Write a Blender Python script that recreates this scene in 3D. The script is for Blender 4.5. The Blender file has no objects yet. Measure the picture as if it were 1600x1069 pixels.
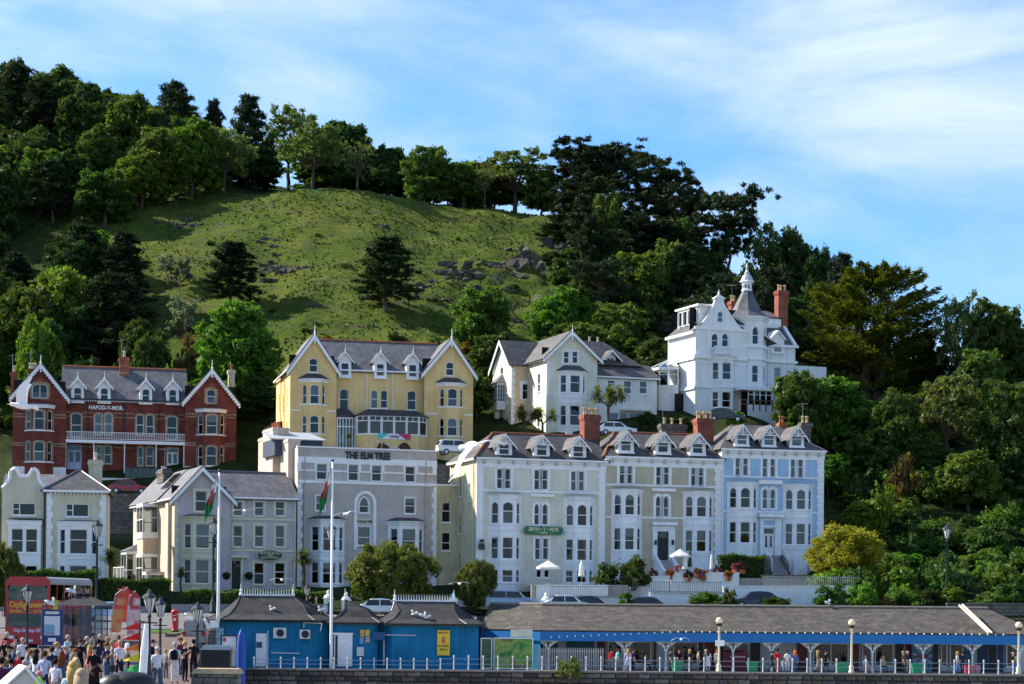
import bpy, bmesh, math, random
import numpy as np
from mathutils import Vector, Matrix
from mathutils.geometry import delaunay_2d_cdt

random.seed(7)
scene = bpy.context.scene
C = scene.collection
R = math.radians

# ------------------------------------------------------------------ camera
F = 3200.0                    # focal length in pixels of the 1600 px wide photograph
CZ = 7.0                      # eye height above low water
HOR = 405.5                   # horizon lies this many px under the picture centre
ROLL = R(0.5)
cam_d = bpy.data.cameras.new('camera')
cam = bpy.data.objects.new('camera', cam_d)
C.objects.link(cam)
cam_d.sensor_width = 36.0
cam_d.lens = 36.0 * F / 1600.0
cam_d.shift_y = HOR / 1600.0
cam_d.clip_start = 0.5
cam_d.clip_end = 6000.0
cam.matrix_world = Matrix.Translation((0, 0, CZ)) @ Matrix.Rotation(R(90), 4, 'X') @ Matrix.Rotation(ROLL, 4, 'Z')
scene.camera = cam
cR, sR = math.cos(ROLL), math.sin(ROLL)

def ray(px, py):
 """direction through a pixel, scaled so that its depth is 1"""
 u, v = px - 800.0, 534.5 - py + HOR
 return ((u * cR - v * sR) / F, 1.0, (u * sR + v * cR) / F)

def P(px, py, d):
 r = ray(px, py)
 return Vector((r[0] * d, d, CZ + r[2] * d))

# ------------------------------------------------------------------ sky and sun
SUN_EL, SUN_H = R(37), (-0.934, 0.358)
w = bpy.data.worlds.new('World')
scene.world = w
w.use_nodes = True
nt = w.node_tree
nt.nodes.clear()
out = nt.nodes.new('ShaderNodeOutputWorld')
bg = nt.nodes.new('ShaderNodeBackground')
sky = nt.nodes.new('ShaderNodeTexSky')
sky.sky_type = 'NISHITA'
sky.sun_disc = False
sky.sun_elevation = SUN_EL
sky.sun_rotation = math.atan2(SUN_H[0], SUN_H[1])
sky.air_density = 1.0
sky.dust_density = 0.1
sky.ozone_density = 1.6
bg.inputs['Strength'].default_value = 0.108
tc = nt.nodes.new('ShaderNodeTexCoord')
def wmap(scale, loc=(0, 0, 0), rot=(0, 0, 0)):
 m = nt.nodes.new('ShaderNodeMapping')
 m.inputs['Scale'].default_value = scale
 m.inputs['Location'].default_value = loc
 m.inputs['Rotation'].default_value = rot
 nt.links.new(tc.outputs['Generated'], m.inputs['Vector'])
 return m
def wnoise(m, s, det, rough=.55, dist=0.0):
 n = nt.nodes.new('ShaderNodeTexNoise')
 n.inputs['Scale'].default_value = s
 n.inputs['Detail'].default_value = det
 n.inputs['Roughness'].default_value = rough
 n.inputs['Distortion'].default_value = dist
 nt.links.new(m.outputs['Vector'], n.inputs['Vector'])
 return n
def wramp(src, a, b, va=0.0, vb=1.0):
 r = nt.nodes.new('ShaderNodeMapRange')
 r.interpolation_type = 'SMOOTHSTEP'
 r.inputs['From Min'].default_value = a
 r.inputs['From Max'].default_value = b
 r.inputs['To Min'].default_value = va
 r.inputs['To Max'].default_value = vb
 nt.links.new(src, r.inputs['Value'])
 return r
# thin streaked cloud over the whole dome, fading into thicker white banks
m1 = wmap((1.5, 1.5, 6.0), (2.05, .3, .42), (0, R(-9), 0))
n1 = wnoise(m1, 2.6, 9, .58, .5)
m2 = wmap((1.0, 1.0, 2.6), (1.9, 1.2, .55), (0, R(6), 0))
n2 = wnoise(m2, 3.4, 6, .55, .3)
r1 = wramp(n1.outputs['Fac'], .36, .70, .12, 1.0)
r2 = wramp(n2.outputs['Fac'], .325, .62)
mul = nt.nodes.new('ShaderNodeMath'); mul.operation = 'MULTIPLY'
nt.links.new(r1.outputs[0], mul.inputs[0]); nt.links.new(r2.outputs[0], mul.inputs[1])
amp = nt.nodes.new('ShaderNodeMath'); amp.operation = 'MULTIPLY'; amp.use_clamp = True
nt.links.new(mul.outputs[0], amp.inputs[0]); amp.inputs[1].default_value = 1.1
mix = nt.nodes.new('ShaderNodeMix'); mix.data_type = 'RGBA'
nt.links.new(amp.outputs[0], mix.inputs[0])
tint = nt.nodes.new('ShaderNodeMix'); tint.data_type = 'RGBA'; tint.blend_type = 'MULTIPLY'
tint.inputs[0].default_value = 1.0
tint.inputs[7].default_value = (.34, .57, .83, 1)
nt.links.new(sky.outputs[0], tint.inputs[6])
nt.links.new(tint.outputs[2], mix.inputs[6])
mix.inputs[7].default_value = (3.0, 3.6, 4.45, 1)
nt.links.new(mix.outputs[2], bg.inputs['Color'])
nt.links.new(bg.outputs[0], out.inputs['Surface'])

sun_d = bpy.data.lights.new('sun', 'SUN')
sun_d.energy = 4.4
sun_d.angle = R(0.53)
sun_d.color = (1.0, .93, .80)
sun = bpy.data.objects.new('sun', sun_d)
C.objects.link(sun)
to_sun = Vector((SUN_H[0] * math.cos(SUN_EL), SUN_H[1] * math.cos(SUN_EL), math.sin(SUN_EL)))
sun.rotation_euler = to_sun.to_track_quat('Z', 'Y').to_euler()

vs = scene.view_settings
scene.display_settings.display_device = 'sRGB'
vs.view_transform = 'Standard'
vs.look = 'None'
vs.gamma = 1.0
vs.exposure = 1.32
vs.use_curve_mapping = False
scene.cycles.max_bounces = 6
scene.cycles.transparent_max_bounces = 12
scene.cycles.diffuse_bounces = 3
scene.cycles.glossy_bounces = 3
scene.cycles.transmission_bounces = 4

# ------------------------------------------------------------------ materials
MATS = {}
def mat(name, col, rough=.7, spec=.3, metal=0.0, var=.0, vscale=3.0, bump=0.0, bscale=20.0, hue=None):
 """painted / plain surface with uneven tone: col darkened and lightened by noise, fine bump"""
 if name in MATS: return MATS[name]
 m = bpy.data.materials.new(name); m.use_nodes = True
 t = m.node_tree; b = t.nodes['Principled BSDF']
 b.inputs['Roughness'].default_value = rough
 b.inputs['Specular IOR Level'].default_value = spec
 b.inputs['Metallic'].default_value = metal
 c4 = (*col, 1)
 b.inputs['Base Color'].default_value = c4
 if var or bump:
  tc = t.nodes.new('ShaderNodeTexCoord')
  if var:
   n = t.nodes.new('ShaderNodeTexNoise')
   n.inputs['Scale'].default_value = vscale; n.inputs['Detail'].default_value = 6
   n.inputs['Roughness'].default_value = .65
   t.links.new(tc.outputs['Object'], n.inputs['Vector'])
   rp = t.nodes.new('ShaderNodeValToRGB')
   lo = tuple(max(0, c * (1 - var)) for c in col)
   hi = tuple(min(1, c * (1 + var * .6)) for c in (hue or col))
   rp.color_ramp.elements[0].position = .3; rp.color_ramp.elements[0].color = (*lo, 1)
   rp.color_ramp.elements[1].position = .7; rp.color_ramp.elements[1].color = (*hi, 1)
   t.links.new(n.outputs['Fac'], rp.inputs['Fac'])
   t.links.new(rp.outputs['Color'], b.inputs['Base Color'])
  if bump:
   n2 = t.nodes.new('ShaderNodeTexNoise')
   n2.inputs['Scale'].default_value = bscale; n2.inputs['Detail'].default_value = 4
   t.links.new(tc.outputs['Object'], n2.inputs['Vector'])
   bp = t.nodes.new('ShaderNodeBump')
   bp.inputs['Strength'].default_value = bump; bp.inputs['Distance'].default_value = .03
   t.links.new(n2.outputs['Fac'], bp.inputs['Height'])
   t.links.new(bp.outputs['Normal'], b.inputs['Normal'])
 MATS[name] = m
 return m

def stucco(name, col, dirt=.18):
 """painted render with faint rain streaks running down and blotches"""
 if name in MATS: return MATS[name]
 m = bpy.data.materials.new(name); m.use_nodes = True
 t = m.node_tree; b = t.nodes['Principled BSDF']
 b.inputs['Roughness'].default_value = .8
 b.inputs['Specular IOR Level'].default_value = .2
 tc = t.nodes.new('ShaderNodeTexCoord')
 mp = t.nodes.new('ShaderNodeMapping'); mp.inputs['Scale'].default_value = (1.6, 1.6, .16)
 t.links.new(tc.outputs['Object'], mp.inputs['Vector'])
 n = t.nodes.new('ShaderNodeTexNoise'); n.inputs['Scale'].default_value = 2.2; n.inputs['Detail'].default_value = 7
 n.inputs['Roughness'].default_value = .7
 t.links.new(mp.outputs['Vector'], n.inputs['Vector'])
 n2 = t.nodes.new('ShaderNodeTexNoise'); n2.inputs['Scale'].default_value = .5; n2.inputs['Detail'].default_value = 5
 t.links.new(tc.outputs['Object'], n2.inputs['Vector'])
 mx = t.nodes.new('ShaderNodeMath'); mx.operation = 'ADD'
 t.links.new(n.outputs['Fac'], mx.inputs[0]); t.links.new(n2.outputs['Fac'], mx.inputs[1])
 rp = t.nodes.new('ShaderNodeValToRGB')
 lo = tuple(c * (1 - dirt * 2.1) * k for c, k in zip(col, (1.0, .98, .92)))
 rp.color_ramp.elements[0].position = .37; rp.color_ramp.elements[0].color = (*lo, 1)
 rp.color_ramp.elements[1].position = .56; rp.color_ramp.elements[1].color = (*col, 1)
 hf = t.nodes.new('ShaderNodeMath'); hf.operation = 'MULTIPLY'; hf.inputs[1].default_value = .5
 t.links.new(mx.outputs[0], hf.inputs[0])
 t.links.new(hf.outputs[0], rp.inputs['Fac'])
 t.links.new(rp.outputs['Color'], b.inputs['Base Color'])
 n3 = t.nodes.new('ShaderNodeTexNoise'); n3.inputs['Scale'].default_value = 14; n3.inputs['Detail'].default_value = 3
 t.links.new(tc.outputs['Object'], n3.inputs['Vector'])
 bp = t.nodes.new('ShaderNodeBump'); bp.inputs['Strength'].default_value = .25; bp.inputs['Distance'].default_value = .02
 t.links.new(n3.outputs['Fac'], bp.inputs['Height']); t.links.new(bp.outputs['Normal'], b.inputs['Normal'])
 MATS[name] = m
 return m

def courses(name, c1, c2, mortar, bw, bh, msize=.012, rough=.8, bump=.4, moss=None, axis='wall', sp=.25):
 """bricks / slates: coursed pieces too small to pick apart; axis 'wall' = x+y against z, 'roof' = x against sloping height"""
 if name in MATS: return MATS[name]
 m = bpy.data.materials.new(name); m.use_nodes = True
 t = m.node_tree; b = t.nodes['Principled BSDF']
 b.inputs['Roughness'].default_value = rough
 b.inputs['Specular IOR Level'].default_value = sp
 tc = t.nodes.new('ShaderNodeTexCoord')
 sx = t.nodes.new('ShaderNodeSeparateXYZ'); t.links.new(tc.outputs['Object'], sx.inputs[0])
 ad = t.nodes.new('ShaderNodeMath'); ad.operation = 'ADD'
 t.links.new(sx.outputs['X'], ad.inputs[0]); t.links.new(sx.outputs['Y'], ad.inputs[1])
 cb = t.nodes.new('ShaderNodeCombineXYZ')
 t.links.new(ad.outputs[0] if axis == 'wall' else sx.outputs['X'], cb.inputs['X'])
 t.links.new(sx.outputs['Z'], cb.inputs['Y'])
 br = t.nodes.new('ShaderNodeTexBrick')
 br.inputs['Color1'].default_value = (*c1, 1); br.inputs['Color2'].default_value = (*c2, 1)
 br.inputs['Mortar'].default_value = (*mortar, 1)
 br.inputs['Scale'].default_value = 1.0
 br.inputs['Mortar Size'].default_value = msize
 br.inputs['Brick Width'].default_value = bw; br.inputs['Row Height'].default_value = bh
 br.inputs['Bias'].default_value = 0.0
 t.links.new(cb.outputs[0], br.inputs['Vector'])
 n = t.nodes.new('ShaderNodeTexNoise'); n.inputs['Scale'].default_value = .9; n.inputs['Detail'].default_value = 8
 n.inputs['Roughness'].default_value = .7
 t.links.new(tc.outputs['Object'], n.inputs['Vector'])
 rp = t.nodes.new('ShaderNodeValToRGB')
 rp.color_ramp.elements[0].position = .3; rp.color_ramp.elements[0].color = (.48, .48, .48, 1)
 rp.color_ramp.elements[1].position = .72; rp.color_ramp.elements[1].color = (1.38, 1.33, 1.26, 1)
 t.links.new(n.outputs['Fac'], rp.inputs['Fac'])
 mu = t.nodes.new('ShaderNodeMix'); mu.data_type = 'RGBA'; mu.blend_type = 'MULTIPLY'; mu.inputs[0].default_value = 1
 t.links.new(br.outputs['Color'], mu.inputs[6]); t.links.new(rp.outputs['Color'], mu.inputs[7])
 last = mu.outputs[2]
 if moss:
  n2 = t.nodes.new('ShaderNodeTexNoise'); n2.inputs['Scale'].default_value = 1.7; n2.inputs['Detail'].default_value = 9
  n2.inputs['Roughness'].default_value = .75
  t.links.new(tc.outputs['Object'], n2.inputs['Vector'])
  r2 = t.nodes.new('ShaderNodeValToRGB')
  r2.color_ramp.elements[0].position = .54; r2.color_ramp.elements[0].color = (0, 0, 0, 1)
  r2.color_ramp.elements[1].position = .68; r2.color_ramp.elements[1].color = (.7, .7, .7, 1)
  t.links.new(n2.outputs['Fac'], r2.inputs['Fac'])
  m2 = t.nodes.new('ShaderNodeMix'); m2.data_type = 'RGBA'
  t.links.new(r2.outputs['Color'], m2.inputs[0]); t.links.new(last, m2.inputs[6])
  m2.inputs[7].default_value = (*moss, 1)
  last = m2.outputs[2]
 t.links.new(last, b.inputs['Base Color'])
 bp = t.nodes.new('ShaderNodeBump'); bp.inputs['Strength'].default_value = bump; bp.inputs['Distance'].default_value = .02
 bp.invert = True
 t.links.new(br.outputs['Fac'], bp.inputs['Height']); t.links.new(bp.outputs['Normal'], b.inputs['Normal'])
 MATS[name] = m
 return m

def glass(name, tintc=(.75, .8, .85), refl=.16, rough=.02):
 if name in MATS: return MATS[name]
 m = bpy.data.materials.new(name); m.use_nodes = True
 t = m.node_tree; t.nodes.clear()
 o = t.nodes.new('ShaderNodeOutputMaterial')
 g = t.nodes.new('ShaderNodeBsdfGlossy'); g.inputs['Roughness'].default_value = rough
 tr = t.nodes.new('ShaderNodeBsdfTransparent'); tr.inputs['Color'].default_value = (*tintc, 1)
 lw = t.nodes.new('ShaderNodeFresnel'); lw.inputs['IOR'].default_value = 1.5
 ad = t.nodes.new('ShaderNodeMath'); ad.operation = 'ADD'; ad.use_clamp = True
 t.links.new(lw.outputs[0], ad.inputs[0]); ad.inputs[1].default_value = refl - .04
 tc = t.nodes.new('ShaderNodeTexCoord')
 n = t.nodes.new('ShaderNodeTexNoise'); n.inputs['Scale'].default_value = .9; n.inputs['Detail'].default_value = 1
 t.links.new(tc.outputs['Object'], n.inputs['Vector'])
 bp = t.nodes.new('ShaderNodeBump'); bp.inputs['Strength'].default_value = .12; bp.inputs['Distance'].default_value = .1
 t.links.new(n.outputs['Fac'], bp.inputs['Height']); t.links.new(bp.outputs['Normal'], g.inputs['Normal'])
 mx = t.nodes.new('ShaderNodeMixShader')
 t.links.new(ad.outputs[0], mx.inputs[0]); t.links.new(tr.outputs[0], mx.inputs[1]); t.links.new(g.outputs[0], mx.inputs[2])
 t.links.new(mx.outputs[0], o.inputs['Surface'])
 MATS[name] = m
 return m

def leaf(name, c_lo, c_hi, hue_var=.12, trans=.35):
 """foliage: tone varies from clump to clump and from tree to tree"""
 if name in MATS: return MATS[name]
 m = bpy.data.materials.new(name); m.use_nodes = True
 t = m.node_tree; t.nodes.clear()
 o = t.nodes.new('ShaderNodeOutputMaterial')
 tc = t.nodes.new('ShaderNodeTexCoord')
 n = t.nodes.new('ShaderNodeTexNoise'); n.inputs['Scale'].default_value = .55; n.inputs['Detail'].default_value = 5
 n.inputs['Roughness'].default_value = .7
 t.links.new(tc.outputs['Object'], n.inputs['Vector'])
 rp = t.nodes.new('ShaderNodeValToRGB')
 rp.color_ramp.elements[0].position = .3; rp.color_ramp.elements[0].color = (*c_lo, 1)
 rp.color_ramp.elements[1].position = .7; rp.color_ramp.elements[1].color = (*c_hi, 1)
 t.links.new(n.outputs['Fac'], rp.inputs['Fac'])
 oi = t.nodes.new('ShaderNodeObjectInfo')
 hs = t.nodes.new('ShaderNodeHueSaturation')
 r1 = t.nodes.new('ShaderNodeMapRange')
 r1.inputs['To Min'].default_value = .5 - hue_var * .25; r1.inputs['To Max'].default_value = .5 + hue_var * .2
 r2 = t.nodes.new('ShaderNodeMapRange')
 r2.inputs['To Min'].default_value = .72; r2.inputs['To Max'].default_value = 1.3
 fr = t.nodes.new('ShaderNodeMath'); fr.operation = 'FRACT'
 mu = t.nodes.new('ShaderNodeMath'); mu.operation = 'MULTIPLY'; mu.inputs[1].default_value = 7.31
 t.links.new(oi.outputs['Random'], r1.inputs['Value'])
 t.links.new(oi.outputs['Random'], mu.inputs[0]); t.links.new(mu.outputs[0], fr.inputs[0])
 t.links.new(fr.outputs[0], r2.inputs['Value'])
 t.links.new(r1.outputs[0], hs.inputs['Hue']); t.links.new(r2.outputs[0], hs.inputs['Value'])
 t.links.new(rp.outputs['Color'], hs.inputs['Color'])
 df = t.nodes.new('ShaderNodeBsdfDiffuse'); ts = t.nodes.new('ShaderNodeBsdfTranslucent')
 gl = t.nodes.new('ShaderNodeBsdfGlossy'); gl.inputs['Roughness'].default_value = .5
 t.links.new(hs.outputs[0], df.inputs['Color'])
 br = t.nodes.new('ShaderNodeMix'); br.data_type = 'RGBA'; br.blend_type = 'MULTIPLY'; br.inputs[0].default_value = 1
 br.inputs[7].default_value = (1.5, 1.45, .6, 1)
 t.links.new(hs.outputs[0], br.inputs[6]); t.links.new(br.outputs[2], ts.inputs['Color'])
 mx = t.nodes.new('ShaderNodeMixShader'); mx.inputs[0].default_value = trans
 t.links.new(df.outputs[0], mx.inputs[1]); t.links.new(ts.outputs[0], mx.inputs[2])
 m2 = t.nodes.new('ShaderNodeMixShader'); m2.inputs[0].default_value = .012
 t.links.new(mx.outputs[0], m2.inputs[1]); t.links.new(gl.outputs[0], m2.inputs[2])
 t.links.new(m2.outputs[0], o.inputs['Surface'])
 MATS[name] = m
 return m

WHITE = mat('white_paint', (.82, .82, .81), .5, .35, var=.12, vscale=1.2)
CREAMP = mat('cream_paint', (.66, .60, .42), .6, .3, var=.10, vscale=1.2)
GLASS = glass('window_glass', (.5, .56, .6), .045)
DARKIN = mat('interior_shade', (.022, .021, .02), .9, .1, var=.3)  # shade of unlit interiors, painted as a near-black colour
CURT = mat('net_curtain', (.40, .41, .42), .9, .1, var=.12, vscale=4)
BLIND = mat('roller_blind', (.58, .58, .56), .8, .2, var=.06)
SLATE = courses('slate', (.085, .09, .108), (.125, .13, .155), (.06, .06, .07), .32, .2, .01, .65, .5, moss=(.17, .16, .14), axis='roof', sp=.35)
SLATE_D = courses('slate_dark', (.045, .046, .052), (.078, .077, .084), (.03, .03, .03), .32, .2, .01, .65, .5, moss=(.11, .10, .085), axis='roof', sp=.3)
SLATE_P = courses('slate_purple', (.07, .067, .073), (.11, .104, .112), (.045, .042, .045), .32, .2, .01, .65, .5, moss=(.14, .13, .115), axis='roof', sp=.3)
BRICK = courses('red_brick', (.225, .038, .028), (.165, .03, .024), (.15, .07, .055), .23, .075, .012, .85, .35)
BRICK_C = courses('chimney_brick', (.34, .075, .045), (.27, .06, .04), (.2, .12, .09), .23, .075, .012, .85, .35)
BUFF = courses('buff_brick', (.42, .31, .18), (.34, .24, .14), (.25, .2, .14), .23, .075, .012, .85, .3)
POT = mat('buff_chimney_pot', (.55, .40, .20), .8, .2, var=.3, vscale=6)
POTW = mat('pale_chimney_pot', (.55, .47, .38), .8, .2, var=.25, vscale=6)
TERRA = mat('terracotta_ridge', (.36, .12, .06), .85, .2, var=.3, vscale=5)
LEAD = mat('lead_sheet', (.10, .11, .125), .5, .4, var=.25, vscale=2)
BLACK = mat('black_paint', (.012, .012, .013), .45, .4)
IRON = mat('dark_iron', (.02, .024, .03), .45, .4)
GREYM = mat('grey_metal', (.32, .33, .34), .4, .5, .6, var=.1)
RUBBLE = courses('rubble_stone', (.13, .12, .11), (.20, .185, .165), (.07, .065, .06), .55, .28, .03, .9, .8, moss=(.08, .085, .05))

# ------------------------------------------------------------------ mesh helpers
class MB:
 """collects shapes for ONE mesh; material index per face"""
 def __init__(self, M=None):
  self.v, self.f, self.m = [], [], []
  self.M = M; self.mi = 0
 def add(self, vs, fs):
  o = len(self.v)
  if self.M is not None: vs = [self.M @ Vector(p) for p in vs]
  self.v.extend([tuple(p) for p in vs])
  for f in fs:
   self.f.append(tuple(i + o for i in f)); self.m.append(self.mi)
  return self
 def box(self, x0, x1, y0, y1, z0, z1):
  v = [(x0, y0, z0), (x1, y0, z0), (x1, y1, z0), (x0, y1, z0), (x0, y0, z1), (x1, y0, z1), (x1, y1, z1), (x0, y1, z1)]
  return self.add(v, [(3, 2, 1, 0), (4, 5, 6, 7), (0, 1, 5, 4), (1, 2, 6, 5), (2, 3, 7, 6), (3, 0, 4, 7)])
 def frustum(self, a, za, b, zb):
  """a, b = (x0,x1,y0,y1) rectangles at heights za, zb"""
  v = [(a[0], a[2], za), (a[1], a[2], za), (a[1], a[3], za), (a[0], a[3], za),
             (b[0], b[2], zb), (b[1], b[2], zb), (b[1], b[3], zb), (b[0], b[3], zb)]
  return self.add(v, [(3, 2, 1, 0), (4, 5, 6, 7), (0, 1, 5, 4), (1, 2, 6, 5), (2, 3, 7, 6), (3, 0, 4, 7)])
 def quad(self, *p):
  return self.add(p, [tuple(range(len(p)))])
 def slab(self, pts, th):
  """polygon given th of thickness below it (along its normal)"""
  p = [Vector(q) for q in pts]
  n = (p[1] - p[0]).cross(p[2] - p[0]).normalized()
  k = len(p)
  v = p + [q - n * th for q in p]
  f = [tuple(range(k)), tuple(range(2 * k - 1, k - 1, -1))]
  f += [(i, i + k, (i + 1) % k + k, (i + 1) % k) for i in range(k)]
  return self.add(v, f)
 def prism(self, poly, y0, y1):
  """(x,z) polygon drawn out from y0 to y1"""
  k = len(poly)
  v = [(x, y0, z) for x, z in poly] + [(x, y1, z) for x, z in poly]
  f = [tuple(range(k)), tuple(range(2 * k - 1, k - 1, -1))]
  f += [(i, i + k, (i + 1) % k + k, (i + 1) % k) for i in range(k)]
  return self.add(v, f)
 def flat(self, poly, z0, z1):
  k = len(poly)
  v = [(x, y, z0) for x, y in poly] + [(x, y, z1) for x, y in poly]
  f = [tuple(range(k - 1, -1, -1)), tuple(range(k, 2 * k))]
  f += [(i, (i + 1) % k, (i + 1) % k + k, i + k) for i in range(k)]
  return self.add(v, f)
 def tube(self, p0, p1, r0, r1=None, n=8, caps=True):
  r1 = r0 if r1 is None else r1
  p0, p1 = Vector(p0), Vector(p1)
  d = (p1 - p0)
  if d.length < 1e-6: return self
  d.normalize()
  a = d.orthogonal().normalized(); b = d.cross(a)
  v = []
  for p, r in ((p0, r0), (p1, r1)):
   for i in range(n):
    t = 2 * math.pi * i / n
    v.append(p + a * (r * math.cos(t)) + b * (r * math.sin(t)))
  f = [(i, (i + 1) % n, (i + 1) % n + n, i + n) for i in range(n)]
  if caps: f += [tuple(range(n - 1, -1, -1)), tuple(range(n, 2 * n))]
  return self.add(v, f)
 def path(self, pts, radii, n=6):
  for i in range(len(pts) - 1):
   self.tube(pts[i], pts[i + 1], radii[i], radii[i + 1], n, True)
  return self
 def lathe(self, prof, c=(0, 0, 0), n=12, sx=1, sy=1, rot=0):
  """prof = [(r,z)...] turned round z at c"""
  v, f = [], []
  k = len(prof)
  for r, z in prof:
   for i in range(n):
    t = 2 * math.pi * i / n + rot
    v.append((c[0] + r * sx * math.cos(t), c[1] + r * sy * math.sin(t), c[2] + z))
  for j in range(k - 1):
   for i in range(n):
    f.append((j * n + i, j * n + (i + 1) % n, (j + 1) * n + (i + 1) % n, (j + 1) * n + i))
  f.append(tuple(range(n - 1, -1, -1))); f.append(tuple(range((k - 1) * n, k * n)))
  return self.add(v, f)
 def ring(self, a, b, y0, y1):
  """frame between outline a and inner outline b ((x,z) lists of equal length), front y0, back y1"""
  k = len(a)
  v = [(x, y0, z) for x, z in a] + [(x, y0, z) for x, z in b] + [(x, y1, z) for x, z in a] + [(x, y1, z) for x, z in b]
  f = []
  for i in range(k):
   j = (i + 1) % k
   f += [(i, j, j + k, i + k), (i + k, j + k, j + 3 * k, i + 3 * k), (j, i, i + 2 * k, j + 2 * k)]
  return self.add(v, f)
 def mesh(self, name, mats, smooth=False):
  me = bpy.data.meshes.new(name)
  me.from_pydata(self.v, [], self.f)
  for m in (mats if isinstance(mats, (list, tuple)) else [mats]): me.materials.append(m)
  me.polygons.foreach_set('material_index', self.m)
  if smooth: me.polygons.foreach_set('use_smooth', [True] * len(self.f))
  me.update()
  return me
 def build(self, name, mats, parent=None, smooth=False, loc=None):
  return link(name, self.mesh(name, mats, smooth), parent, loc)

def link(name, me, parent=None, loc=None, rot=0, sc=None):
 o = bpy.data.objects.new(name, me)
 C.objects.link(o)
 if parent is not None: o.parent = parent
 if loc is not None: o.location = loc
 if rot: o.rotation_euler = (0, 0, rot)
 if sc is not None: o.scale = sc if hasattr(sc, '__len__') else (sc, sc, sc)
 return o
def tag(o, label=None, cat=None, group=None, kind=None):
 if label: o['label'] = label
 if cat: o['category'] = cat
 if group: o['group'] = group
 if kind or cat: o['kind'] = kind or 'thing'
 return o
def thing(name, label, cat, loc=(0, 0, 0), rz=0, group=None):
 o = bpy.data.objects.new(name, None)
 o.empty_display_size = .3
 C.objects.link(o)
 o.location = loc; o.rotation_euler = (0, 0, rz)
 return tag(o, label, cat, group)
def structure(name, mb, m, smooth=False):
 return tag(mb.build(name, m, smooth=smooth), kind='structure')
def copy_tree(o, parent=None):
 c = o.copy(); C.objects.link(c); c.parent = parent
 for ch in list(o.children): copy_tree(ch, c)
 return c

def rect(x0, x1, z0, z1):
 return [(x0, z0), (x1, z0), (x1, z1), (x0, z1)]
def opening(x0, x1, z0, z1, rise=0.0, n=7):
 """window outline; rise > 0 gives a curved head of that height"""
 if rise <= 0: return rect(x0, x1, z0, z1)
 pts = [(x0, z0), (x1, z0)]
 zs = z1 - rise
 for i in range(n + 1):
  t = i / n
  x = x1 + (x0 - x1) * t
  pts.append((x, zs + rise * math.sin(math.pi * t) ** .75 if 0 < t < 1 else zs))
 return pts
def inside(p, poly):
 x, y = p; r = False
 j = len(poly) - 1
 for i in range(len(poly)):
  xi, yi = poly[i]; xj, yj = poly[j]
  if (yi > y) != (yj > y) and x < (xj - xi) * (y - yi) / (yj - yi) + xi: r = not r
  j = i
 return r
def wall(mb, outline, holes, reveal=.16, y=0.0):
 """wall sheet in the (x,z) plane with real openings and their reveals"""
 vs, es = [], []
 for lp in [outline] + holes:
  o = len(vs); k = len(lp)
  vs += [Vector(p) for p in lp]
  es += [(o + i, o + (i + 1) % k) for i in range(k)]
 V, E, T, *_ = delaunay_2d_cdt(vs, es, [], 0, 1e-6)
 fs = []
 for t in T:
  c = sum((V[i] for i in t), Vector((0, 0))) / len(t)
  c = (c.x, c.y)
  if inside(c, outline) and not any(inside(c, h) for h in holes):
   a, b, d = (V[i] for i in t[:3])
   fs.append(tuple(t) if (b - a).cross(d - a) > 0 else tuple(reversed(t)))
 mb.add([(p.x, y, p.y) for p in V], fs)
 for h in holes:
  k = len(h)
  mb.add([(x, y, z) for x, z in h] + [(x, y + reveal, z) for x, z in h],
               [((i + 1) % k, i, i + k, (i + 1) % k + k) for i in range(k)])
 return mb

def text_mesh(s, size, ext=.02, bold=0.0, mats=None, align='CENTER', sx=1.0):
 cu = bpy.data.curves.new('lettering', 'FONT')
 cu.body = s; cu.size = size; cu.extrude = ext; cu.offset = bold; cu.align_x = align; cu.align_y = 'CENTER'
 cu.resolution_u = 3
 o = bpy.data.objects.new('tmp', cu); C.objects.link(o)
 bpy.context.view_layer.update()
 me = bpy.data.meshes.new_from_object(o.evaluated_get(bpy.context.evaluated_depsgraph_get()))
 bpy.data.objects.remove(o); bpy.data.curves.remove(cu)
 me.transform(Matrix.Rotation(R(90), 4, 'X') @ Matrix.Diagonal((sx, 1, 1, 1)))
 me.materials.clear(); me.materials.append(mats)
 me.name = 'lettering'
 return me
def lettering(s, size, m, parent, loc, ext=.02, bold=0.0, sx=1.0, name='lettering', rz=0, width=None):
 me = text_mesh(s, size, ext, bold, m, sx=sx)
 if width:
  xs = [v.co.x for v in me.vertices]
  me.transform(Matrix.Diagonal((width / (max(xs) - min(xs)), 1, 1, 1)))
 return link(name, me, parent, loc, rz)

# ------------------------------------------------------------------ building kit
rng = random.Random(11)
def face(ax, ay, bx, by):
 """frame of a wall running from A to B in plan: x along it, y inwards"""
 a = math.atan2(by - ay, bx - ax)
 return Matrix.Translation((ax, ay, 0)) @ Matrix.Rotation(a, 4, 'Z')
def shift(y, x=0, z=0):
 return Matrix.Translation((x, y, z))

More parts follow.
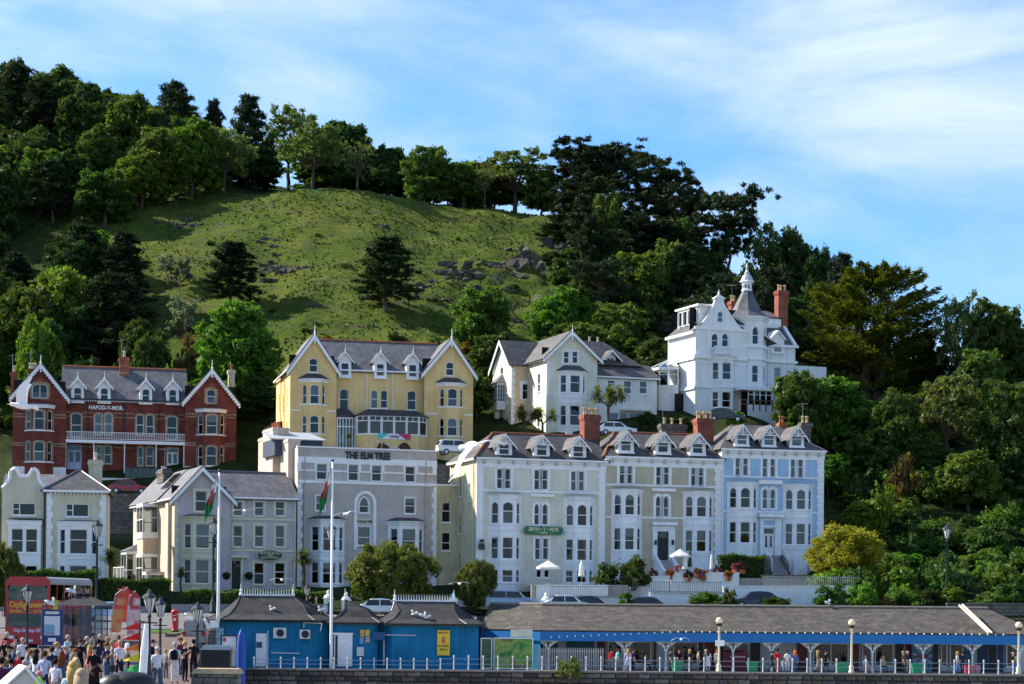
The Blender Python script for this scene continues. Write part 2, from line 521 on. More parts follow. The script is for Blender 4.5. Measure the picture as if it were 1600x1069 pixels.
def make_window(parent, M, x0, x1, z0, z1, rise=0.0, style='sash', fr=WHITE, recess=.13, cur='auto', sill=True,
    surround=None, flat=False, f=.065, drop=0.0):
 """frame, glass, curtain or blind, sill and moulded surround of one window"""
 mb = MB(M)
 o = opening(x0, x1, z0, z1, rise)
 i = opening(x0 + f, x1 - f, z0 + f, z1 - f, rise * .9)
 y0, y1 = recess - .07, recess + .02
 mb.ring(o, i, y0, y1)
 zm = z0 + (z1 - z0) * rng.choice((.5, .5, .5, .43, .57))
 xm = (x0 + x1) / 2
 if style in ('sash', 'sash2'):
  mb.box(x0 + f, x1 - f, y0 + .005, y1 - .005, zm - .035, zm + .035)
 if style in ('sash2', 'case'):
  mb.box(xm - .03, xm + .03, y0 + .01, y1 - .01, z0 + f, z1 - f - rise * .1)
 if style == 'picture':
  xa = x0 + (x1 - x0) * .3
  mb.box(xa - .04, xa + .04, y0 + .01, y1 - .01, z0 + f, z1 - f)
  mb.box(x0 + f, xa, y0 + .012, y1 - .012, zm - .03, zm + .03)
 if style == 'top':
  zt = z0 + (z1 - z0) * .7
  mb.box(x0 + f, x1 - f, y0 + .01, y1 - .01, zt - .035, zt + .035)
 if style == 'grid':
  for k in (1, 2):
   xx = x0 + (x1 - x0) * k / 3
   mb.box(xx - .02, xx + .02, y0 + .01, y1 - .01, z0 + f, z1 - f)
  for k in (1, 2, 3):
   zz = z0 + (z1 - z0) * k / 4
   mb.box(x0 + f, x1 - f, y0 + .012, y1 - .012, zz - .018, zz + .018)
 w = mb.build('window', fr, parent)
 sub = parent if flat else w
 MB(M).add([(x, recess - .02, z) for x, z in i], [tuple(range(len(i)))]).build('pane', GLASS, sub)
 if cur == 'auto':
  cur = rng.choice(['net', 'half', 'drapes', 'blind', 'none', 'none', 'none', 'drapes', 'half'])
 yc = recess + .10
 if cur in ('net', 'half', 'blind', 'blindlong'):
  za = {'net': z0 + f, 'half': z0 + f, 'blind': z0 + (z1 - z0) * rng.uniform(.45, .75), 'blindlong': z0 + .2}[cur]
  zb = zm if cur == 'half' else z1 - .02
  m = BLIND if cur.startswith('blind') else CURT
  c = MB(M)
  if cur.startswith('blind'):
   c.box(x0 + .03, x1 - .03, yc, yc + .012, za, zb)
  else:
   n = max(6, int((x1 - x0) / .09))
   v, fc = [], []
   for k in range(n + 1):
    xx = x0 + .02 + (x1 - x0 - .04) * k / n
    yy = yc + .03 * (k % 2)
    v += [(xx, yy, za), (xx, yy, zb)]
   fc = [(2 * k, 2 * k + 2, 2 * k + 3, 2 * k + 1) for k in range(n)]
   c.add(v, fc)
  c.build('blind' if cur.startswith('blind') else 'curtain', m, sub)
 elif cur == 'drapes':
  for s in (0, 1):
   c = MB(M)
   wd = (x1 - x0) * rng.uniform(.2, .32)
   v = []
   n = 5
   for k in range(n + 1):
    t = k / n
    xx = x0 + .02 + wd * t if s == 0 else x1 - .02 - wd * t
    xl = x0 + .02 + wd * .55 * t if s == 0 else x1 - .02 - wd * .55 * t
    yy = yc + .04 * (k % 2)
    v += [(xl, yy, z0 + .03), (xl, yy, z0 + (z1 - z0) * .4), (xx, yy, z1 - .03)]
   c.add(v, [q for k in range(n) for q in ((3 * k, 3 * k + 3, 3 * k + 4, 3 * k + 1), (3 * k + 1, 3 * k + 4, 3 * k + 5, 3 * k + 2))])
   c.build('curtain', CURT, sub)
 if sill:
  MB(M).box(x0 - .08, x1 + .08, -.10, recess - .07, z0 - .12, z0 - .003).build('sill', fr if surround is None else surround[1], sub)
 if surround:
  sw, sm = surround[0], surround[1]
  so = opening(x0 - sw, x1 + sw, z0 - .003, z1 + sw, rise)
  MB(M).ring(so, opening(x0 - .002, x1 + .002, z0 - .002, z1 + .002, rise), -.055, .02).build('surround', sm, sub)
 return w

def outl(x0, x1, z0, z1, rise=0):
 return opening(x0, x1, z0, z1, rise)

class House:
 def __init__(s, name, label, px, py, d, th, zoom, cat='house', group=None):
  s.zm = zoom; s.th = R(th)
  s.root = thing(name, label, cat, P(px, py, d), s.th, group)
  s.o = Vector(s.root.location)
  s.ux = (math.cos(s.th), math.sin(s.th)); s.uy = (-math.sin(s.th), math.cos(s.th))
 def at(s, zx, zy, off=0.0):
  r = ray(s.zm[0] + zx / s.zm[2], s.zm[1] + zy / s.zm[2])
  t = (off + s.o.x * s.uy[0] + s.o.y * s.uy[1]) / (r[0] * s.uy[0] + r[1] * s.uy[1])
  X, Y, Z = t * r[0] - s.o.x, t * r[1] - s.o.y, CZ + t * r[2] - s.o.z
  return X * s.ux[0] + Y * s.ux[1], Z
 def x(s, zx, zy, off=0.0): return s.at(zx, zy, off)[0]
 def z(s, zx, zy, off=0.0): return s.at(zx, zy, off)[1]
 def world(s, x, y, z=0):
  return Vector((s.o.x + x * s.ux[0] + y * s.uy[0], s.o.y + x * s.ux[1] + y * s.uy[1], s.o.z + z))
 def rc(s, a, off=0.0):
  """zoom rectangle (x0,y0,x1,y1) -> x0,x1,z0,z1 on the wall plane"""
  xm, ym = (a[0] + a[2]) / 2, (a[1] + a[3]) / 2
  return s.x(a[0], ym, off), s.x(a[2], ym, off), s.z(xm, a[3], off), s.z(xm, a[1], off)
 # a wall with its windows: wins = [(rect, dict)]
 def wall(s, outline, wins, m, off=0.0, reveal=.16, name='wall', M=None, dark=True):
  M = M if M is not None else shift(off)
  hs, specs = [], []
  for a, kw in wins:
   kw = dict(kw)
   if kw.pop('local', False): x0, x1, z0, z1 = a
   else: x0, x1, z0, z1 = s.rc(a, off)
   door = kw.pop('door', None)
   hs.append(opening(x0, x1, z0, z1, kw.get('rise', 0)))
   specs.append((x0, x1, z0, z1, kw, door))
  w = wall(MB(M), outline, hs, reveal).build(name, m, s.root)
  for x0, x1, z0, z1, kw, door in specs:
   if door: s.door(M, x0, x1, z0, z1, **door)
   else: make_window(s.root, M, x0, x1, z0, z1, **kw)
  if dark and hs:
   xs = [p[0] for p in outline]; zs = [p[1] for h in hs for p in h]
   MB(M).box(min(xs) + .05, max(xs) - .05, 1.6, 1.65, min(zs) - .5, max(zs) + .5).build('shade_backing', DARKIN, s.root)  # near-black sheet added behind the windows, standing for room shade
  return w
 def door(s, M, x0, x1, z0, z1, m=WHITE, glazed=True, leaves=1, fan=True):
  mb = MB(M)
  fh = z1 - (z1 - z0) * .22 if fan else z1
  mb.ring(rect(x0, x1, z0, z1), rect(x0 + .07, x1 - .07, z0 + .01, z1 - .07), .06, .16)
  if fan: mb.box(x0 + .07, x1 - .07, .065, .155, fh - .04, fh + .04)
  d = mb.build('door', m, s.root)
  n = leaves
  for k in range(n):
   a = x0 + .08 + (x1 - x0 - .16) * k / n; b = x0 + .08 + (x1 - x0 - .16) * (k + 1) / n
   mm = MB(M)
   zl = z0 + .02; zh = fh - .05
   if glazed:
    zs = zl + (zh - zl) * .38
    mm.ring(rect(a + .01, b - .01, zl, zh), rect(a + .12, b - .12, zs, zh - .12), .09, .13)
   else:
    mm.box(a + .01, b - .01, .09, .13, zl, zh)
    for q in (0, 1):
     za = zl + .15 + q * (zh - zl) * .45
     mm.box(a + .12, b - .12, .075, .09, za, za + (zh - zl) * .38)
   mm.build('door_leaf', m, d)
   if glazed: MB(M).box(a + .12, b - .12, .105, .115, zs, zh - .12).build('pane', GLASS, d)
   MB(M).tube((b - .08, .04, z0 + 1.0), (b - .08, .09, z0 + 1.0), .03, .03, 6).build('handle', GREYM, d)
  if fan: MB(M).box(x0 + .07, x1 - .07, .1, .11, fh + .04, z1 - .07).build('pane', GLASS, d)
 def box(s, name, m, *a):
  return MB().box(*a).build(name, m, s.root)
 def band(s, x0, x1, z0, z1, out=.06, m=WHITE, off=0.0, name='string_course'):
  return MB().box(x0, x1, off - out, off + .02, z0, z1).build(name, m, s.root)
 def quoins(s, x0, x1, z0, z1, m=WHITE, off=0.0, h=.42, alt=.16, flip=False, name='quoin'):
  """staggered corner stones, one piece each sharing two meshes"""
  n = max(1, int((z1 - z0) / h)); h = (z1 - z0) / n
  me = []
  for k in (0, 1):
   a, b = (x0, x1 - alt * k) if not flip else (x0 + alt * k, x1)
   me.append(MB().box(a, b, -.05, .02, .012, h - .012).mesh(name, m))
  for k in range(n):
   link(name, me[k % 2], s.root, (0, off, z0 + k * h))
 def shell(s, x0, x1, y0, y1, z0, zt, m, name='side_wall', front=False):
  """left, right and rear walls of a block as one sheet each"""
  MB().quad((x0, y1, z0), (x0, y0, z0), (x0, y0, zt), (x0, y1, zt)).build(name, m, s.root)
  MB().quad((x1, y0, z0), (x1, y1, z0), (x1, y1, zt), (x1, y0, zt)).build(name, m, s.root)
  MB().quad((x1, y1, z0), (x0, y1, z0), (x0, y1, zt), (x1, y1, zt)).build('rear_wall', m, s.root)
 def gable_roof(s, x0, x1, y0, y1, ze, za, m, over=.3, th=.14, ridge=TERRA, xa=None, name='roof'):
  """ridge runs front to back"""
  xa = (x0 + x1) / 2 if xa is None else xa
  sl = (za - ze) / (xa - x0); sr = (za - ze) / (x1 - xa)
  mb = MB()
  mb.slab([(x0 - over, y0 - over, ze - over * sl + .1), (xa, y0 - over, za + .1), (xa, y1, za + .1), (x0 - over, y1, ze - over * sl + .1)][::-1], th)
  mb.slab([(xa, y0 - over, za + .1), (x1 + over, y0 - over, ze - over * sr + .1), (x1 + over, y1, ze - over * sr + .1), (xa, y1, za + .1)][::-1], th)
  r = mb.build(name, m, s.root)
  if ridge: MB().tube((xa, y0 - over, za + .13), (xa, y1, za + .13), .11, .11, 6).build('ridge_tiles', ridge, r)
  return r
 def barge(s, x0, x1, y, ze, za, over=.3, w=.32, m=WHITE, teeth=False, xa=None, finial=.9, th=.07):
  """white boards up a gable, optional scalloped edge, finial and drop"""
  xa = (x0 + x1) / 2 if xa is None else xa
  for sgn, xe in ((0, x0), (1, x1)):
   sl = (za - ze) / abs(xa - xe)
   xo = xe - over if sgn == 0 else xe + over
   zo = ze - over * sl
   mb = MB()
   mb.prism([(xo, zo + .14), (xa, za + .14), (xa, za + .14 - w * 1.25), (xo, zo + .14 - w * 1.1)] if sgn == 0 else
                     [(xa, za + .14), (xo, zo + .14), (xo, zo + .14 - w * 1.1), (xa, za + .14 - w * 1.25)], y - th, y)
   if teeth:
    L = math.hypot(xo - xa, zo - za); n = int(L / .34)
    for k in range(n):
     t = (k + .5) / n
     cx, cz = xo + (xa - xo) * t, zo + (za - zo) * t + .14 - w * 1.15
     mb.prism([(cx - .14, cz + .03), (cx + .14, cz + .03), (cx + .1, cz - .12), (cx, cz - .18), (cx - .1, cz - .12)], y - th * .8, y - th * .2)
   mb.build('bargeboard', m, s.root)
  if finial:
   MB().lathe([(.07, -.9), (.09, -.5), (.07, .1), (.12, .2), (.05, .3), (.035, .3 + finial * .7), (.01, .3 + finial)], (xa, y - th, za), 6).build('finial', m, s.root)
 def ridge_roof(s, x0, x1, y0, y1, ze, zr, m, over=.3, th=.14, hipl=0.0, hipr=0.0, ridge=TERRA, ymid=None, name='roof', zb=None):
  """ridge runs along the front; hipl / hipr = how far the ridge end stands in from the wall"""
  ym = (y0 + y1) / 2 if ymid is None else ymid
  zb = ze if zb is None else zb
  a, b = x0 - over, x1 + over
  ra, rb = (x0 + hipl if hipl else a), (x1 - hipr if hipr else b)
  sl = (zr - ze) / (ym - y0)
  e = ze - over * sl + .1
  yf, yb = y0 - over, y1 + over
  mb = MB()
  mb.slab([(a, yf, e), (b, yf, e), (rb, ym, zr + .1), (ra, ym, zr + .1)], th)
  mb.slab([(b, yb, zb), (a, yb, zb), (ra, ym, zr + .1), (rb, ym, zr + .1)], th)
  if hipl: mb.slab([(a, yb, zb), (a, yf, e), (ra, ym, zr + .1)], th)
  if hipr: mb.slab([(b, yf, e), (b, yb, zb), (rb, ym, zr + .1)], th)
  r = mb.build(name, m, s.root)
  if ridge:
   MB().tube((ra, ym, zr + .13), (rb, ym, zr + .13), .11, .11, 6).build('ridge_tiles', ridge, r)
   if hipl: MB().tube((a, yf, e + .04), (ra, ym, zr + .13), .1, .1, 6).build('hip_tiles', ridge, r)
   if hipr: MB().tube((b, yf, e + .04), (rb, ym, zr + .13), .1, .1, 6).build('hip_tiles', ridge, r)
  return r
 def gutter(s, x0, x1, z, y=-.3, m=WHITE, h=.16):
  return MB().box(x0, x1, y - .1, y + .02, z - h, z).build('gutter', m, s.root)
 def downpipe(s, x, z0, z1, m=WHITE, y=-.08):
  return MB().tube((x, y, z0), (x, y, z1), .055, .055, 6).build('downpipe', m, s.root)
 def chimney(s, a, y, m=BRICK_C, depth=.9, pots=2, pm=POT, band=None, zbot=None, poth=.7):
  x0, x1, z0, z1 = s.rc(a, y)
  if zbot is not None: z0 = zbot
  mb = MB().box(x0, x1, y, y + depth, z0, z1 - .55)
  mb.box(x0 - .06, x1 + .06, y - .06, y + depth + .06, z1 - .55, z1 - .4)
  mb.box(x0 - .11, x1 + .11, y - .11, y + depth + .11, z1 - .4, z1 - .12)
  mb.box(x0 - .03, x1 + .03, y - .03, y + depth + .03, z1 - .12, z1)
  c = mb.build('chimney', m, s.root)
  if band:
   for zz in (z1 - 1.1, z1 - 1.9):
    if zz > z0: MB().box(x0 - .03, x1 + .03, y - .03, y + depth + .03, zz, zz + .1).build('band', band, c)
  if m is not TERRA and rng.random() < .6:
   a_ = MB().tube((x0 + .2, y + .3, z1), (x0 + .2, y + .3, z1 + 2.0), .02, .02, 5).tube((x0 - .4, y + .3, z1 + 1.8), (x0 + .8, y + .3, z1 + 1.95), .015, .015, 4)
   for k in range(6): a_.tube((x0 - .35 + k * .2, y, z1 + 1.82 + k * .02), (x0 - .35 + k * .2, y + .6, z1 + 1.82 + k * .02), .01, .01, 4)
   a_.build('aerial', GREYM, c)
  me = MB().lathe([(.17, 0), (.16, poth * .1), (.12, poth * .2), (.125, poth * .75), (.17, poth * .8), (.17, poth * .95), (.14, poth)], (0, 0, 0), 8).mesh('chimney_pot', pm, True)
  for k in range(pots):
   t = (k + .5) / pots
   link('chimney_pot', me, c, (x0 + (x1 - x0) * t, y + depth * (.5 + .2 * (k % 2 - .5)), z1 - .01))
  return c
 def bay(s, zx0, zx1, zytop, zybot, floors, m, trim=WHITE, off=0.0, proj=.85, cant=.7, roof='lead', zyroof=None, cf=.7, sf=.62,
   bands=(), roofm=None, plain=None, fr=WHITE, square=False, sur=None, over=.16, cornice=True, cur='auto', bottom=None):
  """canted bay: floors = [(zy_top, zy_bottom, rise)]; zx's at the wall plane"""
  ym = (zytop + zybot) / 2
  x0, x1 = s.x(zx0, ym, off), s.x(zx1, ym, off)
  xm = (zx0 + zx1) / 2
  zt, zb = s.z(xm, zytop, off - proj), s.z(xm, zybot, off - proj)
  if bottom is not None: zb = bottom
  c = cant if not square else .02
  A, B, D, E = (x0, off), (x0 + c, off - proj), (x1 - c, off - proj), (x1, off)
  fl = [(s.z(xm, a, off - proj), s.z(xm, b, off - proj), r) for a, b, r in floors]
  body = MB()
  todo = []
  for (p, q, k) in ((A, B, sf), (B, D, cf), (D, E, sf)):
   L = math.hypot(q[0] - p[0], q[1] - p[1])
   M = face(*p, *q)
   ws = []
   if L > .45 and not (square and k == sf):
    ww = L * k
    a0, a1 = (L - ww) / 2, (L + ww) / 2
    for z1, z0, r in fl:
     if square == 2 and k == cf:
      g = .09
      ws += [(a0, L / 2 - g, z0, z1, r), (L / 2 + g, a1, z0, z1, r)]
     else: ws.append((a0, a1, z0, z1, r))
   body.M = M
   wall(body, rect(0, L, zb, zt), [opening(a, b, z0, z1, r) for a, b, z0, z1, r in ws], .14)
   todo.append((M, ws))
  b = body.build('bay_window', m, s.root)
  for M, ws in todo:
   for a, q, z0, z1, r in ws:
    make_window(b, M, a, q, z0, z1, r, 'sash', fr, flat=True, sill=False, surround=sur, cur=cur)
  def ringplan(o):
   n = (c + o * .6) if not square else 0
   return [(x0 - o, off + .0), (x0 + c - o * .45, off - proj - o), (x1 - c + o * .45, off - proj - o), (x1 + o, off)]
  if cornice:
   MB().flat(ringplan(.1), zt - .28, zt - .02).flat(ringplan(over), zt - .02, zt + .1).build('cornice', trim, b)
  for zz in bands:
   z = s.z(xm, zz, off - proj)
   MB().flat(ringplan(.06), z - .1, z + .1).build('string_course', trim, b)
  for z1, z0, r in fl:
   MB().flat(ringplan(.07), z0 - .14, z0 - .02).build('sill', trim, b)
  # roof
  o = ringplan(over + .05)
  zr = max(s.z(xm, zyroof, off), zt + .2) if zyroof else zt + .17
  k = .55
  top = [(x0 + c * .8, off - .01), (x0 + c * 1.1, off - proj * .25), (x1 - c * 1.1, off - proj * .25), (x1 - c * .8, off - .01)]
  v = [(x, y, zt + .1) for x, y in o] + [(x, y, zr) for x, y in top]
  MB().add(v, [(0, 1, 5, 4), (1, 2, 6, 5), (2, 3, 7, 6), (4, 5, 6, 7), (3, 2, 1, 0)]).build('bay_roof', roofm or LEAD, b)
  # near-black sheet in place of shade, so the bay reads as a room
  MB().box(x0 + .12, x1 - .12, off - .07, off - .03, zb, zt - .05).build('shade_backing', DARKIN, b)
  return b
 def dormer(s, zc, zw, zysill, zyeave, zyapex, off, m=WHITE, roofm=SLATE, win=None, depth=3.0, fret=False, over=.28, fin=.5, style='sash', rise=0.0, teeth=False, sash=.62, cur='auto', bm=WHITE):
  """zc centre, zw width of the cheeks (zoom px)"""
  x0, x1 = s.x(zc - zw / 2, zysill, off), s.x(zc + zw / 2, zysill, off)
  zs, ze, za = s.z(zc, zysill, off), s.z(zc, zyeave, off), s.z(zc, zyapex, off)
  xm = (x0 + x1) / 2
  wv = (x1 - x0) * sash / 2
  wz0, wz1 = (s.z(zc, win[1], off), s.z(zc, win[0], off)) if win else (zs + .15, ze + .05)
  M = shift(off)
  o = [(x0, zs), (x1, zs), (x1, ze), (xm, za), (x0, ze)]
  mb = wall(MB(M), o, [opening(xm - wv, xm + wv, wz0, wz1, rise)], .1)
  mb.quad((x0, depth, zs), (x0, 0, zs), (x0, 0, ze), (x0, depth, ze))
  mb.quad((x1, 0, zs), (x1, depth, zs), (x1, depth, ze), (x1, 0, ze))
  d = mb.build('dormer', m, s.root)
  make_window(d, M, xm - wv, xm + wv, wz0, wz1, rise, style, WHITE, recess=.09, flat=True, sill=False, cur=cur)
  MB(M).box(x0 - .06, x1 + .06, -.12, .0, zs - .1, zs + .03).build('sill', WHITE, d)
  MB(M).box(x0 + .1, x1 - .1, 1.0, 1.02, zs, ze).build('shade_backing', DARKIN, d)  # dark sheet painting the shade inside the dormer
  sl = (za - ze) / (xm - x0)
  r = MB(M)
  zo = ze - over * sl
  r.slab([(x0 - over, -over, zo + .07), (xm, -over, za + .07), (xm, depth, za + .07), (x0 - over, depth, zo + .07)][::-1], .07)
  r.slab([(xm, -over, za + .07), (x1 + over, -over, zo + .07), (x1 + over, depth, zo + .07), (xm, depth, za + .07)][::-1], .07)
  r.build('dormer_roof', roofm, d)
  b = MB(M)
  bw = .17
  b.prism([(x0 - over, zo + .1), (xm, za + .1), (xm, za + .1 - bw * 1.3), (x0 - over, zo + .1 - bw)], -over - .05, -over + .01)
  b.prism([(xm, za + .1), (x1 + over, zo + .1), (x1 + over, zo + .1 - bw), (xm, za + .1 - bw * 1.3)], -over - .05, -over + .01)
  if fret:
   b.box(xm - .045, xm + .045, -over - .03, -over, ze - .05, za - .05)
   b.box(x0 - over * .3, x1 + over * .3, -over - .035, -over - .005, ze - .02, ze + .07)
   for q in (-1, 1):
    b.prism([(xm + q * .05, ze + .1), (xm + q * .12, ze + .1), (xm + q * .5, (ze + za) / 2 - .05), (xm + q * .43, (ze + za) / 2 - .02)][::q], -over - .032, -over - .002)
  if teeth:
   for q in range(5):
    t = (q + .5) / 5
    for sg in (-1, 1):
     cx, cz = xm + sg * (xm - x0 + over) * (1 - t), zo + (za - zo) * t - bw + .05
     b.prism([(cx - .08, cz + .03), (cx + .08, cz + .03), (cx, cz - .1)], -over - .04, -over)
  b.build('bargeboard', bm, d)
  if fin: MB(M).lathe([(.05, -.25), (.06, .05), (.09, .12), (.03, .2), (.01, .2 + fin)], (xm, -over, za), 6).build('finial', WHITE, d)
  return d

# ------------------------------------------------------------------ the red brick hotel, upper left
def hafod():
 h = House('brick_hotel', 'red brick hotel with two white bargeboard gables and white lettering across its front', 19, 740, 228, 13, (0, 520, 3.96), 'hotel')
 PR = -1.6                                    # wings stand forward of the middle
 stone = (.2, BUFF)
 def wing(zx0, zx1, zap, zyap, zye, top, bayx, bayy, fl, nm):
  x0, x1 = h.x(zx0, 600, PR), h.x(zx1, 600, PR)
  ze = h.z((zx0 + zx1) / 2, zye, PR); za = h.z(zap, zyap + 22, PR)
  xm = h.x(zap, 400, PR)
  h.wall([(x0, -4), (x1, -4), (x1, ze), (xm, za), (x0, ze)], [(top, dict(rise=.25, style='case' if nm == 0 else 'sash', surround=(.26, BUFF), cur='half'))], BRICK, PR)
  MB().quad((x0, 9, -4), (x0, PR, -4), (x0, PR, ze), (x0, 9, ze)).build('side_wall', stucco('pale_side_render', (.62, .57, .44)) if nm == 0 else BRICK, h.root)
  MB().quad((x1, PR, -4), (x1, 9, -4), (x1, 9, ze), (x1, PR, ze)).build('side_wall', BRICK, h.root)
  h.gable_roof(x0, x1, PR, 7, ze, za, SLATE, .35, xa=xm)
  h.barge(x0, x1, PR - .36, ze, za, .4, .34, teeth=True, xa=xm, finial=.8)
  # band courses and their quoin of the gable
  xc = xm
  MB().prism([(xc - .4, za - 1.7), (xc, za - 2.1), (xc + .4, za - 1.7), (xc, za - 1.3)], PR - .05, PR + .02).build('brick_diamond', BRICK_C, h.root)
  for zy in (505, 522, 685, 700):
   z = h.z(zap, zy, PR)
   h.band(x0, x1, z - .07, z + .07, .02, BUFF, PR)
  h.bay(bayx[0], bayx[1], bayy[0], 880, fl, BRICK, WHITE, PR, .95, .8, zyroof=bayy[0] - 14, sur=(.14, BUFF), cf=.72, roofm=LEAD, bottom=-4, over=.22)
  h.band(x0, x1, -4, h.z(zap, 830, PR), .04, stucco('white_render', (.74, .73, .70)), PR, 'plinth')
 wing(78, 408, 250, 175, 392, (200, 315, 294, 405), (152, 332), (448, 880), [(478, 600, .22), (672, 795, .22)], 0)
 wing(1145, 1462, 1310, 210, 422, (1279, 350, 1333, 437), (1214, 1394), (476, 880), [(505, 627, .22), (700, 823, .22)], 1)
 x0, x1 = h.x(400, 600), h.x(1150, 600)
 ze = h.z(770, 410)
 zr = h.z(790, 225, 4.5)
 W = [((440, 497, 505, 645), 0), ((585, 499, 632, 630), 0), ((647, 499, 695, 630), 0), ((842, 506, 889, 636), 0), ((904, 506, 952, 636), 0), ((1031, 516, 1095, 660), 0)]
 wins = [(a, dict(rise=.2, surround=(.16, BUFF), cur=c)) for (a, _), c in zip(W, ['none', 'blindlong', 'blindlong', 'none', 'drapes', 'none'])]
 wins += [(a, dict(rise=.15, surround=(.12, BUFF))) for a in ((592, 697, 628, 812), (643, 697, 690, 812), (852, 703, 886, 824), (903, 703, 949, 824))]
 blue = mat('pale_blue_door', (.36, .46, .62), .5, .4)
 wins.append(((415, 692, 506, 846), dict(door=dict(m=blue, leaves=2))))
 wins.append(((1030, 710, 1105, 850), dict(door=dict(m=WHITE, leaves=2))))
 h.wall(rect(x0, x1, -4, ze), wins, BRICK)
 for zy in (500, 526, 690, 712):
  z = h.z(770, zy)
  for a, b in ((406, 432), (516, 574), (705, 832), (962, 1022), (1104, 1142)):
   h.band(h.x(a, zy), h.x(b, zy), z - .06, z + .06, .02, BUFF)
 h.ridge_roof(x0, x1, 0, 9, ze, zr, SLATE, .3)
 MB().box(x0, x1, -.42, -.28, ze - .28, ze - .1).build('gutter', BLACK, h.root)
 t = MB()
 n = 70
 for k in range(n):
  a = x0 + (x1 - x0) * k / n; w_ = (x1 - x0) / n
  t.prism([(a + .03, ze - .28), (a + w_ - .03, ze - .28), (a + w_ / 2, ze - .48)], -.36, -.32)
 t.build('eaves_fretwork', WHITE, h.root)
 for zc in (480, 645, 902, 1068):
  k = (zc - 480) / 588 * 12
  h.dormer(zc, 78, 430 + k, 330 + k, 284 + k, -.25, roofm=WHITE, win=(338 + k, 422 + k), teeth=True, rise=.16, depth=2.5, fin=.7)
 for k in (545, 770, 985): h.downpipe(h.x(k, 500), -2, ze, IRON)
 # balcony
 zb, zt = h.z(770, 668, -1.5), h.z(770, 618, -1.5)
 MB().box(x0, x1, -1.55, 0, zb - .1, zb).build('balcony_deck', WHITE, h.root)
 b = MB().box(x0, x1, -1.6, -1.5, zb - .35, zb - .1).build('balcony_fascia', WHITE, h.root)
 bl = MB().box(x0, x1, -1.56, -1.48, zt - .06, zt)
 bl.box(x0, x1, -1.55, -1.49, zb + .12, zb + .17)
 bl.build('balcony_rail', WHITE, h.root)
 me = MB().box(-.025, .025, -1.545, -1.495, zb + .1, zt - .05).mesh('baluster', WHITE)
 n = int((x1 - x0) / .19)
 for k in range(n): link('baluster', me, h.root, (x0 + (x1 - x0) * (k + .5) / n, 0, 0))
 for k in (406, 580, 770, 966, 1138): MB().tube((h.x(k, 750, -1.45), -1.45, -2), (h.x(k, 750, -1.45), -1.45, zb), .07, .07, 8).build('balcony_post', WHITE, h.root)
 zl = h.z(657, 466)
 lettering('HAFOD-Y-MOR.', .62, WHITE, h.root, (h.x(657, 466), -.08, zl), .03, .018, width=h.x(764, 466) - h.x(550, 466))
 h.chimney((741, 148, 797, 300), 3.4, BRICK_C, .9, 1, POTW, BUFF)
 h.chimney((66, 240, 104, 420), 3.0, BRICK_C, .9, 1, POTW)
 h.chimney((178, 222, 226, 420), 5.6, BRICK, .8, 3, POTW)
 h.chimney((1414, 228, 1453, 400), 4.2, stucco('chimney_render', (.55, .5, .36)), .9, 1, TERRA)
 # terrace wall in front, partly white
 MB().box(x0 - 6, x1 + 7, -4.2, -3.9, -4, -.5).build('terrace_wall', MATS['white_render'], h.root)
 gp = MB()
 xa, xb = h.x(775, 850, -4.2), h.x(1005, 850, -4.2)
 for k in range(7):
  xx = xa + (xb - xa) * k / 6
  gp.box(xx - .03, xx + .03, -4.15, -4.05, -.5, .75)
 gp.box(xa, xb, -4.15, -4.05, .68, .75)
 gp.build('terrace_railing', IRON, h.root)
 MB().box(xa, xb, -4.11, -4.09, -.45, .66).build('pane', GLASS, h.root)
 MB().box(x1 + 4.5, x1 + 12, 1, 1.2, -4, .6).build('yard_wall', MATS['white_render'], h.root)
 MB().box(x1 + 5.0, x1 + 5.9, .95, .99, -2, .2).build('yard_door', IRON, h.root)
 return h
HAFOD = hafod()

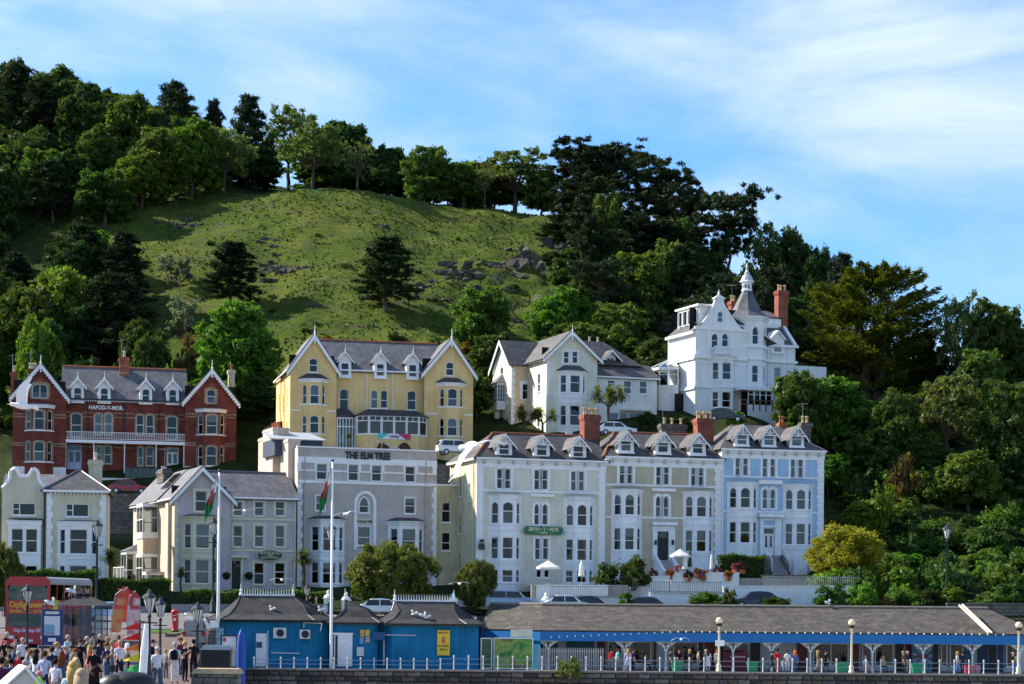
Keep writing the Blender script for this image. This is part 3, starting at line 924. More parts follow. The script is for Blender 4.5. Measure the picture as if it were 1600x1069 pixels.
# ------------------------------------------------------------------ the yellow hotel
def yellow():
 h = House('yellow_hotel', 'yellow rendered hotel with two tall gables, white dormers and a glazed front porch', 453, 700, 222, 13, (400, 500, 4.444), 'hotel')
 Y = stucco('yellow_render', (.76, .54, .24), .1)
 PR = -1.3
 def wing(zx0, zx1, zap, zyap, zye, top, bx, bt, rt, fl):
  x0, x1 = h.x(zx0, 600, PR), h.x(zx1, 600, PR)
  ze = h.z((zx0 + zx1) / 2, zye, PR); za = h.z(zap, zyap + 18, PR); xm = h.x(zap, 350, PR)
  h.wall([(x0, -3), (x1, -3), (x1, ze), (xm, za), (x0, ze)], [(top, dict(rise=.2, surround=None, cur='none'))], Y, PR)
  h.gable_roof(x0, x1, PR, 8, ze, za, SLATE, .35, xa=xm)
  h.barge(x0, x1, PR - .36, ze, za, .4, .42, xa=xm, finial=.95)
  b = h.bay(bx[0], bx[1], bt, 890, fl, Y, WHITE, PR, .95, .8, zyroof=rt, roofm=SLATE_D, bottom=-3, over=.3, sf=.5, cf=.74)
  return x0, x1, ze
 x0, x1, ze = wing(236, 558, 403, 90, 342, (369, 266, 428, 362), (304, 492), 413, 376, [(447, 582, .2), (662, 786, .2)])
 xa, xb, zeb = wing(1168, 1507, 1353, 122, 366, (1319, 292, 1373, 386), (1257, 1446), 441, 404, [(475, 600, .2), (681, 804, .2)])
 # side wall towards the left, with windows
 M = face(x0, 12, x0, PR)
 L = 12 - PR
 wl = [((L - 3.2, L - 2.4, z, z + 1.7), dict(local=True)) for z in (1.2, 5.0)] + [((2.6, 3.5, z, z + 1.7), dict(local=True)) for z in (1.2, 5.0)] + [((6.4, 7.1, 4.6, 6.2), dict(local=True))]
 h.wall(rect(0, L, -3, ze), wl, Y, M=M)
 for q in (5.2, 8.4): MB(M).tube((q, -.08, -3), (q, -.08, ze), .06, .06, 6).build('downpipe', Y, h.root)
 MB().quad((xb, PR, -3), (xb, 12, -3), (xb, 12, zeb), (xb, PR, zeb)).build('side_wall', Y, h.root)
 MB(M).box(-.1, L, -.35, -.2, ze - .25, ze - .05).build('gutter', WHITE, h.root)
 # middle
 ca, cb = h.x(550, 500), h.x(1175, 500)
 z1 = h.z(860, 357)
 kw = dict(rise=.2)
 h.wall(rect(ca, cb, -3, z1), [((580, 479, 643, 625), dict(cur='drapes', **kw)), ((797, 487, 846, 613), dict(cur='blindlong', **kw)), ((865, 487, 913, 613), dict(cur='none', **kw)), ((1050, 490, 1112, 626), dict(cur='none', **kw)),
           ((565, 680, 668, 850), dict(door=dict(m=WHITE, leaves=2)))], Y)
 zr = h.z(860, 160, 5)
 h.ridge_roof(ca - 2, cb + 2, 0, 10.5, z1, zr, SLATE, .3, ymid=5)
 h.gutter(ca, cb, z1 + .05)
 for zc, k in ((617, 0), (863, 6), (1088, 12)):
  h.dormer(zc, 88, 398 + k, 277 + k, 222 + k, -.3, win=(298 + k, 384 + k), roofm=SLATE, fin=.6, depth=3, cur='none')
 for k in (770, 945): h.downpipe(h.x(k, 500), .5, z1)
 for a, b, zy in ((236, 556, 630), (1180, 1506, 656)):
  z = h.z((a + b) / 2, zy, PR)
  h.band(h.x(a, zy, PR), h.x(b, zy, PR), z - .07, z + .07, .05, WHITE, PR)
 MB().quad((xb, 12, -3), (x0, 12, -3), (x0, 12, ze), (xb, 12, ze)).build('rear_wall', Y, h.root)
 # glazed conservatory over an arched basement
 q = -3.2
 a0, a1 = h.x(700, 720, q + 1), h.x(1185, 730, q + 1)
 b0, b1 = h.x(785, 730, q), h.x(1132, 730, q)
 zs, zt, zg = h.z(950, 800, q), h.z(950, 668, q), -3
 plan = [(a0, -.0), (a0, q + 1.0), (b0, q), (b1, q), (a1, q + 1.0), (a1, 0)]
 base = MB()
 ar1, ar2 = h.rc((838, 847, 926, 912), q), h.rc((985, 851, 1076, 916), q)
 for i, (p, r_) in enumerate(zip(plan[:-1], plan[1:])):
  L = math.hypot(r_[0] - p[0], r_[1] - p[1])
  base.M = face(*p, *r_)
  hs = [opening(ar1[0] - b0, ar1[1] - b0, ar1[2], ar1[3], (ar1[3] - ar1[2]) * .6, 9), opening(ar2[0] - b0, ar2[1] - b0, ar2[2], ar2[3], (ar2[3] - ar2[2]) * .6, 9)] if i == 2 else []
  wall(base, rect(0, L, zg, zs), hs, .3)
 cons = base.build('conservatory', Y, h.root)
 MB().flat(plan, zs - .02, zs + .06).build('conservatory_floor', WHITE, cons)
 brown = mat('oxblood_door', (.09, .022, .018), .5, .4, var=.2)
 for ar in (ar1, ar2):
  MB(face(*plan[2], *plan[3])).box(ar[0] - b0 - .1, ar[1] - b0 + .1, .3, .36, ar[2] - .1, ar[3] + .1).build('arched_door', brown, cons)
 for i, (p, r_) in enumerate(zip(plan[:-1], plan[1:])):
  L = math.hypot(r_[0] - p[0], r_[1] - p[1])
  M = face(*p, *r_)
  n = {2: 4, 1: 1, 3: 1}.get(i, 2)
  for k in range(n):
   u0, u1 = L * k / n, L * (k + 1) / n
   zq = zs + (zt - zs) * .74
   mb = MB(M).ring(rect(u0 + .02, u1 - .02, zs + .06, zt), rect(u0 + .12, u1 - .12, zs + .16, zt - .08), -.05, .08)
   mb.box(u0 + .12, u1 - .12, -.04, .07, zq - .05, zq + .05)
   mb.box((u0 + u1) / 2 - .035, (u0 + u1) / 2 + .035, -.038, .068, zq + .05, zt - .08)
   mb.build('window', WHITE, cons)
   MB(M).quad((u0 + .12, .02, zs + .16), (u1 - .12, .02, zs + .16), (u1 - .12, .02, zt - .08), (u0 + .12, .02, zt - .08)).build('pane', GLASS, cons)
 zr2 = h.z(950, 624, -.3)
 v = [(x - .0, y - .0, zt + .02) for x, y in [(a0 - .3, 0), (a0 - .3, q + .85), (b0 - .15, q - .3), (b1 + .15, q - .3), (a1 + .3, q + .85), (a1 + .3, 0)]] + [(b0 + .3, -.05, zr2), (b1 + .2, -.05, zr2)]
 MB().add(v, [(0, 1, 6), (1, 2, 6), (2, 3, 7, 6), (3, 4, 7), (4, 5, 7), (5, 4, 3, 2, 1, 0)]).build('conservatory_roof', SLATE_D, cons)
 # entrance porch, lean-to
 pa, pb = h.x(560, 700, -1.2), h.x(690, 700, -1.2)
 pz = h.z(620, 668, -1.2)
 pr = MB().add([(pa, -1.5, pz), (pb, -1.5, pz), (pb - .6, -.05, pz + .9), (pa, -.05, pz + .9)], [(0, 1, 2, 3)])
 pr.box(pa, pb, -1.5, -1.35, pz - .15, pz).build('porch_roof', [SLATE_D], h.root)
 pg = MB(shift(-1.35)).ring(rect(pa, pb, 0, pz - .15), rect(pa + .1, pb - .1, .05, pz - .3), -.05, .05)
 pg.box(pa + .1, pb - .1, -.045, .045, pz - 1.2, pz - 1.1)
 for k in range(1, 6): pg.box(pa + (pb - pa) * k / 6 - .04, pa + (pb - pa) * k / 6 + .04, -.04, .04, .05, pz - .3)
 p_ = pg.build('porch_glazing', WHITE, h.root)
 MB(shift(-1.35)).quad((pa + .1, 0, .05), (pb - .1, 0, .05), (pb - .1, 0, pz - .3), (pa + .1, 0, pz - .3)).build('pane', GLASS, p_)
 # banner hung on the basement wall
 ba = h.rc((845, 790, 1072, 829), q)
 xs = [ba[0], ba[0] + (ba[1] - ba[0]) * .25, ba[0] + (ba[1] - ba[0]) * .74, ba[1]]
 bn = thing('banner', 'white banner with teal and crimson ends hung below the yellow hotel porch', 'banner', h.world(0, q - .09, 0), h.th)
 hz = ba[3] - ba[2]
 def strip(nm, a, b, sk0, sk1, m, y):
  MB().prism([(a, ba[2]), (b + sk1 * 0, ba[2]), (b + sk1, ba[3]), (a + sk0, ba[3])], y, y + .02).build(nm, m, bn)
 MB().box(ba[0], ba[3] and ba[1], 0, .03, ba[2], ba[3]).build('cloth', mat('banner_white', (.8, .8, .8), .6), bn)
 strip('teal_end', ba[0], xs[1] - .5, 0, .9, mat('banner_teal', (.12, .5, .52), .6), -.02)
 strip('crimson_end', xs[2] + .4, ba[1], -.9, 0, mat('banner_crimson', (.55, .05, .14), .6), -.02)
 lettering('trinity', hz * .75, BLACK, bn, ((ba[0] + ba[1]) / 2, -.02, (ba[2] + ba[3]) / 2), .005, .012)
 # side porch low on the left
 MB().box(x0 - 1.6, x0 - .02, 6, 10, -3, 2.6).build('side_porch', stucco('porch_render', (.5, .44, .33)), h.root)
 MB().slab([(x0 - 1.9, 5.6, 2.6), (x0 - .02, 5.6, 3.4), (x0 - .02, 10.3, 3.4), (x0 - 1.9, 10.3, 2.6)], .12).build('side_porch_roof', SLATE, h.root)
 # steps and retaining front garden wall
 MB().box(ca - .3, ca + 3.6, -3.6, -1.6, -3, -.05).build('entrance_terrace', Y, h.root)
 for k in range(6):
  MB().box(ca + 3.6 + k * .3, ca + 3.9 + k * .3, -3.4, -1.8, -3, -.2 - k * .17).build('step', mat('step_stone', (.4, .38, .33), .9, var=.2), h.root)
 rl = MB().tube((ca + 3.6, -3.5, .9), (ca + 6.6, -3.5, -.1), .04, .04, 6)
 for k in range(4): rl.tube((ca + 3.6 + k, -3.5, -.4 - k * .3), (ca + 3.6 + k, -3.5, .9 - k * .33), .03, .03, 6)
 rl.build('handrail', WHITE, h.root)
 return h
YELLOW = yellow()

# ------------------------------------------------------------------ cream villa with three gables
def cream():
 h = House('cream_villa', 'cream rendered villa with a white gable, purple slate roofs and a low right wing', 853.5, 682, 228, 20, (760, 500, 5.346))
 W = stucco('cream_render', (.72, .70, .58), .12)
 Pk = stucco('peach_render', (.70, .55, .36), .12)
 x0, x1 = h.x(500, 600), h.x(925, 600)
 ze, za, xm = h.z(715, 318), h.z(703, 108), h.x(703, 300)
 sur = (.16, WHITE)
 h.wall([(x0, -4), (x1, -4), (x1, ze), (xm, za), (x0, ze)], [((645, 263, 690, 363), dict(cur='none', surround=sur)), ((717, 263, 763, 363), dict(cur='none', surround=sur))], W)
 a = h.rc((617, 238, 790, 368))
 h.gable_roof(x0, x1, 0, 12, ze, za, SLATE_P, .45, xa=xm, ridge=None)
 h.barge(x0, x1, -.46, ze, za, .5, .3, xa=xm, finial=.5)
 h.quoins(x0, x0 + .45, h.z(500, 640), ze - .5)
 h.bay(598, 830, 432, 960, [(460, 605, 0), (713, 880, 0)], WHITE, WHITE, 0, .95, .8, zyroof=383, roofm=SLATE_P, bottom=-4, over=.3, bands=(640, 690), cur='drapes')
 z = h.z(715, 632); h.band(x0, x1, z - .1, z + .04, .05)
 # left flank of the main gable
 M = face(x0, 12, x0, 0)
 h.wall(rect(0, 12, -4, ze), [((9.2, 10.0, 1.2, 3.2), dict(local=True)), ((9.2, 10.0, 5.2, 7.2), dict(local=True))], W, M=M)
 MB(M).box(0, 12, -.4, -.2, ze - .35, ze - .1).build('gutter', WHITE, h.root)
 # set-back left wing, its gable end facing left
 yb = 6.0
 l0, l1 = h.x(207, 560, yb), x0
 zl = h.z(300, 368, yb); zr = h.z(330, 188, yb + 3.2)
 h.wall(rect(l0, l1, -4, zl), [((300, 534, 360, 664), dict(cur='drapes', surround=(.3, WHITE)))], Pk, yb)
 h.quoins(l0, l0 + .45, -3, zl - .5, off=yb)
 de = MB()
 for k in range(9): de.box(l0 + .3 + k * .62, l0 + .5 + k * .62, yb - .2, yb, zl - .4, zl - .15)
 de.build('eaves_brackets', WHITE, h.root)
 M = face(l0, yb + 6.4, l0, yb)
 h.wall([(0, -4), (6.4, -4), (6.4, zl), (3.2, zr), (0, zl)], [((2.7, 3.6, 7.0, 8.6), dict(local=True, rise=.3)), ((4.6, 5.4, .6, 2.6), dict(local=True))], W, M=M)
 h.ridge_roof(l0, l1 + 2.5, yb, yb + 6.4, zl, zr, SLATE_P, .35, ridge=None)
 bb = MB(M)
 for s_ in (0, 1):
  e = -.4 if s_ == 0 else 6.8
  bb.prism([(e, zl - .4), (3.2, zr + .1), (3.2, zr - .35), (e, zl - .8)][::1 if s_ == 0 else -1], -.42, -.34)
 bb.build('bargeboard', WHITE, h.root)
 # oriel on the gable end
 ob = MB(M)
 o = h.root
 zo0, zo1 = h.z(120, 690, yb + 3), h.z(120, 545, yb + 3)
 pl = [(1.9, 0), (2.3, -.9), (4.1, -.9), (4.5, 0)]
 ori = MB(M).flat(pl, zo0 - .9, zo0).flat([(p[0], p[1]) for p in pl], zo1, zo1 + .2).build('oriel_window', WHITE, o)
 for i in range(3):
  p, q_ = pl[i], pl[i + 1]
  L = math.hypot(q_[0] - p[0], q_[1] - p[1])
  FM = M @ face(p[0], p[1], q_[0], q_[1])
  make_window(ori, FM, .02, L - .02, zo0, zo1, 0, 'grid', flat=True, sill=False, recess=.08, cur='net')
 MB(M).add([(1.7, 0, zo1 + .2), (2.15, -1.1, zo1 + .2), (4.25, -1.1, zo1 + .2), (4.7, 0, zo1 + .2), (2.9, 0, zo1 + 1.3), (3.5, 0, zo1 + 1.3)], [(0, 1, 4), (1, 2, 5, 4), (2, 3, 5)]).build('bay_roof', LEAD, ori)
 MB(M).tube((3.2, -.5, -4), (3.2, -.5, zo0 - .9), .35, .35, 10).build('pillar', W, o)
 # roof running right behind the gable, dormer in it
 r0, r1 = x1 - 3, h.x(1215, 360, 5)
 h.ridge_roof(r0, r1, 2.5, 9.5, h.z(1100, 372, 2.5), h.z(930, 188, 6), SLATE_P, .2, hipr=3.2, ridge=None)
 MB().quad((r1, 2.5, -4), (r1, 9.5, -4), (r1, 9.5, h.z(1100, 372, 2.5)), (r1, 2.5, h.z(1100, 372, 2.5))).build('side_wall', W, o)
 h.dormer(1035, 90, 385, 310, 262, 3.0, m=WHITE, roofm=SLATE_P, win=(316, 362), sash=.7, over=.6, fin=0, style='case')
 h.chimney((855, 175, 880, 260), 8, TERRA, .6, 1, POTW, poth=.5)
 h.chimney((925, 178, 948, 260), 8, TERRA, .6, 1, POTW, poth=.5)
 # low right wing
 w1 = h.x(1424, 600, .3)
 zw = h.z(1170, 482, .3)
 wl = [((1012, 503, 1075, 560), dict(cur='net')), ((1146, 508, 1211, 616), dict(cur='net')), ((1279, 511, 1341, 617), dict(cur='net'))]
 for k in range(4): wl.append(((1030 + k * 80, 775, 1105 + k * 80, 925), dict(cur='blindlong', style='plain', sill=False)))
 h.wall(rect(x1 - .02, w1, -4, zw), wl, stucco('pale_render', (.74, .74, .68), .1), .3)
 MB().quad((w1, .3, -4), (w1, 8, -4), (w1, 8, zw), (w1, .3, zw)).build('side_wall', W, o)
 h.ridge_roof(x1 - .6, w1, .3, 6, zw, h.z(1150, 378, 3), SLATE_P, .3, ridge=None, hipr=0)
 h.gutter(x1, w1 + .3, zw + .02, .0)
 MB().box(h.x(1120, 765, .3), h.x(1360, 765, .3), -.3, .28, h.z(1240, 768, .3), h.z(1240, 755, .3)).build('canopy', mat('canopy_buff', (.5, .42, .3), .8), o)
 MB().quad((w1, 12, -4), (l0, 12.4, -4), (l0, 12.4, zl), (w1, 12, zl)).build('rear_wall', W, o)
 # small white balcony front
 bx = MB().box(h.x(665, 940, -2.2), h.x(722, 940, -2.2), -2.2, -2.1, -1.6, .4).build('balcony_panel', WHITE, o)
 MB().box(h.x(722, 930, -2.2), h.x(815, 930, -2.2), -2.2, -2.1, -1.4, .45).build('balcony_panel', mat('dark_blue_board', (.03, .035, .055), .6), o)
 return h
CREAM = cream()

# ------------------------------------------------------------------ white villa with the turret
def villa():
 h = House('turreted_villa', 'white stucco villa with a slate cone turret and a shaped front gable', 1086.4, 652, 232, 22, (1000, 400, 3.818))
 W = stucco('bright_white_render', (.80, .80, .79), .08)
 o = h.root
 x0, x1 = h.x(330, 600), h.x(636, 600)
 zs = h.z(480, 440); za = h.z(478, 282); xm = h.x(474, 400)
 g = [(x0, -4), (x1, -4), (x1, zs), (x1 - .35, zs + .05)]
 for k in range(1, 8):
  t = k / 8
  g.append((x1 - .35 + (xm + .55 - x1 + .35) * t, zs + .05 + (za - zs) * (t ** 1.25)))
 g += [(xm + .55, za + .1), (xm + .55, za + .5), (xm - .55, za + .5), (xm - .55, za + .1)]
 for k in range(7, 0, -1):
  t = k / 8
  g.append((x0 + .35 + (xm - .55 - x0 - .35) * t, zs + .05 + (za - zs) * (t ** 1.25)))
 g += [(x0 + .35, zs + .05), (x0, zs)]
 arch = dict(rise=.35, surround=(.14, WHITE), cur='none')
 h.wall(g, [((463, 330, 495, 396), dict(rise=.3, cur='net', surround=(.12, WHITE))), ((427, 462, 465, 548), arch), ((489, 462, 527, 548), arch)], W)
 MB().prism(g[2:], .25, .5).build('gable_parapet', W, o)
 mb = MB().box(xm - .68, xm + .68, -.12, .55, za + .5, za + .62)
 mb.add([(xm - .6, -.15, za + .62), (xm + .6, -.15, za + .62), (xm + .6, .5, za + .62), (xm - .6, .5, za + .62), (xm, .2, za + 1.05)], [(0, 1, 4), (1, 2, 4), (2, 3, 4), (3, 0, 4), (3, 2, 1, 0)])
 mb.lathe([(.1, 0), (.16, .15), (.06, .3), (.03, .6)], (xm, .2, za + .98), 8)
 mb.build('gable_finial', WHITE, o)
 for zx in (410, 545): MB().box(h.x(zx, 400) - .14, h.x(zx, 400) + .14, -.1, .02, h.z(zx, 600), h.z(480, 400 if zx == 0 else 440) + .1).build('pilaster', WHITE, o)
 for zx in (440, 512): MB().box(h.x(zx, 400) - .1, h.x(zx, 400) + .1, -.08, .02, zs + .2, h.z(zx, 345)).build('pilaster', WHITE, o)
 for zy, hh, pr in ((437, .16, .16), (607, .22, .28), (642, .1, .08), (785, .16, .14)):
  z = h.z(480, zy); h.band(x0 - pr, x1, z - hh, z + hh, pr, WHITE, name='cornice')
 b = h.bay(418, 566, 602, 945, [(634, 736, 0), (809, 902, 0)], W, WHITE, 0, 1.0, .75, roofm=LEAD, bottom=-4, over=.25, cf=.66, bands=(780,))
 # balustrade on the bay
 zb = h.z(480, 597); q0, q1 = h.x(416, 575), h.x(552, 575)
 for y0_, y1_, a0, a1 in ((-1.05, -.9, q0 + .6, q1 - .6),):
  br = MB().box(a0 - .5, a1 + .5, y0_, y1_, zb + .85, zb + 1.0).box(a0 - .5, a1 + .5, y0_, y1_, zb + .1, zb + .22).build('balcony_rail', WHITE, o)
  for k in range(13):
   t = (k + .5) / 13
   MB().lathe([(.05, 0), (.09, .2), (.05, .45), (.07, .64)], (a0 - .4 + (a1 - a0 + .8) * t, -.97, zb + .22), 6).build('baluster', WHITE, br)
 # lit left flank
 M = face(x0, 7, x0, 0)
 h.wall(rect(0, 7, -4, zs - .5), [((2.2, 2.9, 4.7, 6.1), dict(local=True, style='plain'))], W, M=M)
 for z in (h.z(330, 607), h.z(330, 785)): MB(M).box(0, 7, -.2, .02, z - .15, z + .15).build('cornice', WHITE, o)
 MB(M).box(0, 7, -.4, -.02, zs - .6, zs - .3).build('cornice', WHITE, o)
 zr = zs + 2.4
 MB().slab([(x0 - .4, .2, zs - .4), (x0 - .4, 7, zs - .4), (xm, 7, zr), (xm, .2, zr)][::-1], .14).slab([(xm, .2, zr), (xm, 7, zr), (x1 + 4, 7, zs - 1.1), (x1 + 4, .2, zs - 1.1)][::-1], .14).build('roof', SLATE_P, o)
 # attic room on the left slope: long glazed dormer
 ya, yb_ = .9, 6.2
 xa = x0 + .9
 zd0, zd1 = zs + .5, zs + 2.7
 MB().box(xa, xm, ya, yb_, zd0 - .6, zd1).build('attic_room', W, o)
 MB().box(xa - .3, xm, ya - .3, yb_ + .3, zd1, zd1 + .22).build('attic_roof', WHITE, o)
 M2 = face(xa, yb_, xa, ya)
 for k in range(4): make_window(o, M2 @ shift(-.2), .2 + k * 1.25, 1.3 + k * 1.25, zd0 + .3, zd1 - .2, 0, 'plain', recess=.1, cur='blindlong', sill=False)
 # turret
 cx = h.x(655, 500, 1.2); cy = 2.0; rr = 2.3
 zt = h.z(655, 360, -.6)
 oc = [(cx + rr * math.cos(R(22.5 + 45 * k)), cy + rr * math.sin(R(22.5 + 45 * k))) for k in range(8)]
 tw = MB()
 wl = []
 for k in range(8):
  p, q_ = oc[k], oc[(k + 1) % 8]
  L = math.hypot(q_[0] - p[0], q_[1] - p[1])
  FM = face(*p, *q_)
  tw.M = FM
  hs = []
  if k in (4, 5, 6):
   for zy0, zy1, r in ((415, 522, .5), (648, 750, 0)):
    z1, z0 = h.z(665, zy0, -.6), h.z(665, zy1, -.6)
    hs.append((L * .27, L * .73, z0, z1, r)); wl.append((FM, hs[-1]))
  wall(tw, rect(0, L, -4, zt), [opening(*q5) for q5 in hs], .14)
 t = tw.build('turret', W, o)
 for FM, q5 in wl: make_window(t, FM, *q5[:4], q5[4], 'sash', flat=True, sill=True, surround=(.12, WHITE), cur='none')
 MB().lathe([(1.8, -4), (1.8, zt)], (cx, cy, 0), 8, rot=R(22.5)).build('shade_backing', DARKIN, t)  # dark drum standing for the shade inside the turret
 def oct_(r, z0, z1, m, nm, r1=None):
  return MB().lathe([(r, z0), (r if r1 is None else r1, z1)], (cx, cy, 0), 8, rot=R(22.5)).build(nm, m, t)
 for zy in (535, 607, 785): z = h.z(660, zy, -.6); oct_(rr + .2, z - .15, z + .15, WHITE, 'cornice')
 oct_(rr + .15, zt - .3, zt - .05, WHITE, 'cornice'); oct_(rr + .4, zt - .05, zt + .15, WHITE, 'cornice')
 zl = h.z(636, 203, 1.0)
 MB().lathe([(rr + .45, zt + .15), (rr * .76, zt + .9), (.55, zl)], (cx, cy, 0), 8, rot=R(22.5)).build('turret_roof', SLATE, t)
 z2 = h.z(636, 150, 1.0); z3 = h.z(633, 85, 1.0); z4 = h.z(630, 30, 1.0)
 lan = MB().lathe([(.62, zl), (.62, zl + .2), (.55, zl + .25)], (cx, cy, 0), 8, rot=R(22.5))
 for k in range(8):
  a = R(22.5 + 45 * k)
  lan.tube((cx + .48 * math.cos(a), cy + .48 * math.sin(a), zl), (cx + .48 * math.cos(a), cy + .48 * math.sin(a), z2), .08, .08, 5)
 lan.lathe([(.56, z2 - .3), (.6, z2 - .15), (.64, z2), (.86, z2 + .05), (.82, z2 + .16)], (cx, cy, 0), 8, rot=R(22.5))
 lan.build('lantern', WHITE, t)
 MB().lathe([(.3, zl + .1), (.3, z2 - .1)], (cx, cy, 0), 8).build('lantern_shade_core', mat('lantern_shadow', (.1, .11, .12), .8), t)  # dark core added as painted shade inside the open lantern
 MB().lathe([(.74, z2 + .15), (.66, z2 + .4), (.5, z2 + .8), (.3, z3 - .35), (.3, z3 - .1), (.22, z3), (.12, z3 + .2), (.16, z3 + .6), (.05, z3 + .9), (.03, z4)], (cx, cy, 0), 10).build('lantern_dome', mat('pale_lead', (.42, .45, .5), .5, .4, var=.15), t)
 # right wing
 yr = 2.6
 r0, r1 = h.x(735, 600, yr), h.x(926, 600, yr)
 zc = h.z(840, 536, yr)
 h.wall(rect(r0, r1, -4, zc), [((800, 664, 840, 780), dict(style='grid', cur='net'))], W, yr)
 for zy, pr in ((538, .3), (632, .22)):
  z = h.z(840, zy, yr); h.band(r0, r1 + pr, z - .14, z + .14, pr, WHITE, yr, 'cornice')
 for zx in (762, 880): h.downpipe(h.x(zx, 600, yr), -1, zc, WHITE, yr - .08)
 MB().quad((r1, yr, -4), (r1, 9, -4), (r1, 9, zc), (r1, yr, zc)).build('side_wall', W, o)
 zrr = h.z(820, 430, yr + 2.4)
 MB().slab([(r0, yr, zc), (r1, yr, zc), (r1, yr + 2.6, zrr), (r0, yr + 2.6, zrr)], .12).build('roof', SLATE, o)
 MB(Matrix.Translation((r1 - .2, 0, 0))).slab([(0, yr - .2, zc + .2), (.35, yr - .2, zc + .2), (.35, yr + 2.8, zrr + .5), (0, yr + 2.8, zrr + .5)], .3).build('coping', WHITE, o)
 h.dormer(821, 78, 580, 492, 450, yr - .1, m=W, roofm=WHITE, win=(522, 574), over=.15, fin=0, depth=2.4, sash=.6, cur='none')
 a0, a1 = r0, h.x(842, 400, yr + 2.6)
 z0, z1 = h.z(800, 425, yr + 2.6), h.z(800, 368, yr + 2.6)
 MB().box(a0, a1, yr + 2.6, yr + 7, zrr - 1, z1).build('attic_room', W, o)
 for k in range(4): MB().box(a0 + (a1 - a0) * k / 4 + .06, a0 + (a1 - a0) * (k + 1) / 4 - .06, yr + 2.54, yr + 2.6, z0 + .1, z1 - .15).build('attic_panel', WHITE, o)
 MB().slab([(a0 - 2, yr + 2.4, z1), (a1 + .2, yr + 2.4, z1), (a1 - .2, yr + 5.5, h.z(780, 327, yr + 5)), (a0 - 2, yr + 5.5, h.z(780, 327, yr + 5))], .12).build('roof', SLATE_P, o)
 h.chimney((826, 205, 882, 445), 5.2, BRICK_C, 1.0, 3, POT)
 h.chimney((546, 268, 582, 360), 7.0, BRICK_C, .9, 2, POT)
 # sun room low right
 s0, s1 = h.x(645, 830, -2.0), h.x(822, 830, -2.0)
 zg0, zg1, zg2 = h.z(730, 888, -2), h.z(730, 805, -2), h.z(730, 783, -2)
 sr = MB().box(s0 - 1.0, s1 + .2, -2.3, 1, zg1, zg2).box(s0, s1, -2.0, -1.85, -4, zg0).build('sun_room', WHITE, o)
 for k in range(5):
  u0, u1 = s0 + (s1 - s0) * k / 5, s0 + (s1 - s0) * (k + 1) / 5
  make_window(sr, shift(-2.08), u0, u1, zg0, zg1, 0, 'top', recess=.12, flat=True, sill=False, cur='none')
 MB().box(s0, s1, -.4, -.35, -2, zg1).build('shade_backing', DARKIN, sr)  # dark sheet standing for the shade inside the sun room
 # hexagonal conservatory at the left
 c0, c1 = h.x(95, 730, 5), h.x(262, 730, 5)
 zz0, zz1 = h.z(170, 775, 4), h.z(170, 680, 4)
 xc = (c0 + c1) / 2
 pl = [(c0, 7), (c0 + .1, 4.4), (xc + .1, 3.0), (x0 - .02, 4.2), (x0 - .02, 7)]
 bs = MB().flat(pl, -4, zz0)
 cn = bs.build('side_conservatory', W, o)
 for i in range(3):
  p, q_ = pl[i], pl[i + 1]
  L = math.hypot(q_[0] - p[0], q_[1] - p[1]); FM = face(*p, *q_)
  for k in range(2): make_window(cn, FM, L * k / 2 + .02, L * (k + 1) / 2 - .02, zz0, zz1, 0, 'top', recess=.1, flat=True, sill=False, cur='none')
 MB().flat([(x - .15 if x < xc else x, y - .15) for x, y in pl], zz1, zz1 + .3).build('cornice', WHITE, cn)
 ap = (xc + .5, 5.6, h.z(190, 612, 5.6))
 gl = glass('roof_glass', (.8, .85, .9), .4)
 MB().add([(x - .15, y - .15, zz1 + .3) for x, y in pl] + [ap], [(0, 1, 5), (1, 2, 5)]).build('roof_glazing', gl, cn)
 MB().add([(x, y - .15, zz1 + .3) for x, y in pl] + [ap], [(2, 3, 5), (3, 4, 5)]).build('roof_slates', SLATE_P, cn)
 rb = MB()
 for i in range(4): rb.tube((pl[i][0] - .15, pl[i][1] - .15, zz1 + .32), ap, .06, .06, 5)
 rb.build('glazing_bar', WHITE, cn)
 MB().box(h.x(208, 880, 2.9), h.x(262, 880, 2.9), 2.86, 2.98, -2.4, h.z(232, 822, 2.9)).build('entrance_opening', DARKIN, o)
 MB().box(r1, r1 + 8, 9, 9.3, -4, h.z(960, 655, 9)).build('garden_wall', W, o)
 # timber deck rail in front of the sun room
 tim = mat('weathered_timber', (.15, .09, .06), .8, var=.3)
 dk = MB()
 for z in (.55, 1.0): dk.box(h.x(600, 880, -4), h.x(790, 880, -4), -4.05, -3.95, h.z(700, 915, -4) + z - .06, h.z(700, 915, -4) + z + .06)
 for k in range(6): q = h.x(600, 880, -4) + (h.x(790, 880, -4) - h.x(600, 880, -4)) * k / 5; dk.box(q - .06, q + .06, -4.06, -3.94, h.z(700, 915, -4) - .2, h.z(700, 915, -4) + 1.1)
 dk.build('deck_rail', tim, o)
 return h
VILLA = villa()

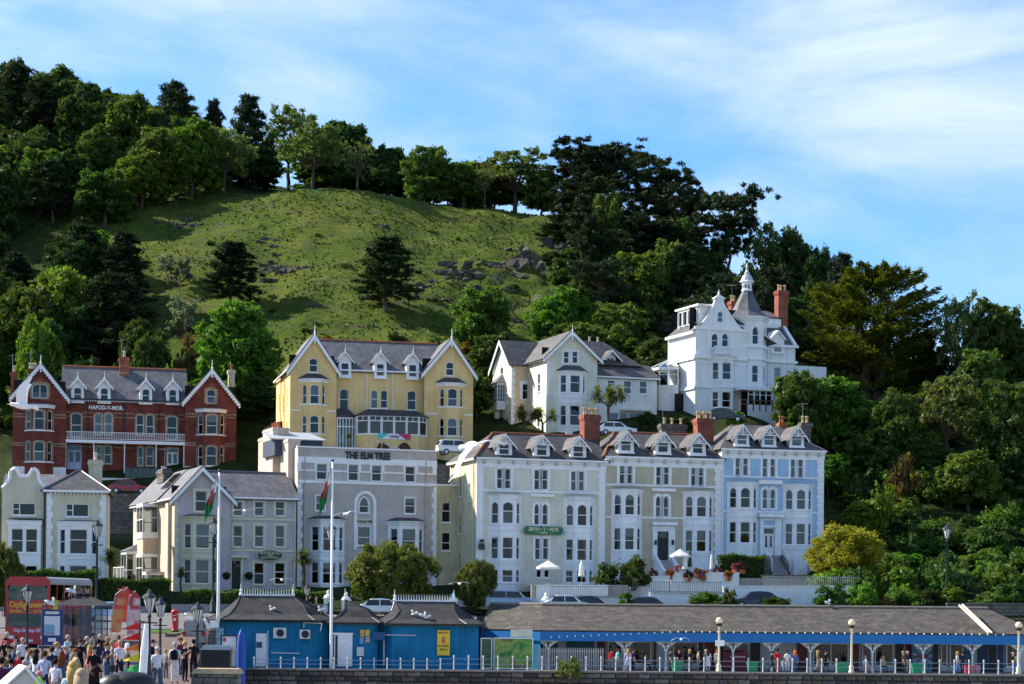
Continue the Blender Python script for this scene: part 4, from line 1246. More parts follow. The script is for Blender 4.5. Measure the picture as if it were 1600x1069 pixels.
# ------------------------------------------------------------------ flat-topped hotel, lower row
def elm():
 h = House('parapet_hotel', 'flat-topped beige hotel with black lettering on its parapet and a tall white arch', 463.6, 926, 192, 20, (400, 660, 3.819), 'hotel')
 W = stucco('beige_render', (.50, .45, .42), .1)
 Pk = stucco('sunlit_side_render', (.62, .50, .41), .12)  # flank copy of the render with the sun's pinkish warmth put into its colour
 o = h.root
 x0, x1 = 0.0, h.x(1077, 550)
 zt = h.z(660, 163)
 sh = dict(style='sash', surround=(.1, WHITE))
 wins = [((361, 247, 423, 342), dict(cur='blind', **sh)), ((551, 251, 611, 348), dict(cur='blind', **sh)), ((690, 257, 749, 352), dict(cur='blind', **sh)), ((890, 263, 948, 357), dict(cur='none', **sh)),
   ((357, 437, 411, 526), dict(cur='blind', **sh)), ((616, 448, 672, 540), dict(rise=.6, cur='blind', **sh)), ((888, 452, 949, 545), dict(cur='blind', **sh)),
   ((606, 622, 682, 735), dict(cur='blindlong', **sh)), ((606, 800, 682, 940), dict(door=dict(m=BLACK, leaves=2)))]
 h.wall(rect(x0, x1, -4, zt), wins, W)
 D = 13.2
 h.box('coping', WHITE, x0 - .1, x1 + .1, -.14, .2, zt, zt + .14)
 # white frieze made of two bands and uprights, leaving beige panels
 za, zb, zc = h.z(660, 216), h.z(660, 247), h.z(660, 300)
 h.band(x0, x1, h.z(660, 252), za, .05, WHITE, name='frieze')
 for a, b in ((245, 268), (350, 360), (424, 440), (543, 551), (612, 628), (678, 690), (749, 766), (879, 890), (949, 966), (1052, 1077)):
  h.band(h.x(a, 270), h.x(b, 270), h.z(660, 292), h.z(660, 252), .05, WHITE, name='frieze_block')
 for a, b in ((245, 360), (424, 551), (612, 690), (749, 890), (949, 1077)):
  h.band(h.x(a, 290), h.x(b, 290), h.z(660, 302), h.z(660, 292), .05, WHITE, name='frieze')
 z = h.z(660, 363); h.band(x0 - .06, x1 + .06, z - .14, z + .14, .1)
 zq0, zq1 = h.z(660, 960), h.z(660, 375)
 h.quoins(x0 - .01, x0 + .5, zq0 - 2, zq1, h=.5); h.quoins(x1 - .5, x1 + .01, zq0 - 2, zq1, h=.5, flip=True)
 # tall arch
 ax0, ax1 = h.x(584, 600), h.x(717, 600)
 zs = h.z(650, 487); zap = h.z(650, 408)
 n = 14
 def arch(e):
  pts = [(ax0 + e, h.z(650, 760)), (ax0 + e, zs)]
  for k in range(1, n):
   a = math.pi * (1 - k / n)
   pts.append(((ax0 + ax1) / 2 + ((ax1 - ax0) / 2 - e) * math.cos(a), zs + (zap - zs - e) * math.sin(a)))
  return pts + [(ax1 - e, zs), (ax1 - e, h.z(650, 760))]
 A, B = arch(0), arch(.3)
 v = [(x, -.07, z) for x, z in A] + [(x, -.07, z) for x, z in B] + [(x, .02, z) for x, z in A] + [(x, .02, z) for x, z in B]
 k = len(A)
 MB().add(v, [q for i in range(k - 1) for q in ((i + 1, i, i + k, i + k + 1), (i, i + 1, i + 1 + 2 * k, i + 2 * k), (i + 1 + k, i + k, i + 3 * k, i + 1 + 3 * k))]).build('arch_moulding', WHITE, o)
 sg = h.rc((598, 576, 697, 611))
 s_ = MB().box(sg[0], sg[1], -.06, .02, sg[2], sg[3]).build('name_panel', mat('cream_panel', (.62, .56, .42), .6), o)
 lettering('THE ELM TREE', .34, BLACK, s_, ((sg[0] + sg[1]) / 2, -.07, (sg[2] + sg[3]) / 2), .01, .012, width=(sg[1] - sg[0]) * .93)
 lettering('THE ELM TREE', .95, BLACK, o, (h.x(667, 202), -.1, h.z(667, 202)), .05, .03, width=h.x(802, 202) - h.x(533, 202))
 for a, b, t in ((316, 526, 0), (786, 1000, 12)):
  h.bay(a, b, 583 + t, 1010, [(622 + t, 767 + t, 0), (836 + t, 962 + t, 0)], WHITE, WHITE, 0, 1.0, .85, zyroof=558 + t, roofm=SLATE_D, bottom=-4, over=.28, cf=.74, bands=(788 + t, 820 + t), cur='blind')
 for zx in (288, 1012): h.downpipe(h.x(zx, 500), -2, h.z(zx, 205 if zx < 500 else 230), mat('beige_pipe', (.5, .42, .37), .6))
 # flank with its stepped chimney breasts
 MB().quad((x0, D, -4), (x0, 0, -4), (x0, 0, zt), (x0, D, zt)).build('side_wall', Pk, o)
 for y0, y1, pr, dz in ((1.6, 4.6, .55, .9), (6.0, 10.2, 1.0, 2.3), (11.0, 13.0, .8, 1.7)):
  MB().box(x0 - pr, x0 + .6, y0, y1, -4, zt + dz).box(x0 - pr - .06, x0 + .66, y0 - .06, y1 + .06, zt + dz - .3, zt + dz - .1).build('chimney_breast', Pk, o)
 for y in (7.0, 8.1, 9.2, 11.6, 12.4): MB().lathe([(.2, 0), (.16, .15), (.14, .5), (.19, .55), (.17, .65)], (x0 - .2, y, zt + (2.3 if y < 11 else 1.7)), 8).build('chimney_pot', TERRA, o)
 MB().quad((x1, 0, -4), (x1, D, -4), (x1, D, zt), (x1, 0, zt)).build('side_wall', W, o)
 MB().quad((x1, D, -4), (x0, D, -4), (x0, D, zt), (x1, D, zt)).build('rear_wall', W, o)
 h.box('flat_roof', LEAD, x0 + .2, x1 - .2, .2, D, zt - .7, zt - .5)
 a = h.rc((246, 105, 398, 150), 4)
 hut = MB().box(a[0] - 2.2, a[1], 4, 9, zt - .5, a[3]).build('roof_hut', mat('slate_blue_board', (.06, .075, .11), .6, var=.2), o)
 MB().slab([(a[0] - 2.8, 3.6, a[3]), (a[1] + .3, 3.6, a[3]), (a[1] - .3, 8, a[3] + 1.0), (a[0] - 2.5, 8, a[3] + 1.0)], .1).build('hut_roof', mat('zinc_roof', (.42, .44, .44), .5, .4, .2, var=.15), hut)
 return h
ELM = elm()

def front_wall_with_bays(h, x0, x1, zt, wins, m):
 return h.wall(rect(x0, x1, -5, zt), wins, m)

def entabl(h, x0, x1, z, m=WHITE, brackets=9, off=0, left=False):
 """projecting eaves cornice on paired brackets"""
 h.band(x0 - .05, x1 + .05, z - .95, z - .45, .06, m, off, 'frieze')
 h.band(x0 - .15, x1 + .15, z - .2, z - .02, .38, m, off, 'cornice')
 h.band(x0 - .1, x1 + .1, z - .42, z - .2, .16, m, off, 'cornice')
 b = MB().box(-.09, .09, off - .32, off, -.6, -.2).mesh('bracket', mat('stone_bracket', (.52, .47, .36), .8))
 for k in range(brackets):
  link('bracket', b, h.root, (x0 + (x1 - x0) * (k + .5) / brackets, 0, z))

# ------------------------------------------------------------------ cream four-storey hotel with the green sign
def bryn():
 h = House('cream_hotel', 'cream four-storey hotel with white bays and a long green name board', 743.5, 918, 192, 18, (690, 640, 3.685), 'hotel')
 W = stucco('pale_cream_render', (.70, .665, .55), .1)
 Sd = stucco('lemon_side_render', (.70, .62, .40), .14)
 o = h.root
 x0, x1 = 0.0, h.x(943, 600)
 zt = h.z(570, 285)
 s = (.22, WHITE)
 pr = []
 for a, b, c, d, y0, y1, cu in ((318, 351, 364, 398, 340, 456, 'none'), (533, 565, 579, 612, 346, 462, 'drapes'), (744, 775, 789, 822, 354, 469, 'net')):
  pr += [((a, y0, b, y1), dict(surround=s, cur=cu)), ((c, y0, d, y1), dict(surround=s, cur=cu))]
 for a, b, y0, y1, r in ((533, 563, 543, 665, .28), (580, 612, 543, 665, .28), (537, 568, 741, 865, 0), (583, 615, 741, 865, 0)):
  pr.append(((a, y0, b, y1), dict(surround=s, rise=r, cur='drapes')))
 pr += [((545, 922, 575, 968), dict(cur='none', style='plain')), ((590, 922, 620, 968), dict(cur='none', style='plain')), ((718, 925, 750, 965), dict(cur='none', style='plain')), ((777, 925, 806, 1004), dict(door=dict(m=BLACK, fan=False)))]
 front_wall_with_bays(h, x0, x1, zt, pr, W)
 entabl(h, x0, x1, zt)
 h.band(x0 - .02, x0 + .62, -4, zt - .9, .05, WHITE, name='pilaster'); h.quoins(x1 - .75, x1 - .02, -3, zt - .9, flip=True, alt=.1)
 zz = h.z(570, 474); h.band(x0 - .05, x1 + .02, zz - .09, zz + .09, .1)
 zz = h.z(570, 690); h.band(x0 - .05, h.x(273, 690), zz - .06, zz + .06, .07)
 for a in ((508, 487, 645, 503), ): r = h.rc(a); h.band(r[0], r[1], r[2], r[3], .22, WHITE, name='hood_mould')
 h.bay(270, 457, 494, 1010, [(530, 656, .3), (734, 860, 0), (922, 995, 0)], WHITE, WHITE, 0, .95, .85, bottom=-5, over=.22, cf=.7, bands=(690, 880), roofm=LEAD)
 h.bay(701, 877, 506, 1010, [(546, 669, .3), (746, 869, 0), (925, 997, 0)], WHITE, WHITE, 0, .95, .85, bottom=-5, over=.22, cf=.7, bands=(702, 890), roofm=LEAD)
 # flank, sunlit
 D = 9.0
 M = face(x0, D, x0, 0)
 wl = [((D - 2.6, D - 1.9, z, z + 1.7), dict(local=True, surround=(.12, WHITE))) for z in (8.2, )] + [((3.0, 3.8, z, z + 1.8), dict(local=True)) for z in (1.5, 5.2, 8.8)]
 h.wall(rect(0, D, -5, zt), wl, Sd, M=M)
 MB(M).tube((D - .8, -.1, -3), (D - .8, -.1, zt), .06, .06, 6).build('downpipe', CREAMP, o)
 MB(M).box(0, D, -.35, -.02, zt - .25, zt - .05).build('gutter', WHITE, o)
 MB().quad((x1, D, -5), (x0, D, -5), (x0, D, zt), (x1, D, zt)).build('rear_wall', W, o)
 zr = h.z(620, 155, 5.0)
 h.ridge_roof(x0, x1, 0, D, zt, zr, SLATE_D, .35, hipl=2.9, ridge=TERRA)
 for zc, k in ((360, 0), (577, 6), (787, 14)):
  h.dormer(zc, 92, 268 + k, 200 + k, 146 + k, .35, roofm=SLATE_P, win=(192 + k, 260 + k), fret=True, over=.4, fin=0, depth=3.0, cur='blind' if zc < 700 else 'none', sash=.66, bm=WHITE)
 # green name board
 a = h.rc((475, 673, 700, 721), -.35)
 G = mat('sign_green', (.012, .14, .075), .4, .4)
 GO = mat('sign_gold', (.72, .63, .36), .5)
 sgn = thing('name_board', 'long green board lettered BRYN Y MOR on the cream hotel', 'sign', h.world(0, -.36), h.th)
 bz = (a[2] + a[3]) / 2
 hh = (a[3] - a[2]) / 2; c = .22
 MB().prism([(a[0] + c, a[2]), (a[1] - c, a[2]), (a[1], a[2] + c), (a[1], a[3] - c), (a[1] - c, a[3]), (a[0] + c, a[3]), (a[0], a[3] - c), (a[0], a[2] + c)], 0, .1).build('board', G, sgn)
 for xx in (a[0] + .5, a[1] - .5): MB().box(xx - .05, xx + .05, .1, .37, bz - .1, bz + .1).build('bracket', IRON, sgn)
 zb_ = sgn.location.z
 lettering('BRYN \u2022 Y \u2022 MOR', .5, GO, sgn, ((a[0] + a[1]) / 2, -.015, bz + hh * .24), .008, .01, width=(a[1] - a[0]) * .76)
 lettering('HOTEL', .24, GO, sgn, ((a[0] + a[1]) / 2, -.015, bz - hh * .55), .008, .008, width=(a[1] - a[0]) * .2)
 for s_ in (-1, 1): MB().box((a[0] + a[1]) / 2 + s_ * .75 - .16, (a[0] + a[1]) / 2 + s_ * .75 + .16, -.02, 0, bz - hh * .58, bz - hh * .52).build('flourish', GO, sgn)
 # wall lantern
 ln = MB().box(h.x(208, 790) - .05, h.x(208, 790) + .55, -.5, -.42, h.z(218, 808), h.z(218, 770)).build('hanging_sign', mat('sign_dark_green', (.02, .06, .05), .5), o)
 MB().box(h.x(208, 790) + .1, h.x(208, 790) + .4, -.7, -.3, h.z(218, 765), h.z(218, 748)).build('wall_lantern', BLACK, o)
 h.chimney((822, 28, 912, 205), 3.8, BRICK_C, 1.3, 5, POT, zbot=zt)
 # low annexe filling the gap at the left
 A = stucco('annexe_render', (.62, .53, .33), .14)
 ax0, ax1 = h.x(-30, 600, 6), -.02
 an = h.z(30, 440, 6)
 h.wall(rect(ax0, ax1, -5, an), [((0, 535, 52, 650), dict(cur='drapes')), ((0, 708, 50, 812), dict(cur='none'))], A, 6.0)
 h.box('annexe_roof', WHITE, ax0, ax1, 5.9, 9, an, an + .15)
 return h
BRYN = bryn()

# ------------------------------------------------------------------ buff house with the flower terrace
def buff():
 b0 = BRYN.world(BRYN.x(943, 600), 0)
 h = House('buff_guest_house', 'buff and white bay-fronted guest house with a dark doorway up steps', 0, 0, 100, 15, (920, 640, 3.687), 'house')
 h.root.location = (b0.x + .02, b0.y + .02, P(946, 905, b0.y).z); h.o = Vector(h.root.location)
 W = stucco('buff_render', (.51, .455, .335), .1)
 o = h.root
 x0, x1 = 0.0, h.x(764, 600)
 zt = h.z(430, 276)
 s = (.24, WHITE)
 pr = []
 for a, b, c, d, y0, y1, cu in ((176, 208, 221, 252, 314, 428, 'blind'), (387, 417, 432, 462, 320, 434, 'none'), (588, 617, 632, 662, 328, 440, 'blind')):
  pr += [((a, y0, b, y1), dict(surround=s, cur=cu)), ((c, y0, d, y1), dict(surround=s, cur=cu))]
 for a, b in ((385, 415), (430, 460)): pr.append(((a, 498, b, 618), dict(surround=s, rise=.3, cur='half')))
 pr.append(((393, 704, 457, 868), dict(door=dict(m=BLACK, glazed=False))))
 pr.append(((628, 874, 672, 903), dict(cur='none', style='plain')))
 front_wall_with_bays(h, x0, x1, zt, pr, W)
 entabl(h, x0, x1, zt)
 h.quoins(x1 - .75, x1 - .02, -3, zt - .9, flip=True, alt=.1)
 for zy, e in ((440, 0), (625, 0)): zz = h.z(430, zy); h.band(x0, x1, zz - .09, zz + .09, .1)
 r = h.rc((360, 455, 497, 472)); h.band(r[0], r[1], r[2], r[3], .25, WHITE, name='hood_mould')
 r = h.rc((358, 650, 502, 667)); h.band(r[0], r[1], r[2], r[3], .55, WHITE, name='door_hood')
 r = h.rc((366, 669, 496, 702)); h.band(r[0], r[1], r[2], r[3], .12, WHITE, name='door_frieze')
 for a in ((366, 702, 392, 868), (458, 702, 494, 868)):
  r = h.rc(a); h.band(r[0], r[1], r[2], r[3], .16, WHITE, name='door_pilaster')
 for zx in (380, 479):
  r = h.rc((zx - 5, 752, zx + 5, 780)); MB().box(r[0], r[1], -.4, -.17, r[2], r[3]).build('wall_lantern', BLACK, o)
 h.bay(130, 305, 462, 900, [(487, 607, .3), (681, 809, 0)], WHITE, WHITE, 0, .95, .85, bottom=-5, over=.22, cf=.7, bands=(652, 825), cur='blind')
 h.bay(542, 717, 474, 900, [(498, 619, .3), (694, 819, 0)], WHITE, WHITE, 0, .95, .85, bottom=-5, over=.22, cf=.7, bands=(662, 835), cur='blind')
 D = 11.5
 MB().quad((x1, 0, -5), (x1, D, -5), (x1, D, zt), (x1, 0, zt)).build('side_wall', W, o)
 MB().quad((x1, D, -5), (x0, D, -5), (x0, D, zt), (x1, D, zt)).build('rear_wall', W, o)
 MB().quad((x0, D, 6), (x0, 0, 6), (x0, 0, zt), (x0, D, zt)).build('side_wall', W, o)
 h.ridge_roof(x0, x1, 0, D, zt, h.z(400, 142, 5.0), SLATE_D, .35, hipl=2.6, ridge=TERRA)
 for zc, k in ((214, 0), (428, 8), (628, 14)):
  h.dormer(zc, 92, 248 + k, 184 + k, 128 + k, .3, roofm=SLATE_P, win=(172 + k, 240 + k), fret=True, over=.42, fin=0, depth=3.0, cur='blind' if zc > 400 else 'half', sash=.66)
 h.chimney((627, 50, 720, 195), 4.2, BRICK_C, 1.3, 5, POT, zbot=zt)
 # flat dark stack and hut behind the ridge
 h.chimney((420, 82, 562, 150), 7, RUBBLE, 1.0, 3, POT, poth=.6)
 # entrance steps between white strings
 dx0, dx1 = h.x(388, 860), h.x(462, 860)
 zd = h.z(425, 868)
 stn = mat('step_stone', (.4, .38, .33), .9, var=.2)
 for k in range(8): MB().box(dx0, dx1, -.3 - .32 * (k + 1), -.3 - .32 * k, -5, zd - .17 * (k + 1)).build('step', stn, o)
 MB().box(dx0, dx1, -.3, 0, -5, zd).build('step', stn, o)
 for xa in (dx0 - .3, dx1):
  MB(Matrix.Translation((xa, 0, 0))).slab([(0, -3.0, zd - 1.1), (.3, -3.0, zd - 1.1), (.3, -.1, zd + .55), (0, -.1, zd + .55)], 1.6).build('stair_string', WHITE, o)
 return h
BUFFH = buff()

# ------------------------------------------------------------------ pale blue house at the end of the row
def blue():
 b0 = BUFFH.world(BUFFH.x(764, 600), 0)
 h = House('pale_blue_house', 'pale blue house with white bays at the right end of the row', 0, 0, 100, 12, (920, 640, 3.687), 'house')
 h.root.location = (b0.x + .02, b0.y + .03, P(1127, 895, b0.y).z); h.o = Vector(h.root.location)
 W = stucco('sky_blue_render', (.37, .54, .73), .08)
 o = h.root
 x0, x1 = 0.0, h.x(1353, 500)
 zt = h.z(1050, 230)
 s = (.2, WHITE)
 pr = []
 for a, b, c, d, y0, y1 in ((843, 873, 888, 918, 272, 382), (1000, 1030, 1045, 1075, 279, 388), (1162, 1190, 1205, 1235, 285, 393)):
  pr += [((a, y0, b, y1), dict(surround=s, cur='net')), ((c, y0, d, y1), dict(surround=s, cur='net'))]
 for a, b in ((1000, 1030), (1045, 1075)): pr.append(((a, 456, b, 572), dict(surround=s, rise=.28, cur='net')))
 pr.append(((1006, 682, 1068, 842), dict(door=dict(m=WHITE, leaves=2))))
 front_wall_with_bays(h, x0, x1, zt, pr, W)
 entabl(h, x0, x1, zt)
 h.band(x0, x0 + .15, -3, zt - .9, .05, WHITE, name='pilaster'); h.quoins(x1 - .7, x1, -3, zt - .9, flip=True, alt=.1)
 for zy in (392, 590): zz = h.z(1050, zy); h.band(x0, x1, zz - .08, zz + .08, .1)
 r = h.rc((975, 408, 1112, 430)); h.band(r[0], r[1], r[2], r[3], .3, WHITE, name='hood_mould')
 r = h.rc((975, 600, 1112, 622)); h.band(r[0], r[1], r[2], r[3], .6, WHITE, name='door_hood')
 r = h.rc((990, 626, 1100, 640)); h.band(r[0], r[1], r[2], r[3], .1, WHITE, name='door_frieze')
 for a in ((984, 625, 1004, 842), (1070, 625, 1108, 842)): r = h.rc(a); h.band(r[0], r[1], r[2], r[3], .14, WHITE, name='door_pilaster')
 r = h.rc((985, 668, 1104, 680)); h.band(r[0], r[1], r[2], r[3], .2, WHITE, name='door_lintel')
 h.bay(795, 973, 420, 900, [(448, 566, .3), (646, 769, 0)], WHITE, WHITE, 0, .95, .85, bottom=-5, over=.22, cf=.7, bands=(610, 790), cur='drapes')
 h.bay(1118, 1288, 432, 900, [(459, 576, .3), (656, 779, 0)], WHITE, WHITE, 0, .95, .85, bottom=-5, over=.22, cf=.7, bands=(620, 800), cur='net')
 D = 10.5
 MB().quad((x1, 0, -5), (x1, D, -5), (x1, D, zt), (x1, 0, zt)).build('side_wall', W, o)
 MB().quad((x1, D, -5), (x0, D, -5), (x0, D, zt), (x1, D, zt)).build('rear_wall', W, o)
 MB().quad((x0, D, 4), (x0, 0, 4), (x0, 0, zt), (x0, D, zt)).build('side_wall', WHITE, o)
 h.ridge_roof(x0, x1, 0, D, zt, h.z(1000, 95, 4.6), SLATE_P, .35, hipl=2.6, hipr=3.0, ridge=None)
 for zc, k in ((882, 0), (1038, 4), (1198, 8)):
  h.dormer(zc, 84, 208 + k, 148 + k, 92 + k, .3, roofm=SLATE_P, win=(132 + k, 202 + k), fret=True, over=.42, fin=0, depth=3.0, cur='blindlong', sash=.7)
 h.chimney((1226, 75, 1282, 180), 4.4, RUBBLE, 1.0, 2, POT, zbot=zt)
 h.chimney((1100, 75, 1135, 110), 7.5, TERRA, .8, 2, TERRA)
 st = mat('grey_steps', (.3, .29, .28), .9, var=.2)
 dx0, dx1 = h.x(1000, 850), h.x(1085, 850)
 zd = h.z(1040, 843)
 for k in range(9): MB().box(dx0, dx1, -.3 - .32 * (k + 1), -.3 - .32 * k, -5, zd - .17 * (k + 1)).build('step', st, o)
 MB().box(dx0, dx1, -.3, 0, -5, zd).build('step', st, o)
 for xa in (dx0 - .3, dx1):
  MB(Matrix.Translation((xa, 0, 0))).slab([(0, -3.2, zd - 1.3), (.3, -3.2, zd - 1.3), (.3, -1.0, zd + .1), (0, -1.0, zd + .1)], 1.6).build('stair_string', RUBBLE, o)
  hr = MB().tube((xa + .15, -3.3, zd - .4), (xa + .15, -.8, zd + 1.0), .045, .045, 6).tube((xa + .15, -3.3, zd - 1.6), (xa + .15, -3.3, zd - .4), .04, .04, 6)
  hr.build('handrail', WHITE, o)
 return h
BLUEH = blue()

# ------------------------------------------------------------------ mauve-grey guest house with the oval sign
def belle():
 h = House('grey_guest_house', 'mauve-grey guest house with cream window surrounds and an oval green sign', 271.5, 926, 185, 21, (0, 700, 3.333))
 W = stucco('mauve_grey_render', (.50, .45, .445), .1)
 Sd = stucco('sunlit_flank_render', (.60, .48, .38), .12)  # same wall as the front, sunlit pink painted into the colour
 o = h.root
 cs = (.2, CREAMP)
 x0, x1 = 0.0, h.x(1200, 500)
 ze, za, xm = h.z(1050, 262), h.z(1050, 108), h.x(1050, 250)
 h.wall([(x0, -4), (x1, -4), (x1, ze), (xm, za), (x0, ze)], [((1016, 223, 1078, 331), dict(surround=cs, cur='drapes'))], W)
 h.gable_roof(x0, x1, 0, 14, ze, za, SLATE, .4, ridge=LEAD, xa=xm)
 h.barge(x0, x1, -.42, ze, za, .5, .32, xa=xm, finial=0)
 h.quoins(x0, x0 + .4, -3, ze - .4, CREAMP, h=.45, alt=.14)
 h.bay(946, 1138, 362, 740, [(394, 523, 0), (581, 706, 0)], CREAMP, CREAMP, 0, .95, .8, zyroof=346, bottom=-4, over=.3, cf=.72, bands=(385, 540, 572), cur='blindlong')
 # right range
 y0 = .5
 w1 = h.x(1541, 500, y0)
 zw = h.z(1370, 262, y0)
 wn = []
 for a, b in ((1214, 1262), (1326, 1373), (1434, 1482)):
  wn += [((a, 279, b, 354), dict(surround=cs, cur='half')), ((a, 404, b, 516), dict(surround=cs, cur='half' if a < 1400 else 'net'))]
  if a > 1300: wn.append(((a - 3, 598, b + 2, 711), dict(surround=cs, cur='none' if a > 1400 else 'half')))
 wn.append(((1206, 588, 1250, 735), dict(door=dict(m=BLACK, glazed=False))))
 h.wall(rect(x1 + .01, w1, -4, zw), wn, W, y0)
 for zy in (372, 535): z = h.z(1370, zy, y0); h.band(x1 + .01, w1, z - .09, z + .09, .08, CREAMP, y0)
 r = h.rc((1196, 560, 1290, 572), y0); h.band(r[0], r[1], r[2], r[3], .5, CREAMP, y0, 'door_hood')
 for a in ((1192, 572, 1204, 735), (1252, 572, 1264, 735)): r = h.rc(a, y0); h.band(r[0], r[1], r[2], r[3], .2, CREAMP, y0, 'door_pilaster')
 h.ridge_roof(x1 - 1.5, w1, y0, 10, zw, h.z(1270, 133, 5.2), SLATE, .35, hipr=.0, ridge=LEAD)
 h.gutter(x1 + .3, w1 + .2, zw + .05, y0 - .3)
 h.downpipe(h.x(1532, 500, y0), -2, zw, CREAMP, y0 - .08)
 MB().quad((w1, 10, -4), (x0, 14, -4), (x0, 14, ze), (w1, 10, zw)).build('rear_wall', W, o)
 # sunlit flank with stepped bays
 M = face(x0, 20, x0, 0)
 h.wall(rect(0, 20, -4, ze), [((16.0, 16.6, ze - 3.3, ze - .8), dict(local=True, style='plain')), ((3.0, 3.9, ze - 3, ze - 1), dict(local=True))], Sd, M=M)
 MB(M).box(17.3, 18.6, -.3, .02, -4, ze - .1).build('buttress', Sd, o)
 MB(M).box(0, 20, -.4, -.02, ze - .2, ze - .02).build('gutter', WHITE, o)
 def oriel(u0, u1, pr, z0, z1, nm, roof):
  b = MB(M).box(u0, u1, -pr, .02, z0 - .5, z0).box(u0, u1, -pr, .02, z1, z1 + .25).box(u0 + .01, u0 + .09, -pr + .01, -pr + .09, z0 - .01, z1 + .01).build('oriel_window', nm, o)
  make_window(b, M @ shift(-pr), u0, u1, z0, z1, 0, 'sash2', recess=.08, flat=True, sill=False, cur='half')
  for a, c in (((u0, 0), (u0, -pr)), ((u1, -pr), (u1, 0))):
   make_window(b, M @ face(*a, *c), .02, pr - .02, z0, z1, 0, 'sash', recess=.08, flat=True, sill=False, cur='none')
  if roof: MB(M).add([(u0 - .15, -pr - .15, z1 + .25), (u1 + .15, -pr - .15, z1 + .25), (u1 + .15, 0, z1 + .25), (u0 - .15, 0, z1 + .25), ((u0 + u1) / 2, 0, z1 + 1.1)], [(0, 1, 4), (1, 2, 4), (3, 0, 4)]).build('oriel_roof', SLATE, b)
 oriel(9.6, 12.6, 1.5, ze - 3.0, ze - .5, WHITE, False)
 MB(M).box(9.7, 12.5, -1.4, .02, ze - 5.1, ze - 3.5).build('oriel_wall', Sd, o)
 oriel(9.6, 12.6, 1.5, ze - 7.7, ze - 5.2, WHITE, False)
 oriel(2.2, 5.0, 1.6, ze - 8.0, ze - 4.8, WHITE, True)
 oriel(13.8, 15.8, 1.7, ze - 9.9, ze - 6.9, mat('grey_timber', (.42, .40, .39), .7), False)
 MB(M).box(0, 13.5, -3.2, 0, -4, ze - 8.8).build('side_extension', Sd, o)
 MB(M).box(-.2, 13.6, -3.4, 0, ze - 8.8, ze - 8.55).build('extension_roof', WHITE, o)
 for k in range(3): make_window(o, M @ shift(-3.22), 7.2 + k * 1.9, 8.8 + k * 1.9, .3, 2.4, 0, 'case', recess=.1, cur='none', sill=False)
 # second roof slope with rooflight further back
 MB().slab([(x0 - .4, 6, ze - .1), (xm, 6, za + .2), (xm, 20, za + .2), (x0 - .4, 20, ze - .1)][::-1], .14).build('rear_roof', SLATE, o)
 MB().slab([(x0 + .6, 6.4, ze + 1.2), (x0 + 1.9, 6.4, ze + 2.6), (x0 + 1.9, 9.4, ze + 2.6), (x0 + .6, 9.4, ze + 1.2)][::-1], .06).build('rooflight', glass('dark_glass', (.3, .32, .35), .2), o)
 h.chimney((850, 108, 890, 180), 12, RUBBLE, 3.0, 2, POTW, poth=.3)
 # oval sign
 a = h.rc((1337, 531, 1475, 587), y0 - .3)
 sg = thing('oval_sign', 'oval dark green sign lettered BELLE VUE HOUSE on the grey guest house', 'sign', h.world((a[0] + a[1]) / 2, y0 - .25, (a[2] + a[3]) / 2), h.th)
 rx, rz_ = (a[1] - a[0]) / 2, (a[3] - a[2]) / 2
 el = lambda k: [(rx * k * math.cos(R(i * 15)), rz_ * k * math.sin(R(i * 15))) for i in range(24)]
 MB().prism(el(1), 0, .08).build('board', mat('sign_dark_green', (.02, .06, .05), .5), sg)
 MB().ring(el(1.0), el(.95), -.02, .02).build('rim', mat('sign_gold', (.72, .63, .36), .5), sg)
 go = MATS.get('sign_gold') or GREYM
 lettering('BELLE VUE HOUSE', .4, go, sg, (0, -.02, rz_ * .42), .006, .006, width=rx * 1.45)
 lettering('GUEST', .22, go, sg, (0, -.02, -.02), .006, .004, width=rx * .5)
 lettering('HOLIDAY APARTMENTS', .22, go, sg, (0, -.02, -rz_ * .42), .006, .004, width=rx * 1.3)
 for s_ in (-1, 1): MB().box(s_ * rx * .7 - .04, s_ * rx * .7 + .04, .08, .26, -.05, .05).build('bracket', IRON, sg)
 # hanging baskets by the door
 for zx in (1178, 1296):
  r = h.at(zx, 668, y0 - .4)
  MB().lathe([(.02, -.35), (.3, -.2), (.42, .1), (.3, .3), (.05, .4)], (r[0], y0 - .45, r[1]), 9).build('hanging_basket', leaf('basket_leaf', (.02, .035, .012), (.05, .03, .03)), o)
 return h
BELLE = belle()

